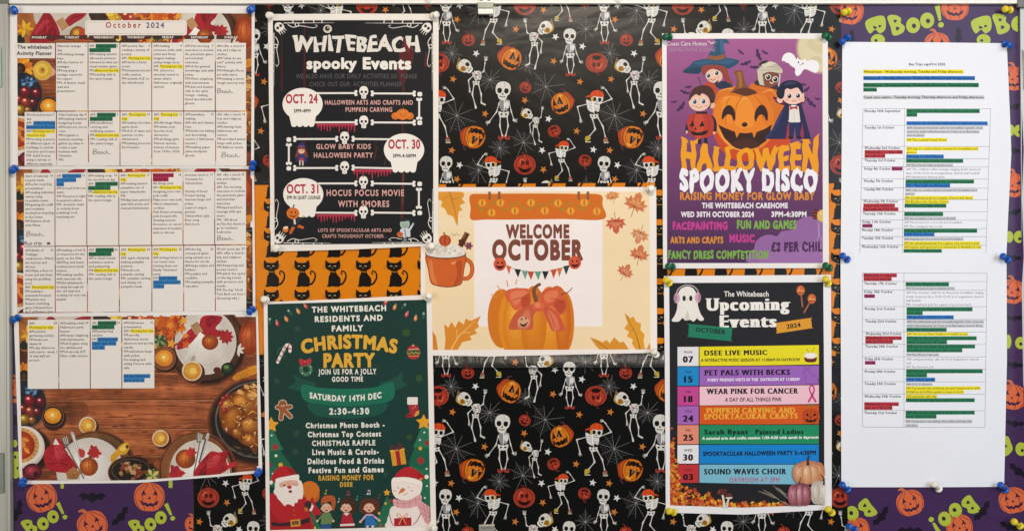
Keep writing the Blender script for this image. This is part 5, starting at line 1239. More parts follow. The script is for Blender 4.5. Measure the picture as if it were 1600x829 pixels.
for x, y in ((32, 170), (91, 136), (147, 171), (208, 134), (264, 172)):
    a.z = z + 30; a.ell(x, y, 19, 17, '#df8f24'); a.ell(x, y, 13, 16, '#e8a43a'); a.ell(x, y, 5, 15.5, '#c2701a'); a.line([(x, y - 15), (x, y - 20)], 4, '#8a8f2e')
a.z = z + 34
for x in (183, 224): a.rect(x - 6, 84, x + 6, 120, '#8a5a36')
part('pumpkin_banner', a, SH_WE, t, M_POSTER)
a = Art(10); a.text('WELCOME', 790.5, 371, 19, '#7c4436', (.062, .062), width=99, res=5, track=.02); a.z = 10; a.text('OCTOBER', 769, 404.5, 28, '#7c4436', (.062, .062), width=141.5, res=5, track=.02)
part('title_lettering', a, SH_WE, t, M_POSTER)
# bunting
a = Art(16); a.view(650, 270, 2.86)
P0 = [(395, 404), (430, 425), (470, 436), (520, 441), (572, 440), (620, 434), (670, 420), (712, 404)]
a.curve(P0, 2, '#8b7358')
for i, (x, y, c) in enumerate(((414, 416, '#d0662c'), (454, 430, '#26262a'), (486, 437, '#6fa08c'), (512, 441, '#c2492f'), (544, 441, '#5f9a80'), (578, 440, '#26262a'), (616, 434, '#c8532f'), (642, 428, '#c8743c'), (672, 418, '#2a4038'))):
    k = 15 if i not in (0, 7) else 12; a.z = 19; a.poly([(x - k, y - 2), (x + k, y - 2 - (4 if i > 5 else -3)), (x + (2 if i < 5 else -2), y + 38)], c)
part('bunting_drawing', a, SH_WE, t, M_POSTER)
for x, y in ((375, 407), (709, 400)):
    a = Art(24); a.view(650, 270, 2.86); a.ell(x, y, 28, 30, '#c74a32'); a.ell(x - 4, y - 3, 20, 24, '#d4583a'); K = '#2a1612'
    a.poly([(x - 16, y - 2), (x - 10, y - 14), (x - 4, y - 2)], K); a.poly([(x + 4, y - 2), (x + 10, y - 14), (x + 16, y - 2)], K); a.blob([(x - 19, y + 5), (x - 6, y + 9), (x + 6, y + 9), (x + 19, y + 4), (x + 10, y + 18), (x - 8, y + 19)], K); a.curve([(x, y - 28), (x + 2, y - 36)], [6, 4], '#7a4a2a')
    part('lantern_drawing', a, SH_WE, t, M_POSTER)
# mug
a = Art(12); a.view(650, 270, 2.86)
a.ring(222, 430, 30, 19, '#a74a1e', 24, -100, 110, ry=42); a.ring(222, 430, 30, 12, '#d2642a', 24, -100, 110, ry=42)
a.blob([(46, 366), (54, 430), (64, 484), (84, 502), (140, 511), (190, 503), (208, 486), (216, 430), (222, 366), (134, 384)], '#7c3016'); a.blob([(50, 370), (57, 430), (67, 482), (86, 498), (140, 507), (188, 499), (205, 484), (213, 430), (218, 370), (134, 386)], '#cd5f27')
a.blob([(58, 400), (66, 470), (80, 492), (96, 498), (82, 450), (72, 392)], '#d97a40'); a.blob([(180, 400), (206, 396), (203, 470), (190, 492), (170, 500), (184, 450)], '#b44e1d'); a.ell(168, 402, 12, 6, '#e2925c', -20)
a.ell(133, 362, 92, 22, '#5c3424'); a.ell(133, 360, 88, 19, '#dfd5c8')
a.blob([(52, 352), (68, 328), (96, 318), (128, 312), (168, 318), (196, 332), (216, 354), (190, 368), (130, 374), (72, 368)], '#e6ddd1')
R = random.Random(2)
for i in range(40): a.z = 40 + i; x, y = R.uniform(64, 205), R.uniform(330, 366); a.ell(x, y, R.uniform(5, 12), R.uniform(3, 6), R.choice(('#d2c6b6', '#efe8de', '#c8baa8', '#dcd1c3')), R.uniform(-40, 40))
a.z = 90; a.ell(130, 302, 27, 26, '#a8431f'); a.ell(130, 302, 17, 26, '#c2542a'); a.ell(130, 302, 6, 25, '#a8431f'); a.curve([(130, 278), (126, 268), (122, 268)], [5, 4], '#5a3a1e')
a.push(214, 298, 1, 28); a.rect(-12, -34, 12, 34, '#6a3a28'); a.rect(-8, -34, -4, 34, '#8d5a42'); a.rect(3, -34, 6, 34, '#4a251a'); a.pop(); a.push(206, 310, 1, -12); a.rect(-14, -14, 14, 14, '#54291c'); a.pop()
for q in range(6): a.push(236, 326, 1, q * 60); a.blob([(0, 0), (9, -6), (20, 0), (9, 6)], '#7c4152'); a.pop()
for q in range(4): a.line([(150 + q * 12, 290 - q * 4), (160 + q * 10, 268 + (q % 2) * 8), (172 + q * 8, 278)], 1.6, '#7b7448', False)
part('mug_drawing', a, SH_WE, t, M_POSTER, [(664.5, 299.5), (1014.5, 299.5), (1016, 545), (664.5, 546)])
# big pumpkin with a bow
a = Art(12); IMG = [(664.5, 299.5), (1014.5, 299.5), (1016, 545.2), (664.5, 546)]
for q, c in (((784, 497, 22, 46), '#d2761f'), ((801, 503, 22, 52), '#e08a22'), ((882, 503, 15, 48), '#d2761f')): a.ell(*q[:4], c)
a.soft(870, 500, 22, 54, '#c9651a', '#e08a2a', 7); a.soft(808, 505, 22, 56, '#d87f1e', '#eea636', 7); a.soft(858, 503, 20, 56, '#dc8420', '#f0a838', 7); a.soft(834, 504, 20, 58, '#cf741c', '#e2902c', 7); a.soft(879, 506, 11, 50, '#c9651a', '#df882a', 6)
a.curve([(838, 470), (834, 455), (838, 447), (843, 444)], [7, 6, 5, 5], '#7c4a34')
a.view(650, 270, 2.86)
a.blob([(528, 584), (480, 600), (440, 630), (414, 694), (470, 698), (520, 694), (524, 640), (546, 600)], '#c4593c'); a.blob([(500, 610), (470, 640), (452, 690), (500, 692), (514, 650)], '#d27150')
a.blob([(398, 540), (414, 520), (460, 514), (506, 520), (512, 560), (508, 590), (476, 602), (440, 612), (420, 580), (404, 566)], '#d4603c'); a.blob([(420, 540), (460, 524), (498, 532), (470, 566), (440, 590)], '#e07a54'); a.blob([(470, 560), (506, 540), (508, 586), (476, 600)], '#bb4b30'); a.curve([(430, 570), (466, 556), (500, 566)], 3, '#a23f28')
a.ell(480, 664, 26, 24, '#dba27c'); a.poly([(466, 656), (473, 646), (478, 656)], '#4a2418'); a.poly([(484, 652), (491, 642), (496, 652)], '#4a2418'); a.blob([(462, 668), (480, 676), (500, 664), (488, 684), (472, 684)], '#4a2418')
a.view(840, 270, 2.86)
a.blob([(6, 560), (20, 530), (54, 512), (92, 516), (108, 540), (126, 570), (128, 606), (100, 634), (70, 600), (30, 590)], '#d05a39'); a.blob([(26, 548), (60, 524), (92, 530), (80, 562), (44, 580)], '#de7750'); a.blob([(70, 580), (118, 566), (124, 604), (100, 626)], '#b9492f'); a.blob([(16, 590), (60, 600), (96, 632), (116, 680), (122, 700), (70, 706), (48, 672), (30, 630)], '#c9573a'); a.blob([(40, 614), (70, 626), (92, 664), (96, 698), (72, 702), (56, 660)], '#d97350'); a.curve([(30, 600), (60, 640), (76, 690)], 3, '#a8432b'); a.curve([(60, 560), (90, 566), (110, 590)], 3, '#a03d27')
a.curve([(104, 540), (128, 536), (144, 524), (154, 512)], [4, 4, 3], '#6c4a38'); a.curve([(0, 556), (6, 536), (14, 528)], [3, 2], '#6c4a38')
a.view(650, 270, 2.86); a.ell(548, 596, 26, 24, '#d9653f'); a.ell(543, 590, 13, 11, '#e4835c'); a.curve([(530, 604), (550, 612), (566, 604)], 3, '#ab4630')
for x0, y0, x1, y1 in ((406, 480, 410, 506), (364, 503, 382, 530), (336, 543, 362, 556), (450, 476, 446, 496)): a.z = 14; a.line([(x0, y0), (x1, y1)], [4, 8, 5], '#d88a3a')
part('pumpkin_drawing', a, SH_WE, t, M_POSTER, IMG)
# leaves
def oak(a, x, y, k, rot, c, c2, flip=1):
    a.push(x, y, k, rot, k * flip); a.poly(spline([(0, 0), (-16, -26), (-40, -34), (-24, -50), (-56, -72), (-28, -84), (-52, -112), (-20, -116), (-26, -146), (-4, -136), (6, -176), (14, -136), (34, -148), (28, -116), (58, -112), (34, -84), (58, -68), (30, -50), (42, -34), (16, -26)], True, 2), c)
    a.line([(0, 14), (2, -60), (5, -160)], [4, 3, 1], c2)
    for q in (-36, -66, -98): a.line([(1, q), (-26, q - 22)], [2, .8], c2, False); a.line([(2, q), (28, q - 22)], [2, .8], c2, False)
    a.pop()
def maple(a, x, y, r, rot, c, c2, vein='#8a3a24'):
    a.push(x, y, r / 50, rot)
    a.poly([(0, 10), (-22, 24), (-18, 12), (-46, 10), (-34, 0), (-50, -18), (-32, -16), (-30, -34), (-16, -22), (-14, -44), (0, -56), (14, -44), (16, -22), (30, -34), (32, -16), (50, -18), (34, 0), (46, 10), (18, 12), (22, 24)], c)
    a.poly([(0, 2), (-30, -6), (-18, -12), (-16, -22), (-4, -14), (0, -40), (8, -16), (20, -20), (18, -8), (34, -8), (14, 4)], c2)
    for t in (-90, -140, -40, -170, -10): a.line([(0, 6), (44 * math.cos(math.radians(t)), 6 + 44 * math.sin(math.radians(t)))], [2.2, .8], vein, False)
    a.line([(0, 6), (3, 48)], [2.6, 2], vein); a.pop()
def leafpart(fn, lab=None):
    a = Art(14); fn(a); part('leaf_drawing', a, SH_WE, t, M_POSTER, IMG, label=lab)
leafpart(lambda a: (a.view(650, 270, 2.86), a.blob([(100, 84), (196, 84), (216, 100), (206, 118), (220, 134), (196, 146), (208, 168), (190, 176), (186, 238), (166, 196), (142, 186), (130, 160), (112, 150), (118, 128), (98, 118)], '#dd9430', 3), a.line([(150, 84), (172, 160), (184, 220)], [4, 3, 1], '#a8631c'), a.line([(150, 100), (122, 120)], 2, '#a8631c'), a.line([(158, 120), (196, 110)], 2, '#a8631c')))
leafpart(lambda a: (a.view(650, 270, 2.86), a.poly([(128, 790), (132, 740), (126, 674), (146, 690), (158, 664), (176, 690), (190, 660), (214, 676), (222, 650), (246, 660), (290, 638), (276, 668), (282, 686), (262, 700), (274, 716), (240, 728), (250, 744), (206, 756), (186, 790)], '#dc8a2c'), a.line([(156, 790), (190, 730), (264, 660)], [5, 4, 1.5], '#f0c87c'), a.line([(184, 738), (182, 700)], 2.4, '#f0c87c'), a.line([(206, 712), (244, 712)], 2.4, '#f0c87c')))
leafpart(lambda a: (a.view(650, 270, 2.86), a.poly([(40, 800), (74, 704), (90, 730), (100, 800)], '#d9822a')))
leafpart(lambda a: (a.view(840, 270, 2.86), a.poly([(232, 732), (276, 748), (290, 756), (306, 744), (322, 760), (342, 732), (366, 756), (384, 752), (396, 770), (414, 800), (290, 800), (262, 774)], '#d88f2e'), a.line([(250, 744), (300, 776), (330, 800)], [2, 4], '#8a5a2a')))
leafpart(lambda a: (a.view(840, 270, 2.86), a.poly([(388, 624), (414, 648), (428, 640), (440, 664), (462, 672), (458, 700), (478, 722), (472, 748), (480, 790), (446, 800), (420, 760), (426, 744), (398, 728), (408, 708), (386, 694), (402, 672)], '#dd982c'), a.line([(394, 636), (440, 720), (458, 790)], [2, 4], '#8a5a2a'), a.line([(430, 700), (414, 700)], 2, '#8a5a2a'), a.poly([(480, 800), (500, 758), (510, 800)], '#d88a2c')))
for x, y, r, rot, c, c2 in ((434, 146, 56, 22, '#cf7a4a', '#e09a5c'), (334, 108, 34, -10, '#d5884a', '#e2a062'), (348, 220, 48, 176, '#c85c46', '#d88458'), (458, 272, 44, 200, '#d38a5e', '#e0a87c'), (452, 370, 46, 14, '#cf7048', '#dc925c'), (388, 446, 40, 30, '#cc7450', '#d9946a')):
    leafpart(lambda a: (a.view(840, 270, 2.86), maple(a, x, y, r, rot, c, c2)))
# ------------------------------------------------------------------ green Christmas party poster
CH = [(412.5, 471.6), (540, 466.5), (674.8, 459.6), (682, 836), (416.5, 836)]
SH_CH = Sheet(2.8, [(410, .2), (430, .1), (545, 2.0), (665, .2), (690, .1)], 0, 14)
t = thing('event_poster', 'dark green Christmas party poster with snowman, red suited old man and singing children', 'poster', 547, 836, 'event posters')
paper('paper_sheet', CH, SH_CH, t, M_POSTER, (238, 229, 221))
IMG = [(418.6, 474.6), (666.8, 467.6), (673.2, 820.2), (422.4, 826.6)]
a = Art(0); a.poly(IMG, (25, 58, 51)); z = a.z
for x, y, r, c in ((466, 513, 6, '#2a4a36'), (635, 519, 8, '#334f2c'), (655, 590, 7, '#334f2c'), (433, 595, 6, '#294a38'), (464, 676, 6, '#2a4a36'), (462, 704, 6, '#294a38'), (640, 682, 6, '#304d30'), (603, 740, 5, '#294a38')):
    a.z = z; a.star(x, y, r, c, 6, .6)
part('printed_ground', a, SH_CH, t, M_POSTER)
V1, V2, V3, V4 = (400, 400, 3.767), (400, 610, 3.787), (410, 700, 6.43), (540, 700, 6.43)
def bulb(x, y, rot, c):
    a = Art(6); a.view(*V1); a.push(x, y, 1, rot)
    if c: a.ell(0, 4, 10, 17, c); a.ell(-3, 2, 3, 8, '#f0c9a0', n=8); a.rect(-5, -18, 5, -10, '#7f8f88')
    else: a.ell(0, 2, 8, 15, '#2c5a48'); a.rect(-6, -22, 6, -10, '#9fb0a8')
    a.pop(); part('bulb_drawing', a, SH_CH, t, M_POSTER, IMG)
for x, y, r, c in ((82, 385, 5, None), (126, 390, -12, '#c23a45'), (179, 366, -28, '#d9853c'), (204, 332, -40, None), (249, 320, -30, '#d9853c'), (293, 290, -36, '#c23a45'), (768, 268, 40, '#c23a45'), (819, 296, 22, '#d9853c'), (868, 296, 40, None), (890, 338, 24, '#c8455a'), (941, 360, 10, '#d9853c'), (986, 352, 5, None)): bulb(x, y, r, c)
def lettering(nm, rows, z=8, v=V1):
    a = Art(z); a.view(*v)
    for s_, x, y, h, c, b, wd, rot in rows: a.z = z; a.text(s_, x, y, h, c, b, width=wd, rot=rot, track=.08)
    part(nm, a, SH_CH, t, M_POSTER)
CR = '#e9e3d8'
lettering('heading_lettering', [('THE WHITEBEACH', 331, 329, 31, CR, (.05, .05), 437, -1.3), ('RESIDENTS AND', 349, 385, 31, CR, (.05, .05), 398, -1.3), ('FAMILY', 449, 440, 31, CR, (.05, .05), 184, -1.3)])
GOLD = '#dfa83a'
a = Art(8); a.view(*V1)
a.text('CHRISTMAS', 268, 574, 78, GOLD, (.062, .05), width=566, rot=-.3, warp=lambda u, v: (u + .02 * (v - .5) * (2 * u - 1), v + .42 * (1 - (2 * u - 1) ** 2) - .06 * (v - .5)), res=5)
a.z = 8; a.text('PARTY', 400, 650, 76, GOLD, (.062, .05), width=302, rot=-.6, res=5)
part('title_lettering', a, SH_CH, t, M_POSTER)
lettering('invitation_lettering', [('JOIN US FOR A JOLLY', 370, 693, 29, CR, (.04, .04), 340, -.6), ('GOOD TIME', 450, 735, 27, CR, (.04, .04), 182, -.6)])
# candy cane, wreath, bauble
a = Art(8); a.view(*V1)
cane = [(130, 622), (146, 586), (164, 552), (176, 528), (192, 520), (204, 534), (202, 558)]
a.curve(cane, 18, '#e5ddd4'); z = a.z
for i, (x, y, r) in enumerate(((134, 612, 20), (147, 584, 20), (160, 558, 22), (174, 532, 40), (196, 522, 110), (203, 544, 170))): a.z = z; a.push(x, y, 1, r); a.poly([(-10, -5), (10, 0), (10, 7), (-10, 2)], '#b8323c'); a.pop()
a.curve([(126, 570), (140, 540), (170, 540), (160, 580), (176, 590)], 3, '#3f7a52'); part('candy_cane_drawing', a, SH_CH, t, M_POSTER)
a = Art(8); a.view(*V1); a.ring(297, 664, 29, 24, '#2f6b4c', 24)
for i in range(11): a.z = 10; q = i * 33; a.ell(297 + 30 * math.cos(math.radians(q)), 664 + 30 * math.sin(math.radians(q)), 4, 4, ('#7fb08c', '#d9d2c0', '#c2453f')[i % 3])
a.z = 12; a.blob([(292, 618), (262, 600), (256, 616), (266, 638)], '#b8303a'); a.blob([(292, 618), (322, 598), (328, 612), (320, 632)], '#b8303a'); a.blob([(284, 620), (270, 650), (284, 646), (292, 626)], '#9c2630'); a.blob([(298, 620), (314, 648), (302, 646), (290, 626)], '#9c2630'); a.ell(292, 618, 8, 8, '#cf4a50'); part('wreath_drawing', a, SH_CH, t, M_POSTER)
a = Art(8); a.view(*V1); a.ell(928, 564, 40, 41, '#b52f38'); a.blob([(890, 560), (928, 548), (966, 560), (968, 576), (928, 580), (888, 576)], '#3b5c34'); a.line([(892, 566), (905, 574), (918, 562), (930, 573), (942, 562), (954, 573), (966, 566)], 4, '#d8a94a', False); a.line([(900, 548), (960, 544)], 4, '#d8c9a0', False); a.line([(898, 586), (962, 586)], 3, '#d8a94a', False); a.rect(920, 518, 932, 528, '#c9a04a'); part('bauble_drawing', a, SH_CH, t, M_POSTER)
# ribbon
a = Art(6); a.view(*V1)
a.poly([(184, 770), (240, 738), (216, 694), (300, 730), (354, 742), (340, 800), (280, 800)], '#1e4f40'); a.poly([(896, 760), (862, 728), (868, 680), (804, 722), (730, 742), (750, 800), (810, 790)], '#1e4f40')
a.view(*V2); a.poly(spline([(334, 60), (342, 134), (420, 154), (540, 162), (660, 152), (752, 128), (750, 60)], True, 3), '#1a5244')
a.blob([(276, -36), (286, 52), (380, 76), (540, 88), (700, 76), (812, 46), (808, -50), (700, -22), (540, -14), (380, -20)], '#1d6b52', 5); a.view(*V1); a.poly([(284, 752), (296, 764), (296, 800), (280, 800)], '#1d6b52'); a.poly([(792, 740), (806, 736), (810, 790), (796, 790)], '#1d6b52')
a.view(*V2); a.z = 12; a.text('SATURDAY 14TH DEC', 320, 40, 32, CR, (.05, .05), width=424, rot=-.3, warp=lambda u, v: (u, v - .62 * (1 - (2 * u - 1) ** 2)), track=.05)
a.z = 12; a.text('2:30-4:30', 436, 136, 34, CR, (.045, .045), width=236, rot=-.5, track=.1)
part('date_ribbon', a, SH_CH, t, M_POSTER)
lettering('programme_lettering', [('Christmas Photo Booth -', 297, 217, 28, CR, (.05, .05), 466, -.6), ('Christmas Top Contest', 309, 270, 29, CR, (.05, .05), 433, -.6), ('CHRISTMAS RAFFLE', 334, 322, 29, CR, (.04, .04), 374, -.6), ('Live Music & Carols-', 336, 375, 30, CR, (.05, .05), 392, -.6), ('Delicious Food & Drinks', 308, 429, 30, CR, (.05, .05), 452, -.6), ('Festive Fun and Games', 314, 482, 30, CR, (.05, .05), 443, -.8)], 8, V2)
lettering('fundraising_lettering', [('RAISING MONEY FOR', 373, 526, 28, '#d9a43a', (.045, .045), 326, -.8), ('DSEE', 500, 562, 25, '#d9a43a', (.045, .045), 74, -.6)], 8, V2)
# gingerbread, stocking, gift
a = Art(8); a.view(*V2)
def ginger(g, c):
    a.line([(160, 96), (128, 96)], 22 + g, c); a.line([(160, 100), (206, 92)], 22 + g, c); a.line([(158, 108), (150, 162)], 24 + g, c); a.line([(166, 110), (206, 150)], 24 + g, c); a.ell(160, 78, 24 + g / 2, 25 + g / 2, c); a.ell(161, 104, 24 + g / 2, 26 + g / 2, c)
ginger(6, '#e2d3c0'); ginger(0, '#9a5a34'); a.ell(152, 72, 3, 3, '#4c2814'); a.ell(169, 71, 3, 3, '#4c2814'); a.curve([(150, 84), (160, 90), (172, 83)], 3, '#e8dac8'); a.ell(161, 100, 4, 4, '#b8323c'); a.ell(163, 114, 4, 4, '#b8323c'); part('gingerbread_drawing', a, SH_CH, t, M_POSTER)
a = Art(8); a.view(*V2); a.poly([(902, 76), (956, 66), (966, 128), (950, 148), (936, 150), (924, 156), (896, 158), (888, 144), (912, 124)], '#a82c38'); a.poly([(888, 142), (906, 128), (926, 142), (924, 156), (898, 158)], '#8f1f2c'); a.poly([(950, 120), (966, 114), (966, 136), (946, 150), (936, 146)], '#d99a34'); a.rrect(896, 36, 958, 80, 6, '#e6ded4'); a.ell(930, 100, 6, 6, '#c86a3a'); a.ell(944, 92, 4, 4, '#d9a04a'); part('stocking_drawing', a, SH_CH, t, M_POSTER)
a = Art(8); a.view(*V2); a.push(842, 388, 1, -9); a.rect(-40, -44, 42, 48, '#dc9a2c'); z = a.z
for q in range(7): a.z = z; a.line([(-38 + q * 12, -42), (-26 + q * 12, 46)] if q < 6 else [(30, -42), (40, 20)], 3, '#c27c20', False)
a.rect(-12, -44, 12, 48, '#a02430'); a.rect(-42, -46, 44, -36, '#e2a63c'); a.pop(); a.curve([(840, 342), (806, 320), (800, 338), (830, 346)], [8, 9, 8], '#5d2838'); a.curve([(840, 342), (846, 312), (862, 322), (846, 346)], [8, 9, 8], '#6a2c3a'); a.curve([(848, 344), (880, 334), (904, 358)], 5, '#4c2a38'); part('gift_drawing', a, SH_CH, t, M_POSTER)
# trees behind the figures
def fir(nm, shapes, dots, star):
    a = Art(8); a.view(*V2)
    for i, s_ in enumerate(shapes): a.poly(s_, ('#24694c', '#1f5f45', '#2a7152')[i % 3])
    z = a.z
    for x, y, r, c in dots:
        a.z = z
        if r > 16: a.star(x, y, r, c, 9, .55)
        else: a.ell(x, y, r, r, c)
    a.z = z + 1; a.star(*star, '#e3a02c', 5, .5); part(nm, a, SH_CH, t, M_POSTER, IMG)
fir('fir_tree_drawing', [[(70, 560), (70, 430), (140, 340), (260, 520), (260, 600)], [(70, 440), (70, 330), (110, 300), (220, 452), (180, 456)], [(70, 240), (100, 220), (164, 346), (70, 356)]],
    [(116, 330, 24, '#a32f33'), (84, 436, 18, '#8f2f2f'), (148, 436, 14, '#d9a12c'), (121, 381, 9, '#dcd8cc'), (95, 262, 6, '#dcd8cc'), (101, 487, 6, '#dcd8cc')], (92, 200, 48))
fir('fir_tree_drawing', [[(890, 480), (966, 330), (1050, 360), (1050, 700), (900, 560)], [(902, 430), (940, 330), (1050, 340), (1050, 460), (960, 456)], [(932, 330), (980, 212), (1050, 210), (1050, 340)]],
    [(1012, 306, 20, '#8f2f2f'), (976, 410, 26, '#a32f33'), (973, 338, 11, '#d9a12c'), (997, 244, 6, '#dcd8cc'), (971, 288, 6, '#dcd8cc'), (1010, 458, 6, '#dcd8cc'), (1012, 560, 6, '#dcd8cc'), (1000, 630, 6, '#dcd8cc')], (993, 184, 48))
fir('fir_tree_drawing', [[(700, 800), (776, 618), (830, 700), (820, 800)]], [(768, 662, 8, '#d9a12c'), (730, 720, 8, '#d9b04a'), (800, 646, 10, '#8f2f2f'), (740, 790, 9, '#a34a3a')], (776, 598, 22))
fir('fir_tree_drawing', [[(300, 830), (330, 700), (400, 830)]], [(348, 746, 9, '#a32f33'), (350, 806, 8, '#d9c24a')], (330, 705, 3))
# old man with the white beard
a = Art(22); a.view(*V3); RD = '#b3242a'
a.ell(480, 420, 100, 98, '#d06f22'); a.blob([(400, 480), (430, 540), (520, 510), (576, 450), (560, 520), (440, 560)], '#bb5c18')
a.blob([(78, 480), (150, 450), (400, 460), (460, 540), (490, 690), (498, 812), (78, 816)], RD); a.blob([(80, 600), (150, 700), (300, 740), (460, 700), (490, 770), (498, 812), (78, 816)], '#a11f26')
a.blob([(478, 540), (510, 480), (540, 560), (600, 640), (560, 662), (520, 660), (500, 620)], RD); a.poly([(472, 610), (500, 545), (522, 572), (496, 628)], '#e8ddd4'); a.blob([(424, 560), (440, 530), (480, 528), (500, 556), (478, 606), (440, 600)], '#44262c'); a.blob([(424, 590), (446, 584), (464, 612), (440, 626)], '#c0702a')
a.poly([(96, 728), (180, 746), (390, 712), (478, 684), (484, 730), (390, 762), (180, 776), (96, 772)], '#3a2428'); a.poly([(284, 712), (384, 700), (388, 772), (290, 782)], '#c98a3a'); a.poly([(302, 728), (366, 720), (368, 752), (306, 760)], '#4a2c2c'); a.line([(320, 742), (352, 738)], 6, '#c98a3a')
a.ell(320, 612, 7, 10, '#c0602a'); a.ell(328, 664, 7, 10, '#c0602a')
a.blob([(138, 330), (250, 300), (376, 310), (408, 360), (416, 440), (402, 500), (370, 500), (352, 540), (330, 540), (318, 576), (280, 556), (246, 556), (228, 572), (190, 530), (160, 500), (146, 470), (116, 436), (130, 390)], '#ece0d6', 3)
a.blob([(178, 334), (260, 312), (352, 320), (360, 372), (300, 366), (270, 370), (230, 378), (186, 384)], '#dba891'); a.ell(222, 364, 8, 12, '#4a2c2a'); a.curve([(212, 346), (222, 342), (232, 346)], 4, '#e8dcd0'); a.curve([(310, 352), (322, 348), (334, 354)], 5, '#b07a6a'); a.curve([(306, 338), (320, 330), (336, 336)], 6, '#eadfd4')
a.blob([(226, 384), (276, 372), (330, 382), (344, 410), (276, 400), (216, 410)], '#f0e6dc'); a.ell(276, 383, 25, 17, '#b8303c'); a.ell(285, 428, 18, 15, '#6d2430'); a.ell(287, 434, 10, 6, '#c06a6a')
a.blob([(90, 320), (110, 250), (160, 190), (230, 170), (300, 196), (346, 254), (340, 290), (250, 280), (150, 306), (120, 330)], RD); a.blob([(240, 180), (300, 200), (340, 256), (300, 262)], '#9a1c22'); a.ell(91, 336, 19, 21, '#ebe2d8')
a.blob([(136, 320), (150, 296), (250, 274), (356, 256), (374, 276), (366, 312), (330, 312), (250, 318), (160, 346), (142, 340)], '#eee3da')
part('bearded_man_drawing', a, SH_CH, t, M_POSTER, IMG)
# snowman
a = Art(22); a.view(*V4)
a.blob([(430, 790), (420, 720), (440, 650), (484, 570), (740, 550), (800, 660), (850, 790)], '#eeddd4'); a.blob([(470, 300), (540, 280), (660, 290), (760, 320), (770, 380), (750, 450), (700, 500), (620, 515), (540, 506), (490, 470), (466, 400)], '#f1e2d8')
a.curve([(470, 332), (560, 330), (660, 346), (750, 384)], 3, '#d8b8ac')
a.blob([(484, 500), (540, 512), (640, 510), (752, 456), (764, 520), (740, 560), (640, 594), (540, 590), (484, 560)], '#dba3a2'); a.poly([(716, 560), (764, 520), (846, 580), (848, 750), (830, 756), (800, 740)], '#d79d9e')
for p in ([(524, 506), (524, 588)], [(586, 514), (586, 594)], [(644, 510), (646, 590)], [(704, 484), (712, 566)], [(486, 536), (600, 552), (760, 496)]): a.line(p, 3, '#9c4450', False)
for p in ([(740, 580), (846, 640)], [(770, 650), (848, 690)], [(790, 700), (848, 736)], [(780, 540), (826, 750)], [(812, 556), (846, 690)]): a.line(p, 3, '#9c4450', False)
a.poly([(528, 454), (556, 400), (580, 388), (602, 402), (590, 428)], '#cf7a3a'); a.line([(570, 404), (566, 414)], 2, '#a4561e', False); a.curve([(582, 452), (604, 458), (622, 438)], 3.5, '#4a3030'); a.curve([(516, 392), (526, 382), (540, 396)], 3.5, '#4a3030'); a.curve([(622, 388), (636, 380), (646, 394)], 3.5, '#4a3030'); a.ell(497, 420, 16, 8, '#e2b1a6'); a.ell(668, 418, 16, 8, '#e2b1a6')
a.blob([(498, 284), (540, 220), (600, 186), (660, 182), (720, 216), (790, 270), (800, 296), (752, 316), (690, 292), (600, 280)], '#b5252b'); a.blob([(700, 220), (760, 260), (790, 290), (752, 312), (730, 260)], '#96202a'); a.ell(815, 280, 21, 22, '#ece4da'); a.poly([(746, 292), (780, 290), (760, 314), (744, 312)], '#dc9a3a')
a.blob([(468, 312), (480, 290), (540, 284), (640, 286), (740, 316), (768, 346), (764, 372), (680, 340), (560, 326), (470, 338)], '#f4e8de')
a.line([(442, 656), (462, 730), (482, 766)], [8, 7, 6], '#33282c'); a.line([(760, 642), (720, 720), (682, 762)], [8, 7, 6], '#33282c'); a.poly([(490, 694), (662, 686), (664, 770), (490, 774)], '#ad2530'); a.rect(562, 690, 592, 770, '#8f1c28')
a.curve([(574, 690), (540, 650), (518, 654), (530, 678), (572, 690), (612, 648), (626, 654), (616, 676), (578, 690)], 8, '#d98c5e'); a.line([(572, 690), (540, 752)], [9, 12], '#d98c5e'); a.line([(578, 690), (606, 748)], [9, 12], '#d98c5e')
part('snowman_drawing', a, SH_CH, t, M_POSTER, IMG)
def child(v, cx, cy, hair, hairpts, body, skin='#e0b094', arms=None, collar=None):
    a = Art(28); a.view(*v)
    if arms:
        for p in arms: a.line(p, [20, 15], body[1]); a.ell(p[-1][0], p[-1][1], 14, 12, skin)
    a.poly(body[0], body[1]); 
    for s_ in body[2:]: a.poly(*s_)
    if hairpts[0]: a.blob(hairpts[0], hair)
    a.ell(cx, cy, 50, 46, skin); a.ell(cx - 47, cy + 8, 10, 14, skin); a.ell(cx + 47, cy + 8, 10, 14, skin); a.blob(hairpts[1], hair)
    for d in (-1, 1): a.curve([(cx + d * 22 - 10, cy + 2), (cx + d * 22, cy - 7), (cx + d * 22 + 10, cy + 2)], 4, '#4c2c22'); a.ell(cx + d * 30, cy + 14, 9, 6, '#d9907c')
    a.blob([(cx - 17, cy + 17), (cx, cy + 20), (cx + 17, cy + 16), (cx + 8, cy + 31), (cx - 8, cy + 31)], '#8c2f30'); a.ell(cx, cy + 9, 4, 3, '#cb8f74')
    part('singing_child_drawing', a, SH_CH, t, M_POSTER, IMG)
child(V3, 648, 590, '#b5552e', (None, [(594, 560), (600, 500), (640, 466), (720, 470), (742, 520), (728, 600), (706, 616), (700, 560), (690, 520), (640, 540), (612, 536)]), ([(606, 640), (690, 640), (702, 750), (588, 756)], '#67824e', ([(590, 752), (700, 748), (690, 800), (594, 800)], '#2d5080')), arms=[[(612, 660), (556, 720)], [(684, 660), (716, 720)]])
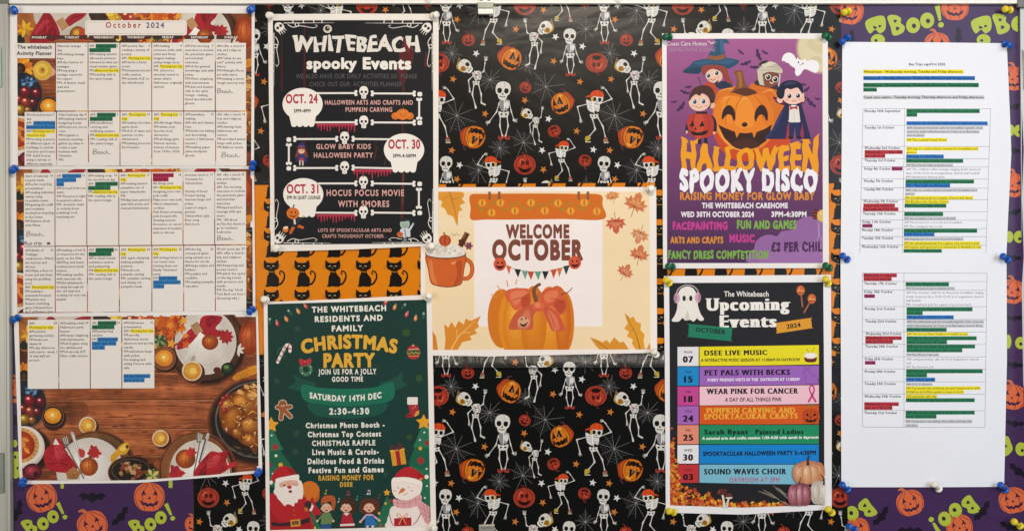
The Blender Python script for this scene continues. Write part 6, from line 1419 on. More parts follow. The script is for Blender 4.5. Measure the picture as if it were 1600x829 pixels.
child(V3, 846, 590, '#4a2a20', ([(790, 560), (800, 510), (850, 486), (920, 500), (944, 560), (930, 640), (880, 620)], [(796, 566), (806, 520), (856, 500), (910, 530), (900, 570), (870, 540), (850, 556), (830, 534)]), ([(812, 640), (896, 640), (930, 776), (786, 780)], '#ad2733', ([(784, 752), (930, 744), (932, 764), (786, 770)], '#e4d6cc'), ([(818, 640), (850, 668), (880, 640)], '#e9ded4')))
child(V4, 240, 588, '#5a3122', ([(146, 560), (170, 510), (240, 490), (320, 512), (344, 560), (320, 640), (160, 640)], [(188, 580), (196, 520), (240, 506), (300, 522), (296, 580), (276, 548), (236, 542), (206, 548)]), ([(212, 650), (270, 650), (284, 690), (196, 690)], '#dba4b4', ([(206, 668), (286, 664), (318, 766), (196, 774)], '#2f6ea8'), ([(212, 768), (236, 768), (232, 786), (214, 786)], '#e4d6cc'), ([(262, 766), (290, 766), (288, 784), (264, 784)], '#e4d6cc')), arms=[[(210, 664), (152, 728)], [(276, 664), (342, 714)]])
for v, x, y, c, two in ((V3, 642, 430, '#d8b04a', 0), (V3, 858, 440, '#b03a4a', 1), (V3, 772, 512, '#a9c0b4', 0), (V4, 120, 488, '#5a9a78', 0), (V4, 228, 432, '#dcd0d8', 1), (V4, 340, 472, '#8f3a48', 0)):
    a = Art(12); a.view(*v); a.ell(x - 6, y + 18, 9, 7, c); a.line([(x + 2, y + 18), (x + 2, y - 22)], 4, c); a.line([(x + 2, y - 22), (x + (24 if two else 12), y - (16 if two else 12))], 6, c, False)
    if two: a.line([(x + 23, y + 20), (x + 23, y - 16)], 4, c); a.ell(x + 16, y + 20, 9, 7, c)
    part('music_note_drawing', a, SH_CH, t, M_POSTER)
# ------------------------------------------------------------------ purple spooky disco poster
HD = [(1034, 53), (1292.6, 53), (1294.6, 418.6), (1035.6, 419.2)]
SH_HD = Sheet(2.6, [(1028, .2), (1050, .1), (1165, 1.8), (1280, .2), (1300, .1)], 0, 14)
t = thing('event_poster', 'purple Halloween spooky disco poster with four costumed children and a giant pumpkin', 'poster', 1164, 419, 'event posters')
paper('paper_sheet', HD, SH_HD, t, M_POSTER, (234, 229, 224))
IMG = [(1041.3, 62), (1284.3, 61.6), (1285, 410.6), (1042.2, 410.8)]
a = Art(0)
N = 44                                        # the print shades from mauve at the top to plum at the foot
for i in range(N):
    f = i / (N - 1); k = lambda c0, c1, c2: c0 + (c1 - c0) * f * 2 if f < .5 else c1 + (c2 - c1) * (f - .5) * 2
    c = tuple(int(k(*q)) for q in ((160, 118, 76), (90, 64, 44), (140, 108, 82))); y0 = 61.6 + 349.2 * i / N; y1 = 61.6 + 349.2 * (i + 1) / N
    a.z = 0; a.rect(1041.3 + .7 * f, y0, 1284.4 + .6 * f, y1, c)
part('printed_ground', a, SH_HD, t, M_POSTER)
D1, D2, D3, D4, D5 = (1020, 40, 4.145), (1020, 230, 4.145), (1030, 50, 4.605), (1160, 50, 4.605), (1050, 200, 6.667)
def draw(nm, fn, z=10, lab=None, clip=IMG):
    a = Art(z); fn(a); part(nm, a, SH_HD, t, M_POSTER, clip, label=lab)
def moon(a):
    a.view(*D1); 
    for i, r in enumerate((168, 160, 153)): a.ell(1082, 150, r * .96, r, ((168, 122, 140), (186, 150, 140), (206, 186, 150))[i])
    a.ell(1082, 150, 140, 148, '#d6c9a4'); a.blob([(990, 120), (1030, 90), (1060, 130), (1100, 120), (1100, 180), (1040, 170)], '#cdbf97'); a.blob([(1020, 220), (1060, 200), (1100, 230), (1060, 260)], '#cbbd96')
draw('moon_drawing', moon, 3)
def ghostbat(a):
    a.view(*D4); a.blob([(280, 200), (296, 166), (330, 152), (366, 168), (384, 200), (392, 186), (404, 200), (430, 206), (452, 194), (458, 214), (500, 204), (540, 220), (548, 260), (530, 296), (500, 290), (478, 280), (450, 270), (430, 282), (412, 310), (388, 320), (374, 296), (376, 268), (350, 250), (338, 240), (326, 226), (310, 224), (298, 212), (284, 214)], '#ece7ea', 3)
    for x, y in ((399, 222), (431, 231)): a.ell(x, y, 5, 7, '#33222c')
    a.curve([(409, 236), (416, 243), (421, 236)], 3, '#8a3a40')
draw('white_bat_drawing', ghostbat, 9)
BATC = '#43264f'
for v, x, y, r, rot in ((D1, 566, 178, 27, 40), (D1, 600, 250, 40, -20), (D1, 678, 195, 44, 70), (D1, 722, 180, 27, 30), (D1, 655, 275, 34, 0), (D1, 228, 402, 26, -10), (D1, 205, 436, 36, 20), (D1, 136, 498, 24, -8), (D1, 184, 530, 44, -50), (D1, 968, 385, 26, 10), (D1, 990, 420, 34, -35), (D1, 1020, 505, 46, 45), (D1, 1064, 478, 24, 10)):
    draw('bat_drawing', lambda a: (a.view(*v), bat(a, x, y, r, rot, BATC)), 6)
def logo(a):
    a.view(*D1); a.text('Coast Care Homes', 90, 134, 27, '#d9cfd6', (.018, .006), width=258, serif=.03); z = a.z
    a.curve([(346, 104), (366, 110), (376, 122), (390, 112), (412, 112)], [1, 6, 5, 4, 1], '#d9cfd6'); a.curve([(370, 128), (384, 118), (402, 124)], [1, 4, 1], '#d9cfd6'); a.line([(92, 146), (408, 144)], 2, '#b49ab6', False)
    a.text('CREATING POSITIVE OUTCOMES', 100, 172, 19, '#b99fbc', (.004, .004), width=300, track=.1)
draw('logo_lettering', logo, 106)
# big pumpkin
def bigp(a):
    a.view(*D1); a.blob([(384, 690), (420, 600), (560, 700), (640, 720), (790, 600), (860, 640), (880, 780), (760, 850), (600, 880), (470, 840)], '#c6461f')
    a.blob([(404, 470), (430, 420), (520, 396), (590, 420), (560, 560), (440, 640), (410, 700), (384, 600)], '#d4701c'); a.blob([(620, 400), (720, 380), (800, 420), (850, 520), (840, 640), (780, 740), (700, 620)], '#cf6a1c')
    a.blob([(396, 560), (424, 480), (480, 452), (560, 470), (590, 456), (650, 452), (720, 456), (780, 520), (790, 620), (770, 720), (690, 800), (590, 812), (500, 790), (420, 700)], '#de7c1e')
    a.blob([(440, 520), (486, 462), (560, 470), (520, 540), (500, 640), (452, 600)], '#e58626'); a.blob([(540, 520), (590, 460), (640, 520), (650, 640), (590, 668), (530, 640)], '#e6892a'); a.blob([(680, 470), (740, 470), (784, 560), (776, 640), (720, 640)], '#d9741c')
    for p in ([(500, 462), (474, 520), (470, 640)], [(576, 464), (540, 520), (530, 600)], [(652, 456), (700, 520), (712, 600)], [(740, 470), (780, 540), (786, 640)]): a.curve(p, 4, '#a9540f')
    for p in ([(440, 500), (470, 470), (510, 466)], [(556, 500), (586, 470), (610, 486)], [(430, 430), (480, 412), (540, 420)], [(700, 440), (760, 420), (800, 460)]): a.curve(p, [2, 6, 2], '#efaa5c')
    a.blob([(520, 304), (548, 296), (578, 298), (586, 340), (610, 400), (672, 436), (640, 452), (588, 462), (540, 440), (500, 440), (534, 396), (540, 340)], '#7d4a24'); a.poly([(540, 306), (570, 304), (576, 390), (556, 430), (552, 360)], '#9c6432'); a.blob([(520, 436), (560, 410), (620, 410), (668, 436), (600, 456)], '#5a3018')
    a.view(*D3)
    for x, d in ((494, 1), (0, 0)):
        if not d: continue
        a.blob([(446, 620), (456, 566), (486, 532), (516, 536), (540, 576), (542, 640), (528, 634), (516, 604), (488, 596), (466, 616), (456, 632)], '#331c18')
    a.ell(610, 669, 21, 17, '#2a1714'); a.ell(604, 664, 6, 4, '#6a4a3c')
    a.view(*D4); a.blob([(82, 620), (92, 566), (122, 530), (152, 534), (176, 576), (178, 632), (166, 640), (150, 606), (124, 598), (104, 620), (90, 648)], '#331c18')
    a.view(*D1)
    a.poly(spline([(420, 644), (470, 668), (528, 690), (540, 730), (558, 696), (600, 700), (640, 694), (652, 732), (668, 692), (720, 672), (768, 642), (756, 690), (728, 750), (670, 790), (590, 804), (510, 778), (460, 730)], True, 1), '#351b16'); a.blob([(500, 780), (560, 740), (640, 742), (690, 780), (590, 806)], '#4a241a'); a.curve([(414, 650), (440, 710), (490, 770), (560, 808), (640, 806)], [3, 6, 6, 4], '#efb054')
draw('pumpkin_drawing', bigp, 12)
def witch(a):
    a.view(*D3)
    a.blob([(414, 400), (420, 372), (470, 356), (524, 390), (500, 404), (440, 414)], '#25304c'); a.blob([(300, 270), (320, 244), (420, 240), (480, 262), (500, 330), (526, 376), (486, 366), (456, 330), (440, 290), (330, 290), (318, 318)], '#8f3f34')
    a.ell(392, 320, 60, 50, '#e6b8a4', 10); a.blob([(318, 300), (330, 250), (440, 246), (462, 300), (440, 290), (380, 268), (344, 280), (330, 316)], '#8f3f34')
    for x, y in ((350, 317), (409, 299)): a.ell(x, y, 19, 20, '#f0e6df'); a.ell(x + 1, y + 1, 14, 16, '#2d3a34'); a.ell(x - 4, y - 5, 4, 5, '#e8eee8')
    a.curve([(366, 343), (384, 352), (402, 340)], 5, '#8e2f34'); a.ell(370, 340, 3, 2, '#c98f7c'); a.ell(352, 345, 12, 6, '#dc9a88'); a.ell(420, 330, 12, 6, '#dc9a88'); a.blob([(392, 376), (424, 350), (414, 380), (432, 394), (404, 400)], '#1e2a3a')
    a.blob([(166, 290), (220, 244), (250, 214), (340, 196), (470, 190), (564, 208), (560, 232), (492, 270), (460, 250), (380, 240), (310, 250), (290, 300), (240, 304)], '#274a66'); a.blob([(236, 226), (340, 204), (460, 198), (540, 214), (480, 236), (380, 226), (300, 240)], '#315a78'); a.blob([(170, 288), (230, 262), (296, 262), (290, 300), (230, 302)], '#1f3d57')
    a.poly(spline([(344, 200), (390, 100), (400, 50), (430, 44), (470, 50), (504, 88), (470, 84), (460, 100), (468, 150), (476, 204), (420, 216)], True, 3), '#2b506c'); a.poly([(430, 60), (462, 70), (462, 150), (440, 160)], '#3a6482'); a.poly([(356, 172), (410, 180), (466, 160), (470, 196), (410, 208), (344, 196)], '#8f5638')
draw('witch_child_drawing', witch, 50)
def mummy(a):
    a.view(*D4)
    a.blob([(84, 380), (106, 350), (240, 380), (250, 420), (200, 408), (140, 396)], '#3a2a34'); a.ell(186, 330, 72, 74, '#7c4634'); a.ell(112, 336, 14, 22, '#7c4634')
    a.blob([(104, 300), (110, 270), (180, 240), (270, 260), (278, 300), (190, 290), (130, 310)], '#c7bda8'); a.blob([(120, 256), (160, 220), (230, 224), (272, 268), (200, 262)], '#b7ac97'); a.blob([(112, 240), (140, 214), (180, 212), (150, 250)], '#3a2a2a'); a.poly([(130, 240), (200, 216), (240, 232), (150, 262)], '#d2c8b4')
    a.poly([(104, 296), (140, 300), (154, 390), (120, 384), (106, 340)], '#c7bda8'); a.line([(108, 280), (270, 276)], 3, '#968b78', False); a.line([(140, 306), (152, 386)], 3, '#968b78', False); a.poly([(262, 300), (272, 310), (262, 390), (252, 400)], '#c7bda8')
    for x, y in ((180, 328), (232, 344)): a.ell(x, y, 22, 22, '#e8ded2'); a.ell(x + 1, y + 1, 16, 18, '#26201e'); a.ell(x - 4, y - 6, 5, 5, '#e8e8e2')
    a.ell(205, 352, 5, 4, '#5f3224'); a.curve([(194, 366), (206, 374), (216, 366)], 6, '#e6d6c8')
draw('mummy_child_drawing', mummy, 50)
def pumpkid(a):
    a.view(*D3)
    a.line([(290, 760), (288, 800)], 24, '#252036'); a.line([(330, 760), (334, 800)], 24, '#252036'); a.blob([(372, 610), (396, 620), (412, 670), (404, 730), (380, 720)], '#2b2038'); a.ell(392, 728, 11, 11, '#e0ad96'); a.blob([(204, 640), (186, 690), (190, 730), (206, 720)], '#2b2038'); a.ell(196, 722, 8, 12, '#e0ad96')
    a.blob([(208, 700), (196, 650), (220, 600), (280, 584), (350, 590), (384, 630), (388, 700), (370, 750), (300, 766), (230, 750)], '#b3392a'); a.blob([(262, 590), (300, 584), (320, 660), (300, 764), (260, 760), (246, 680)], '#c34832')
    a.curve([(252, 596), (236, 660), (250, 754)], 3, '#7c2218'); a.curve([(340, 594), (358, 660), (342, 756)], 3, '#7c2218'); a.rrect(262, 576, 342, 592, 6, '#2a1c24')
    a.poly([(214, 684), (240, 636), (250, 680)], '#241418'); a.poly([(284, 684), (308, 640), (324, 680)], '#241418'); a.poly([(248, 706), (258, 686), (268, 706)], '#241418'); a.poly([(212, 708), (240, 722), (250, 716), (262, 726), (300, 724), (312, 716), (350, 708), (334, 738), (300, 748), (240, 746)], '#241418')
    a.ell(286, 508, 76, 64, '#e8bda6'); a.ell(378, 530, 20, 24, '#e3b29a'); a.blob([(316, 392), (350, 364), (400, 384), (414, 430), (404, 460), (380, 440)], '#b5482c'); a.curve([(296, 380), (288, 350), (276, 330)], [4, 5, 6], '#5a3030')
    a.blob([(212, 500), (222, 440), (260, 400), (320, 386), (370, 404), (396, 450), (390, 510), (364, 510), (352, 470), (310, 440), (290, 462), (262, 452), (236, 470)], '#4a2a24'); a.curve([(370, 510), (362, 540), (346, 556)], 7, '#4a2a24')
    for x, y in ((252, 505), (315, 503)): a.ell(x, y, 20, 20, '#f0e8e4'); a.ell(x + 1, y, 15, 17, '#3a4a78'); a.ell(x + 1, y, 7, 8, '#1d2034'); a.ell(x - 4, y - 6, 4, 5, '#eef0f6')
    a.curve([(258, 538), (282, 548), (306, 538)], 4, '#a3523f'); a.ell(278, 526, 4, 3, '#cf8f78'); a.ell(238, 535, 12, 7, '#df9f8a'); a.ell(334, 533, 12, 7, '#df9f8a')
draw('pumpkin_suit_child_drawing', pumpkid, 70)
def vamp(a):
    a.view(*D4)
    a.poly([(300, 530), (420, 516), (490, 772), (430, 770), (400, 640), (330, 650), (310, 772), (150, 772), (210, 700), (260, 600)], '#23264a'); a.poly([(300, 560), (250, 680), (180, 770), (150, 772), (210, 700), (266, 590)], '#2e3360'); a.poly([(426, 650), (440, 760), (416, 768)], '#a02c44'); a.poly([(322, 660), (308, 770), (320, 770), (334, 700)], '#a02c44')
    a.poly([(334, 640), (410, 640), (414, 756), (384, 758), (374, 680), (362, 758), (330, 756)], '#262b52'); a.ell(344, 762, 20, 10, '#1c1a28'); a.ell(404, 762, 20, 10, '#1c1a28')
    a.poly(spline([(330, 540), (400, 540), (418, 640), (370, 652), (322, 640)], True, 3), '#dcd6cc'); a.line([(366, 560), (368, 640)], 3, '#b5aea4', False); a.poly([(318, 548), (334, 540), (330, 640), (316, 640)], '#2a2440'); a.poly([(400, 540), (420, 560), (424, 650), (412, 640)], '#2a2440')
    a.blob([(216, 470), (250, 516), (330, 530), (290, 490), (250, 480)], '#1f1c30'); a.blob([(226, 486), (256, 510), (300, 516), (262, 490)], '#a8304c'); a.blob([(456, 466), (440, 510), (390, 530), (410, 490), (436, 480)], '#1f1c30'); a.blob([(446, 480), (432, 506), (404, 516), (420, 492)], '#b23a52')
    a.ell(360, 462, 80, 62, '#e9bfae'); a.ell(266, 488, 22, 28, '#e4b5a2'); a.ell(430, 486, 14, 22, '#e4b5a2')
    a.blob([(248, 470), (242, 430), (280, 370), (340, 350), (400, 362), (430, 400), (428, 450), (414, 430), (390, 404), (344, 416), (306, 410), (294, 470), (270, 486)], '#1d1d33'); a.blob([(290, 384), (340, 360), (390, 370), (340, 384)], '#34365a')
    for x, y in ((334, 463), (396, 461)): a.ell(x, y, 20, 20, '#f2eae6'); a.ell(x, y + 1, 16, 17, '#2a2730'); a.ell(x - 5, y - 5, 5, 5, '#eceaf0')
    a.curve([(352, 494), (368, 502), (384, 492)], 4, '#9c4a44'); a.ell(368, 483, 4, 3, '#d49a86'); a.ell(318, 492, 13, 7, '#e39f93'); a.ell(408, 490, 11, 7, '#e39f93'); a.poly([(336, 532), (362, 546), (390, 532), (394, 562), (364, 552), (338, 566)], '#b8303c'); a.ell(363, 548, 7, 7, '#98222e')
draw('caped_child_drawing', vamp, 74)
# lettering
ORG = '#e89a1c'
def hallow(a):
    a.view(*D5)
    def hw(u, v):
        e = np.abs(2 * u - 1)
        topy = .74 + .46 * e ** 2.6; low = .0 - .06 * (e ** 6)
        return u + .0045 * np.sin(v * 9 + u * 25), low + v * topy + .02 * np.sin(u * 41)
    a.text('HALLOWEEN', 92, 440, 290, ORG, (.085, .035), width=1424, warp=hw, track=.0, res=6); z = a.z
    for p in ([(86, 92), (150, 118), (170, 160), (110, 150)], [(1530, 58), (1480, 100), (1460, 160), (1510, 140)], [(1340, 120), (1420, 118), (1440, 170), (1370, 160)], [(1440, 430), (1500, 430), (1525, 508), (1470, 460)], [(196, 150), (270, 112), (260, 170)], [(420, 200), (450, 190), (500, 212), (470, 230)], [(556, 200), (590, 190), (650, 214), (600, 230)], [(1330, 150), (1300, 140), (1210, 170), (1240, 190)], [(1190, 186), (1140, 180), (1080, 220), (1110, 230)],
              [(540, 380), (560, 340), (546, 440), (520, 440)], [(690, 372), (668, 430), (640, 440), (660, 400)], [(1060, 190), (1084, 180), (1050, 260), (1030, 250)]): a.z = z; a.poly(p, ORG)
draw('title_lettering', hallow, 110)
def spook(a):
    a.view(*D5); wob = lambda u, v: (u + .004 * np.sin(v * 8 + u * 60), v + .05 * np.sin(u * 33) + .03 * np.sin(u * 71))
    a.text('SPOOKY', 74, 652, 205, '#ece8ec', (.09, .06), width=784, warp=wob, res=5, track=.03); a.z = 112; a.text('DISCO', 930, 652, 205, '#ece8ec', (.09, .06), width=580, warp=wob, res=5, track=.03)
draw('subtitle_lettering', spook, 112)
def rows(a):
    a.view(*D2)
    a.text('RAISING MONEY FOR GLOW BABY', 175, 340, 46, '#d98a2c', (.042, .042), width=868, track=.03); a.z = 30; a.text('THE WHITEBEACH CAREHOME', 315, 394, 32, '#e6e0e4', (.05, .05), width=556); a.z = 30; a.text('WED 30TH OCTOBER 2024', 180, 451, 32, '#e6e0e4', (.05, .05), width=471); a.z = 30; a.text('3PM-4:30PM', 764, 450, 32, '#e6e0e4', (.05, .05), width=228)
draw('details_lettering', rows, 30)
def cloud(a):
    a.view(*D2); a.blob([(620, 748), (612, 700), (650, 660), (664, 610), (710, 574), (760, 566), (800, 576), (830, 544), (900, 534), (920, 490), (960, 460), (1020, 448), (1100, 456), (1100, 600), (1100, 748), (860, 748)], '#92639a', 3); a.blob([(700, 748), (730, 690), (820, 660), (880, 690), (960, 640), (1100, 620), (1100, 748)], '#9a6ba2')
draw('cloud_drawing', cloud, 12)
def shock(a, s_, x, y, h, w_, c): a.text(s_, x, y, h, c, (.075, .05), width=w_, warp=lambda u, v: (u, v + .06 * np.sin(u * 47) * (v > .3) + .05 * np.sin(u * 90)), track=.02)
for s_, x, y, h, w_, c in (('FACEPAINTING', 127, 532, 46, 354, '#c23f8e'), ('FUN AND GAMES', 541, 527, 50, 386, '#79a648'), ('ARTS AND CRAFTS', 113, 620, 38, 340, '#d58a2c'), ('MUSIC', 493, 614, 46, 164, '#c23f8e'), ('FANCY DRESS COMPTETITION', 97, 720, 48, 648, '#79a648'), ('£2 PER CHILD', 764, 672, 56, 372, '#4a2650')):
    draw('activity_lettering', lambda a: (a.view(*D2), shock(a, s_, x, y, h, w_, c)), 24)
def balloons(a):
    a.view(*D2); a.ell(1048, 436, 22, 32, '#3a2030'); 
    for q in range(3): a.line([(1030, 416 + q * 18), (1066, 420 + q * 18)], 6, '#a8442c')
    a.ell(1094, 444, 34, 40, '#dfb45a'); a.ell(1086, 430, 7, 9, '#efd08c'); a.curve([(1062, 480), (1072, 560), (1060, 600)], 2, '#c9b6cc'); a.curve([(1078, 484), (1074, 560), (1092, 600)], 2, '#c9b6cc')
draw('balloon_drawing', balloons, 20)
# ------------------------------------------------------------------ black upcoming events poster
UP = [(1037, 431), (1297.6, 429), (1298.8, 794.5), (1160, 802.5), (1040, 799.5)]
SH_UP = Sheet(2.7, [(420, .2), (440, .1), (600, 1.6), (790, .2), (806, .1)], 90, 16)
t = thing('event_poster', 'black upcoming events poster with a headphone ghost and seven coloured date rows', 'poster', 1168, 800, 'event posters')
paper('paper_sheet', UP, SH_UP, t, M_POSTER, (234, 231, 232))
IMG = [(1045.2, 441.7), (1285.6, 440.6), (1287.4, 787), (1160, 791.5), (1046.6, 788)]
a = Art(0); a.poly(IMG, (33, 32, 35)); part('printed_ground', a, SH_UP, t, M_POSTER)
U1, U2, U3, U4 = (1020, 420, 4.143), (1020, 610, 3.947), (1040, 720, 10.364), (1170, 700, 8.292)
def drawu(nm, fn, z=10, lab=None): a = Art(z); fn(a); part(nm, a, SH_UP, t, M_POSTER, IMG, label=lab)
def ghost(a):
    a.view(*U1); a.blob([(122, 326), (140, 300), (156, 250), (160, 170), (180, 128), (224, 112), (262, 128), (284, 172), (290, 236), (308, 290), (328, 320), (318, 334), (296, 330), (284, 318), (262, 338), (236, 326), (210, 332), (190, 316), (170, 336), (148, 340), (126, 338)], '#e8e1d8', 4)
    a.blob([(206, 322), (222, 270), (236, 326)], '#d0c7bc'); a.ell(201, 189, 11, 18, '#26231f'); a.ell(244, 189, 11, 18, '#26231f'); a.ell(222, 198, 5, 3, '#b58a80')
    a.curve([(150, 190), (156, 140), (190, 110), (226, 104), (262, 112), (290, 142), (296, 186)], 7, '#b7a9b2'); a.ell(154, 188, 20, 34, '#c9a2b0'); a.ell(146, 188, 10, 26, '#a97f92'); a.ell(290, 184, 20, 34, '#c9a2b0'); a.ell(300, 184, 9, 26, '#a97f92'); a.curve([(160, 212), (162, 236), (180, 246)], 4, '#cfc6bb')
drawu('ghost_drawing', ghost)
drawu('heading_lettering', lambda a: (a.view(*U1), a.text('The Whitebeach', 459, 177, 33, '#e4dfd8', (.022, .022), width=288)), 8)
def big(a):
    a.view(*U1); a.text('Upcoming', 340, 268, 78, '#ece7e0', (.085, .006), width=548, serif=.06, res=6, rot=-.4); a.z = 8; a.text('Events', 430, 376, 76, '#ece7e0', (.085, .006), width=370, serif=.06, res=6, rot=-.4)
drawu('title_lettering', big, 8)
def maraca(a):
    a.view(*U1)
    for x, y, ex, ey in ((954, 138, 966, 242), (1026, 192, 976, 280)):
        a.line([(x, y), (ex, ey)], [8, 6, 10], '#a8604a'); a.ell(x, y, 27, 32, '#c9622f'); a.ell(x - 7, y - 10, 8, 9, '#dd8654'); a.line([(x - 22, y + 6), (x - 11, y), (x, y + 6), (x + 11, y), (x + 22, y + 6)], 4, '#e6c08a', False); a.line([(x - 22, y + 16), (x + 20, y + 14)], 3, '#8f3d1e', False)
drawu('maraca_drawing', maraca)
def tagbox(a, pts, c, s_, x, y, h, w_, rot):
    a.view(*U1); a.poly(pts, c); a.z += 1; a.text(s_, x, y, h, '#1d2420', (.05, .014), width=w_, rot=rot, serif=.02)
drawu('month_tag', lambda a: tagbox(a, spline([(232, 360), (238, 354), (504, 380), (510, 388), (504, 458), (496, 464), (234, 438), (228, 430)], True, 2), '#1f7a5c', 'OCTOBER', 274, 404, 29, 194, 5))
drawu('year_tag', lambda a: tagbox(a, spline([(796, 352), (804, 346), (1012, 316), (1020, 320), (1026, 376), (1020, 382), (808, 414), (800, 410)], True, 2), '#d9962c', '2024', 864, 386, 28, 92, -8))
SER = dict(bold=(.07, .008), serif=.055)
def row(label, y0, y1, y0r, y1r, daycol, barcol, day, num, fn, v=U1, xl=(1058, 1091), xr=(1092.4, 1278.4)):
    a = Art(14); a.poly([(xl[0], y0), (xl[1], y0 - .2), (xl[1], y1 - .2), (xl[0], y1)], daycol); a.z = 16
    a.text(day, (xl[0] + xl[1]) / 2, y0 + 9.8, 3.4, (50, 40, 44), (.03, .03), align='c', track=.08); a.z = 16; a.text(num, (xl[0] + xl[1]) / 2, y0 + 24, 9.4, '#17141a', (.075, .014), align='c', serif=.03)
    r = part('date_box', a, SH_UP, t, M_POSTER)
    a = Art(14); a.poly([(xr[0], y0 - .2), (1180, (y0 + y0r) / 2), (xr[1], y0r), (xr[1], y1r), (1180, (y1 + y1r) / 2 + .3), (xr[0], y1 - .2)], barcol); a.z = 17; a.view(*v); fn(a)
    part('event_row', a, SH_UP, t, M_POSTER, label=label)
K = '#16141a'
def r1(a):
    a.text('DSEE LIVE MUSIC', 330, 557, 31, K, width=408, rot=-.5, **SER); a.z = 17; a.text('A INTERACTIVE MUSIC SESSION AT 11:00AM IN DAYROOM', 309, 597, 18, '#33301a', (.04, .03), width=638, rot=-.4)
    a.z = 18; a.line([(992, 514), (1016, 554)], 3, '#5a4a34'); a.line([(1042, 506), (1014, 554)], 3, '#5a4a34'); a.poly([(976, 560), (1058, 558), (1050, 590), (1016, 602), (984, 592)], '#8c3a32'); a.blob([(976, 572), (1000, 584), (1030, 584), (1056, 570), (1050, 596), (1016, 602), (984, 596)], '#5d2624'); a.ell(1017, 558, 42, 20, '#e6dccb'); a.ell(1017, 556, 34, 14, '#efe8da')
def r2(a):
    a.text('PET PALS WITH BECKS', 330, 686, 34, K, width=555, rot=-.5, **SER); a.z = 17; a.text('FURRY FRIENDS VISITS IN THE  DAYROOM AT 11:00AM', 352, 724, 18, '#e8dcea', (.05, .04), width=592, rot=-.5)
    a.z = 18; c = '#6f4a86'
    a.curve([(986, 690), (968, 676), (976, 656), (990, 650), (966, 626), (980, 622), (998, 648), (1012, 622), (1022, 624), (1010, 656), (1018, 680), (1042, 686), (1066, 712), (1064, 736), (1000, 738), (982, 730), (986, 690)], 3, c, m=4); a.ell(986, 666, 3, 3, c); a.ell(1066, 716, 6, 7, c)
def r3(a):
    a.text('WEAR PINK FOR CANCER', 342, 806, 34, K, width=596, rot=-.4, **SER)
    a.view(*U2); a.z = 17; a.text('A DAY OF ALL THINGS PINK', 442, 64, 23, '#4a2c3c', (.03, .03), width=350, rot=-.4); a.z = 18
    a.curve([(956, 64), (976, 30), (990, -4), (984, -30), (970, -32), (962, -14), (974, 20), (1000, 64)], [12, 11, 10, 9, 8, 9, 10, 13], '#c23a7c')
def r4(a):
    a.view(*U2); a.text('PUMPKIN CARVING AND', 326, 136, 32, '#e8a838', width=548, rot=-.4, **SER); a.z = 17; a.text('SPOOKTACUKAR CRAFTS', 312, 174, 33, '#e8a838', width=578, rot=-.6, **SER)
    a.z = 18; a.blob([(916, 150), (926, 118), (966, 108), (1006, 116), (1024, 146), (1020, 182), (996, 200), (944, 200), (922, 184)], '#c24a1c'); a.curve([(966, 110), (964, 92), (974, 84), (986, 88)], [6, 5, 5], '#3f7a3a')
    for q in (-.6, 0, .6): a.curve([(968 + q * 22, 112), (968 + q * 76, 154), (968 + q * 30, 199)], 2, '#6a2410')
    for p in ([(938, 152), (950, 132), (958, 154)], [(982, 154), (992, 132), (1004, 150)], [(964, 164), (970, 154), (976, 164)], [(934, 168), (950, 172), (960, 180), (970, 174), (980, 180), (992, 172), (1010, 166), (996, 186), (970, 192), (946, 188)]): a.poly(p, '#2a100a')
def r5(a):
    a.view(*U2); a.text('Sarah Byant', 314, 266, 30, '#10231c', width=274, rot=-.2, **SER); a.z = 17; a.text('Painted Ladies', 627, 266, 30, '#10231c', width=298, rot=-.4, **SER); a.z = 17; a.text('A autumal arts and crafts session 1:30-4:30 with sarah in dayroom', 302, 298, 16, '#e6e8de', (.06, .05), width=716, rot=.6 - 1.2)
def r6(a): a.view(*U2); a.text('SPOOKTACULAR HALLOWEEN PARTY 3:-4:30PM', 307, 398, 25, '#10182e', (.055, .05), width=695, rot=-.6)
def r7(a): a.view(*U2); a.text('SOUND WAVES CHOIR', 314, 512, 33, K, width=508, rot=-.2, **SER); a.z = 17; a.text('DAYROOM AT 2PM', 473, 560, 28, '#b23a5c', (.014, .014), width=306, rot=0, track=.04)
row('yellow row announcing live music', 541.2, 571, 538.2, 568.4, '#e4dfe0', '#e6d61e', 'MON', '07', r1)
row('purple row for the pet visit with a rabbit outline', 572.2, 601.6, 570, 599.5, '#1c86c4', '#9a62b4', 'TUE', '15', r2)
row('pale pink row with a ribbon', 603, 632.4, 600.6, 629.8, '#c2468e', '#eebfca', 'FRI', '18', r3)
row('orange row with a carved pumpkin', 633.4, 661.8, 631.4, 661.2, '#a565b6', '#d2561c', 'THU', '24', r4)
row('green painted ladies row', 663, 692.6, 662.4, 692, '#e08a72', '#1f8a5e', 'FRI', '25', r5)
row('blue party row', 694, 723, 693.2, 723.4, '#e6e2e4', '#1480cc', 'WED', '30', r6)
row('pale blue choir row', 724.6, 752.8, 724.4, 755.6, '#c2323a', '#7cb8cc', 'THU', '03', r7)
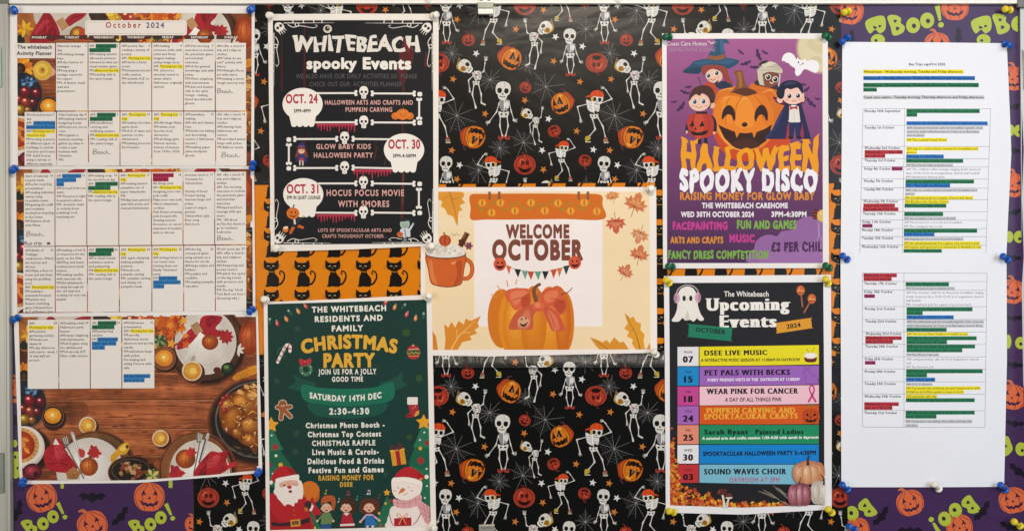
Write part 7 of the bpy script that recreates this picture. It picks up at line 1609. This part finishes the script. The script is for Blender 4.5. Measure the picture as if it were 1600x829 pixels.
def leaves(a):
    R = random.Random(11); pts = []
    for i in range(520):
        u = R.random()
        if u < .42: y = R.uniform(690, 788); w_ = 4 + 15 * min(1, max(0, (y - 700) / 60)) if y > 704 else 4; x = 1046 + abs(R.gauss(0, .5)) * w_ * 1.1
        elif u < .8: x = R.uniform(1046, 1126); h = max(6, 46 * (1 - (x - 1046) / 96)); y = 788.5 - abs(R.gauss(0, .5)) * h
        else: x = R.uniform(1120, 1226); y = 790.5 - abs(R.gauss(0, .42)) * 8
        if y < 754: x = min(x, 1046 + R.uniform(2, 15))
        elif y < 764: x = min(x, 1046 + R.uniform(4, 30))
        pts.append((x, y))
    for i, (x, y) in enumerate(pts):
        a.z = 30 + i; c = R.choice(('#c8541e', '#d9761f', '#b23a1a', '#dd9a2a', '#e0b43a', '#8f2a16', '#c86a2a', '#c24a3a'))
        a.push(x, y, R.uniform(.7, 1.25), R.uniform(0, 360))
        if i % 3: a.star(0, 0, 3.6, c, 5, .5)
        else: a.blob([(-3.4, 0), (0, -1.7), (3.6, 0), (0, 1.7)], c, 2)
        a.pop()
    for x, y in ((1048, 690), (1052, 684), (1047, 700), (1049, 668)): a.push(x, y, 1, x * 7); a.star(0, 0, 3, '#b5482a', 5, .5); a.pop()
drawu('autumn_foliage_drawing', leaves, 30)
def mush(a):
    a.view(*U3); a.poly([(894, 530), (930, 530), (960, 700), (962, 740), (912, 740), (916, 640)], '#e2d6c4'); a.poly([(1000, 580), (1030, 580), (1010, 660), (1000, 740), (955, 740), (970, 660)], '#d6c8b4'); a.blob([(812, 520), (840, 460), (900, 428), (960, 436), (990, 464), (960, 516), (900, 536)], '#5a2c2a'); a.blob([(836, 480), (866, 446), (860, 500)], '#7c4a42'); a.blob([(950, 556), (980, 512), (1024, 500), (1060, 526), (1076, 562), (1010, 574)], '#643431'); a.poly([(956, 570), (1072, 566), (1064, 590), (1000, 600), (966, 586)], '#e0d4c2')
drawu('mushroom_drawing', mush, 380)
def gourds(a):
    a.view(*U4)
    for i, (x0, y0, x1, y1) in enumerate(((110, 540, 330, 630), (170, 520, 380, 650), (300, 470, 480, 590), (330, 500, 500, 640), (380, 660, 540, 740))):
        a.line([(x0, y0), ((x0 + x1) / 2, (y0 + y1) / 2 - 10), (x1, y1)], [2, 10, 6, 4], '#a89a86'); a.line([(x0 + 10, y0 + 12), (x1, y1 + 4)], [1, 5, 2], '#d0c4b0')
    a.soft(766, 300, 208, 152, '#b9744a', '#dca684', 9); a.soft(640, 310, 84, 130, '#c07c54', '#e6b898', 8); a.soft(890, 300, 84, 134, '#bf7a50', '#e2ac86', 8); a.soft(820, 310, 72, 142, '#c88860', '#e8bc94', 8); a.soft(736, 310, 66, 142, '#cb8c64', '#ecc6a2', 8)
    for p in ([(740, 200), (640, 230), (580, 330)], [(748, 204), (690, 280), (690, 420)], [(768, 204), (800, 290), (790, 430)], [(776, 200), (880, 260), (900, 400)], [(780, 190), (900, 200), (970, 300)]): a.curve(p, [4, 7, 4], '#9c6844')
    a.blob([(732, 206), (742, 150), (760, 84), (772, 84), (764, 150), (772, 204)], '#3a2c28')
    a.soft(890, 560, 110, 156, '#b3a798', '#e0d6c8', 8); a.soft(960, 566, 90, 158, '#bdb1a2', '#e8dfd2', 8); a.soft(850, 560, 64, 150, '#b8a99b', '#e2d6ca', 8); a.curve([(850, 430), (826, 560), (850, 690)], 6, '#a5998a'); a.curve([(950, 420), (936, 560), (950, 700)], 6, '#a5998a'); a.line([(960, 456), (962, 380), (916, 322)], [24, 18, 8], '#3c302c')
    a.soft(640, 590, 150, 150, '#82444f', '#b87884', 8); a.soft(560, 594, 70, 140, '#8c4a56', '#cf98a0', 8); a.soft(726, 590, 74, 144, '#86444f', '#c48a94', 8); a.soft(644, 590, 52, 146, '#965662', '#d6a4aa', 8)
    for p in ([(640, 450), (560, 500), (540, 640)], [(644, 450), (606, 540), (614, 720)], [(656, 450), (690, 540), (680, 720)], [(664, 450), (760, 500), (776, 640)]): a.curve(p, [4, 8, 5], '#6e3440')
    a.line([(640, 450), (650, 410), (660, 368)], [18, 12, 8], '#4a3434')
drawu('gourd_drawing', gourds, 400)
# ------------------------------------------------------------------ bus trip lists: two white sheets
BC = {'Y': '#efdd1e', 'G': '#1f7850', 'B': '#2272be', 'R': '#bc3440', 'M': '#a02a68', 'K': '#c9c9cb', '-': None}
BI = {'Y': (96, 86, 10), 'G': (8, 36, 24), 'B': (8, 34, 66), 'R': (60, 10, 16), 'M': (60, 10, 40), 'K': (86, 86, 92), '-': (110, 110, 116)}
GH = 0.60
def bus_sheet(label, outline, sheet, geo, rows, head=None):
    xs = [p[0] for p in outline]; ys = [p[1] for p in outline]
    t = thing('trip_list', label, 'notice sheet', sum(xs) / len(xs), max(ys), 'sheets of the bus trip list')
    paper('paper_sheet', outline, sheet, t, M_PAPER, (235, 235, 240))
    if head:
        a = Art(4); head(a); part('heading_lettering', a, sheet, t, M_PAPER)
    (xl0, xl1), (xd0, xd1), (xr0, xr1), ys_, bottom = geo
    y0, y1 = ys_[0], ys_[-1]
    def xa(p, y): return p[0] + (p[1] - p[0]) * (y - y0) / (y1 - y0)
    a = Art(5)
    for p in ((xl0, xl1), (xd0, xd1), (xr0, xr1)): a.z = 2; a.line([(p[0], y0), (p[1], y1)], .62, '#8d8b92', False)
    for i, y in enumerate(ys_):
        if i == len(ys_) - 1 and not bottom: continue
        a.z = 3; a.line([(xa((xl0, xl1), y), y), (xa((xr0, xr1), y), y + .4)], .6, '#8d8b92', False)
    part('table_grid', a, sheet, t, M_PAPER)
    for date, dx, by, items in rows:
        a = Art(0); yb0 = min([q[3] for q in items] + ([by - 5] if date else [])); yb1 = max(q[4] for q in items)
        a.rect(dx - 1, yb0, max(q[2] for q in items), yb1, (235, 235, 240)); a.z = 6
        if date: a.text(date[0], dx, by, 3.9, (62, 62, 68), (.035, .03), width=date[1], res=1)
        for k, x0, x1, ya, yb, s_ in items:
            a.z = 5
            if BC[k]: a.rect(x0, ya, x1, yb, BC[k])
            a.z = 7
            if s_:
                hh = min(3.7, (yb - ya) * GH); mid = (ya + yb) / 2; a.text(s_, x0 + .5, mid + hh / 2, hh, BI[k], (.03, .03) if k in 'RM' else (.012, .012), width=(x1 - x0 - 1.2), res=1)
        part('trip_row', a, sheet, t, M_PAPER)
    return t
def head(a):
    a.text('Bus Trips sept/Oct 2024.', 1447.5, 103.2, 3.9, (62, 62, 68), (.04, .035), width=57, align='c', res=1)
    for k, x0, x1, ya, yb, s_ in (('Y', 1348, 1504, 109.6, 116, 'Whitebriars - Wednesday morning, Tuesday and Friday afternoon.'), ('B', 1348, 1522, 119.6, 126, 'Whitecroft - Monday afternoon, Wednesday afternoon and Friday morning'),
                            ('G', 1348, 1528, 130.2, 137, 'Whitebeach - Monday morning, Wednesday afternoon, Thursday and Friday'), ('G', 1348, 1369, 137.6, 143.8, 'morning'), ('K', 1348, 1537, 149.6, 155.6, 'Coast care centre - Tuesday morning, Thursday afternoon and Friday afternoon.')):
        a.z = 4; a.rect(x0, ya, x1, yb, BC[k]); a.z = 6; hh = 3.9; a.text(s_, x0 + .3, (ya + yb) / 2 + 1.9, hh, BI[k] if k != 'K' else (60, 60, 66), (.035, .03), width=x1 - x0 - .8, res=1)
R1 = [(('Monday 30th September', 56), 1350, 175.8, [('G', 1415, 1529.5, 171, 177.3, 'AM The trip to the seafront for a hot drink'), ('G', 1415, 1431.5, 177.3, 183, 'and ice'), ('B', 1415, 1542, 190.2, 196, 'PM Trip to the Sovereign harbour for a walk and cream tea')]),
 (('Tuesday 1st October', 46), 1350, 201.6, [('K', 1415, 1535, 197.6, 203, 'AM chestnut meadow café for breakfast /gentle chair'), ('K', 1415, 1529, 203.6, 209, 'exercise with refreshments at 11am at st Barnabas'), ('K', 1415, 1443.5, 209.6, 214.6, 'church Ellop.'), ('Y', 1415, 1478, 216, 222, 'PM The coastal beach Hotel')]),
 (('Wednesday 2nd October', 55), 1350, 233.4, [('R', 1350, 1409, 234.8, 241, 'Whitebriars 1-1 trips with'), ('R', 1350, 1382, 241, 247, 'Ian 9.30-12.30'), ('Y', 1414.8, 1527, 229.8, 235.6, 'AM trip to combe haven caravan for breakfast and'), ('Y', 1414.8, 1431, 235.6, 241.2, 'games'), ('B', 1414.5, 1473, 241.8, 248, 'PM trip to the Marina')]),
 (('Thursday 3rd October', 48), 1350, 252.8, [('G', 1414.4, 1503.5, 248.4, 254.8, 'AM trip to the country park and ducks'), ('K', 1414.3, 1488, 256, 260.8, 'PM The Pencil Café in Eastbourne.')]),
 (('Friday 4th October', 41), 1349.6, 265.8, [('M', 1392, 1409, 260.4, 266.8, 'shared'), ('-', 1414, 1532, 262, 267.4, 'AM The crafted coffee lounge/ singing down memory'), ('-', 1414, 1530.5, 268, 273.4, 'lane 10:30-12:30 at st augustines church hall bexhill.'), ('-', 1413.8, 1475, 274, 279.6, 'PM Hawkhurst fishery farm')]),
 (('Monday 7th October', 45), 1349.3, 284.8, [('G', 1413.5, 1520.5, 280.8, 287, 'AM trip to Eastbourne for a coffee and walk'), ('B', 1413.4, 1483, 287, 293.2, 'PM - The Lake in Alexandra')]),
 (('Tuesday 8th October', 46), 1349, 297.7, [('K', 1413, 1525.5, 294.8, 300, 'AM- trip to combe haven caravan for breakfast and'), ('K', 1412.8, 1428, 300.8, 305.4, 'games'), ('Y', 1412.4, 1519.5, 306.2, 312.4, 'PM Crowhurst pub for a game of pool and darts.')]),
 (('Wednesday 9th October', 54), 1348, 316.4, [('R', 1348, 1397, 318, 324, 'Coast care centre 1-1'), ('R', 1347.5, 1402.4, 324, 330, 'trips with Ian 9.30-12.30'), ('Y', 1412.2, 1481, 312.4, 318.4, 'AM Blackbrooks Garden Centre'), ('G', 1412, 1477, 318.4, 324.6, 'PM The Lodge Hotel')]),
 (('Thursday 10th October', 51), 1347.4, 335.7, [('G', 1411.5, 1472, 331.2, 337.8, 'AM Bexhill seafront'), ('K', 1411.3, 1492, 338.6, 343.6, 'PM wood station tea rooms in Bexhill')]),
 (('Friday 11th October', 44), 1346.8, 348.4, [('M', 1346.4, 1362.2, 349.8, 355.4, 'shared'), ('-', 1411, 1503, 344.8, 350, 'AM Morrisons for a mooch and breakfast.'), ('-', 1411, 1472, 350.8, 356.2, 'PM The orangery tea rooms')]),
 (('Monday 14th October', 48), 1346.3, 361.2, [('G', 1410.9, 1525.5, 357.4, 363.6, 'AM the trip to Arlington for a coffee and a walk'), ('B', 1410.8, 1458.6, 363.6, 369.2, 'PM The Pier')]),
 (('Tuesday 15th October', 49), 1345.8, 373.8, [('K', 1410.8, 1504, 370.8, 376, 'AM Sainsburys for a mooch and breakfast'), ('Y', 1410.8, 1530, 376.8, 382.8, 'PM the wheatsheaf pub for a game of pool and a pint.')]),
 (('Wednesday 16th October', 57.5), 1345.5, 387.2, [('Y', 1410.6, 1532, 382.8, 388.8, 'AM marks and spencer\'s in ravenside in Bexhill on sea'), ('G', 1410.5, 1470, 389, 394.6, 'PM The local park')])]
R2 = [(None, 1348, 0, [('R', 1348, 1400, 426.8, 432.8, 'Whitecroft 1-1 trips too'), ('R', 1348.3, 1392, 432.8, 438.6, '9.30-12.30 with Ian')]),
 (('Thursday 17th October', 51), 1349, 444.4, [('G', 1413.5, 1481, 440.4, 447, 'AM The Marina Bexhill'), ('K', 1413.8, 1490.5, 447.6, 452.4, 'PM The beach Deck in Eastbourne.')]),
 (('Friday 18th October', 44), 1349.4, 457.3, [('M', 1349.3, 1365.8, 459.2, 465, 'shared'), ('-', 1414, 1536, 454, 459.4, 'AM The Custom Café for an American breakfast/ singing'), ('-', 1414, 1535.5, 460.2, 465.6, 'down memory lane 10:30-12:30 at st augustines church'), ('-', 1414, 1438.5, 466.4, 471.6, 'hall Bexhill.'), ('-', 1414, 1518, 472.6, 478, 'PM- Crowhurst pub for a game of pool and darts.')]),
 (('Monday 21st October', 47.5), 1350.2, 483.8, [('G', 1415, 1518, 479.4, 485.8, 'AM trip to Camber sands for a paddle'), ('G', 1415, 1440, 485.8, 491.6, 'and chips'), ('B', 1415, 1488.5, 492, 498, 'PM garden centre for coffee')]),
 (('Tuesday 22nd October', 48.5), 1351, 503.2, [('K', 1415, 1536, 499.2, 504.8, 'AM The Windmill pub for breakfast/gentle chair exercise'), ('K', 1415, 1535.5, 505.6, 511, 'with refreshments at 11am at st Barnabas church Ellop.'), ('G', 1415, 1477.4, 511.4, 517.4, 'PM The Conquest lane')]),
 (('Wednesday 23rd October', 56), 1351.2, 522.5, [('R', 1351, 1407.5, 524.4, 530.4, 'Whitebeach 1-1 trips out'), ('R', 1351, 1394, 530.4, 536.2, 'with Ian 9.30-12.30'), ('Y', 1415, 1511, 518.6, 523.8, 'AM The De La Warr Pavilion in bexhill on sea'), ('G', 1415, 1524.5, 524.6, 530.8, 'PM trip to the garden centre for a mooch and'), ('G', 1415, 1478, 530.8, 536.8, 'have a piece of cake')]),
 (('Thursday 24th October', 51), 1350.8, 542.3, [('G', 1415, 1522, 537.4, 543.6, 'AM trip to the farm shop at Winchelsea for a'), ('G', 1415, 1502, 543.6, 549.6, 'breakfast and to see the animals'), ('K', 1414.8, 1465.5, 551, 555.6, 'PM The Three Oaks pub')]),
 (('Friday 25th October', 44), 1350.5, 561.8, [('M', 1350.3, 1366.8, 563, 568.8, 'shared'), ('-', 1414.5, 1528.5, 557.6, 563, "AM companionship café 10-12 st Augustine's church"), ('-', 1414.5, 1423.5, 564, 568.8, 'hall.'), ('-', 1414.5, 1457.5, 570, 575, 'PM The Red lion pub')]),
 (('Monday 28th October', 48), 1350, 581.3, [('G', 1414.3, 1534, 576, 582.2, 'AM The trip to Hastings for a walk along the pier and'), ('G', 1414.3, 1446.8, 582.2, 588.6, 'have lunch'), ('B', 1414.3, 1459.5, 589, 595, 'PM The pub')]),
 (('Tuesday 29th October', 49), 1349.8, 600.4, [('K', 1414.2, 1455, 596.8, 601.6, 'AM Trip to planters'), ('Y', 1414, 1530.5, 602.4, 608.2, 'PM Tea beside the orchards art and reminiscence with'), ('Y', 1414, 1505, 608.2, 614.2, 'NOAA at de la Warr pavilion create to book.')]),
 (('Wednesday 30th October', 57), 1349.6, 620, [('R', 1349.3, 1403, 627.2, 633.2, 'Whitebeach 1-1 trips out'), ('R', 1349.3, 1393, 633.2, 639.2, 'with Ian 9.30-12.30'), ('Y', 1414, 1462.5, 615.2, 621, 'AM Lakeside cafe trip'), ('G', 1414, 1521.5, 621, 627.2, 'PM trip to the garden park for a hot drink')]),
 (('Thursday 31st October', 51), 1349.3, 645.6, [('G', 1413.6, 1521.5, 640.2, 646.4, 'AM trip to the Christmas shop for coffee and'), ('G', 1413.6, 1461.5, 646.4, 652.6, 'hot chocolate'), ('K', 1413.4, 1517.5, 654.2, 659.8, 'PM Costa for a decaf/tea chocolate and spooky'), ('K', 1413.4, 1432.8, 661, 665.6, 'cupcakes.')])]
bus_sheet('upper white bus trip sheet with the coloured home lines and first October weeks', [(1315.3, 66.2), (1571.5, 68.3), (1577.2, 200), (1578.4, 240), (1574, 330), (1570.8, 403), (1312.6, 401), (1314.2, 230)], Sheet(2.7, [(1305, .6), (1330, .1), (1450, 1.6), (1560, .1), (1582, 1.6)], 0, 12),
    ((1347.6, 1342.4), (1412.6, 1408.2), (1546.6, 1539.2), [170.2, 196.4, 229, 248.2, 261, 279.8, 293.8, 311.8, 330.6, 343.8, 356.8, 369.6, 382.9, 395.4], False), R1, head)
bus_sheet('lower white bus trip sheet, blank towards its foot, from the seventeenth onwards', [(1312.2, 397.4), (1571, 397.6), (1571.8, 560), (1567.4, 759.2), (1313.6, 759.8)], Sheet(3.1, [(1305, .6), (1330, .1), (1450, 1.4), (1560, .1), (1580, 1.0)], 0, 12),
    ((1346.4, 1346.6), (1411, 1411), (1540.8, 1537.4), [426.2, 439.2, 452.7, 478.3, 498.2, 517.7, 537.1, 556.4, 575.4, 595.2, 614.5, 640.1, 666], True), R2)
# ------------------------------------------------------------------ push pins and rail screws caps
PIN_MATS = {'blue': solid_material('blue_pin_plastic', (16, 84, 178), 0.28, 0, 0, 50, .5), 'white': solid_material('white_pin_plastic', (232, 226, 214), 0.3, 0, 0, 50, .5),
            'green': solid_material('green_pin_plastic', (10, 96, 62), 0.28, 0, 0, 50, .5), 'yellow': solid_material('yellow_pin_plastic', (226, 204, 40), 0.3, 0, 0, 50, .5)}
def pin(colour, x, y, hx, hy, base_mm, where, group):
    """collar against the paper at (x,y); the grip leans so that its end shows at (hx,hy)"""
    t = thing('push_pin', f'{colour} push pin {where}', 'push pin', x, y, group)
    o = (t.location.x, t.location.z); m = PIN_MATS[colour]; b = base_mm * .001
    tip = Vector((WX(hx), -b - 0.0135, WZ(hy))); base = Vector((WX(x), -b, WZ(y)))
    tip.x *= (DIST - b - .0135) / DIST; tip.z *= (DIST - b - .0135) / DIST
    ax = (tip - base).normalized(); ln = (tip - base).length
    link('collar', solid_mesh([lathe([(.0054, .0002), (.0065, .0009), (.0065, .0022), (.0055, .0031), (.0036, .0040)], base, ax, 16)], 0, *o, True), m, t)
    link('grip', solid_mesh([lathe([(.0034, .0040), (.0032, ln * .5), (.0037, ln * .66), (.0056, ln * .80), (.0060, ln * .92), (.0052, ln * .99), (.0024, ln * 1.03)], base, ax, 16)], 0, *o, True), m, t)
    link('needle', solid_mesh([lathe([(.0006, -.008), (.0006, .0003)], base, ax, 8)], 0, *o), M_SCREW, t)
    return t
GP, GY, GB_, GG, GW = 'planner pins', 'yellow pins', 'bus trip pins', 'green pins', 'white pins'
for args in (
 ('blue', 24.5, 19, 21, 14, 3.8, 'at the upper left corner of the topmost planner sheet', GP), ('blue', 391, 17, 394.5, 13.5, 3.8, 'at the upper right corner of the topmost planner sheet', GP),
 ('blue', 25, 263, 19, 267, 4.0, 'left of the join between topmost and middle planner sheets', GP), ('blue', 397, 255, 393.5, 264, 4.0, 'right of the join between topmost and middle planner sheets', GP),
 ('blue', 30.5, 495.5, 19.5, 500, 3.8, 'left of the join between middle and lowest planner sheets', GP), ('blue', 396, 482, 389, 488, 3.4, 'right of the join between middle and lowest planner sheets', GP),
 ('blue', 38, 749.5, 34, 756, 3.0, 'at the lower left corner of the lowest planner sheet', GP), ('blue', 405.5, 735, 401.5, 740, 2.8, 'at the lower right corner of the lowest planner sheet', GP),
 ('blue', 1324, 59.5, 1314.5, 66.5, 3.0, 'at the upper left corner of the upper bus trip sheet', GB_), ('blue', 1567.5, 69.5, 1579.5, 71.5, 3.4, 'at the upper right corner of the upper bus trip sheet', GB_),
 ('blue', 1323, 405.5, 1315.5, 398.5, 3.8, 'left of the join between the two bus trip sheets', GB_), ('blue', 1573.5, 406, 1566, 399.5, 3.9, 'right of the join between the two bus trip sheets', GB_),
 ('blue', 1324, 764, 1315, 755.5, 3.4, 'at the lower left corner of the lower bus trip sheet', GB_), ('blue', 1570, 764.5, 1562.5, 756, 3.6, 'at the lower right corner of the lower bus trip sheet', GB_),
 ('blue', 1335, 825.5, 1325.5, 821, 2.6, 'over the orange pumpkin at the foot of the right purple paper', GB_),
 ('white', 1466, 763, 1459, 755, 3.6, 'in the middle of the bottom edge of the lower bus trip sheet', GW),
 ('white', 424, 26, 419.5, 24, 3.8, 'at the upper left corner of the black spooky events poster with skulls', GW), ('white', 677, 26, 682.5, 23, 3.8, 'at the upper right corner of the black spooky events poster with skulls', GW),
 ('white', 433, 387, 430, 388.5, 3.8, 'at the lower left corner of the black spooky events poster with skulls', GW), ('white', 672, 386, 674.5, 383.5, 3.8, 'at the lower right corner of the black spooky events poster with skulls', GW),
 ('white', 1014, 296, 1018.5, 294, 2.5, 'at the upper right corner of the cream welcome poster', GW), ('white', 1025, 554, 1021, 548, 2.5, 'at the lower right corner of the cream welcome poster', GW),
 ('white', 417, 468, 411.5, 467, 3.2, 'at the upper left corner of the Christmas party poster', GW), ('white', 667, 465, 671, 461, 3.2, 'at the upper right corner of the Christmas party poster', GW), ('white', 674, 822, 679.5, 825, 3.2, 'at the lower right corner of the Christmas party poster', GW),
 ('green', 1046, 58.5, 1038.5, 58, 2.8, 'at the upper left corner of the Halloween disco poster', GG), ('green', 1294, 59.5, 1288, 55, 2.8, 'at the upper right corner of the Halloween disco poster', GG),
 ('green', 1051, 417, 1043, 415.5, 2.8, 'at the lower left corner of the Halloween disco poster', GG), ('green', 1295.5, 418.5, 1289, 414, 2.8, 'at the lower right corner of the Halloween disco poster', GG),
 ('yellow', 1046, 442.5, 1040, 436, 3.0, 'at the upper left corner of the upcoming events poster', GY), ('yellow', 1294, 443, 1289, 434.5, 3.0, 'at the upper right corner of the upcoming events poster', GY),
 ('yellow', 1053, 799, 1044, 797.5, 3.0, 'at the lower left corner of the upcoming events poster', GY), ('yellow', 1299.5, 800, 1293, 794, 3.0, 'at the lower right corner of the upcoming events poster', GY),
 ('yellow', 1325, 18.5, 1318.5, 20, 3.0, 'at the upper left corner of the right purple paper', GY), ('yellow', 1577, 17, 1569.5, 14.5, 3.4, 'at the upper right corner of the right purple paper', GY),
 ('yellow', 1592, 820, 1583.5, 813.5, 5.5, 'at the lower right corner of the right purple paper', GY), ('yellow', 1301, 797.5, 1297.5, 803, 2.4, 'half hidden beside the lower right edge of the upcoming events poster', GY)):
    if args[1] == 1301: continue
    pin(*args)
# round white plugs on the cream rail
for x, where in ((670, 'above the black spooky events poster with skulls'), (965, 'left of the Halloween disco poster')):
    t = thing('rail_plug', f'small round cream plug on the top rail {where}', 'plug', x, 6, 'round plugs on the top rail')
    o = (t.location.x, t.location.z)
    link('rim', solid_mesh([lathe([(.0062, 0), (.0064, .0010), (.0057, .0017), (.0050, .0014)], (WX(x), -.0114, WZ(1.2)), (0, -1, 0), 20)], 0, *o, True), M_RAIL, t)
    link('cap', solid_mesh([lathe([(.0049, 0), (.0047, .0016), (.0036, .0024), (.0012, .0028)], (WX(x), -.0114, WZ(1.2)), (0, -1, 0), 20)], 0, *o, True), PIN_MATS['white'], t)
bpy.data.objects.remove(_to); bpy.data.curves.remove(_cu)
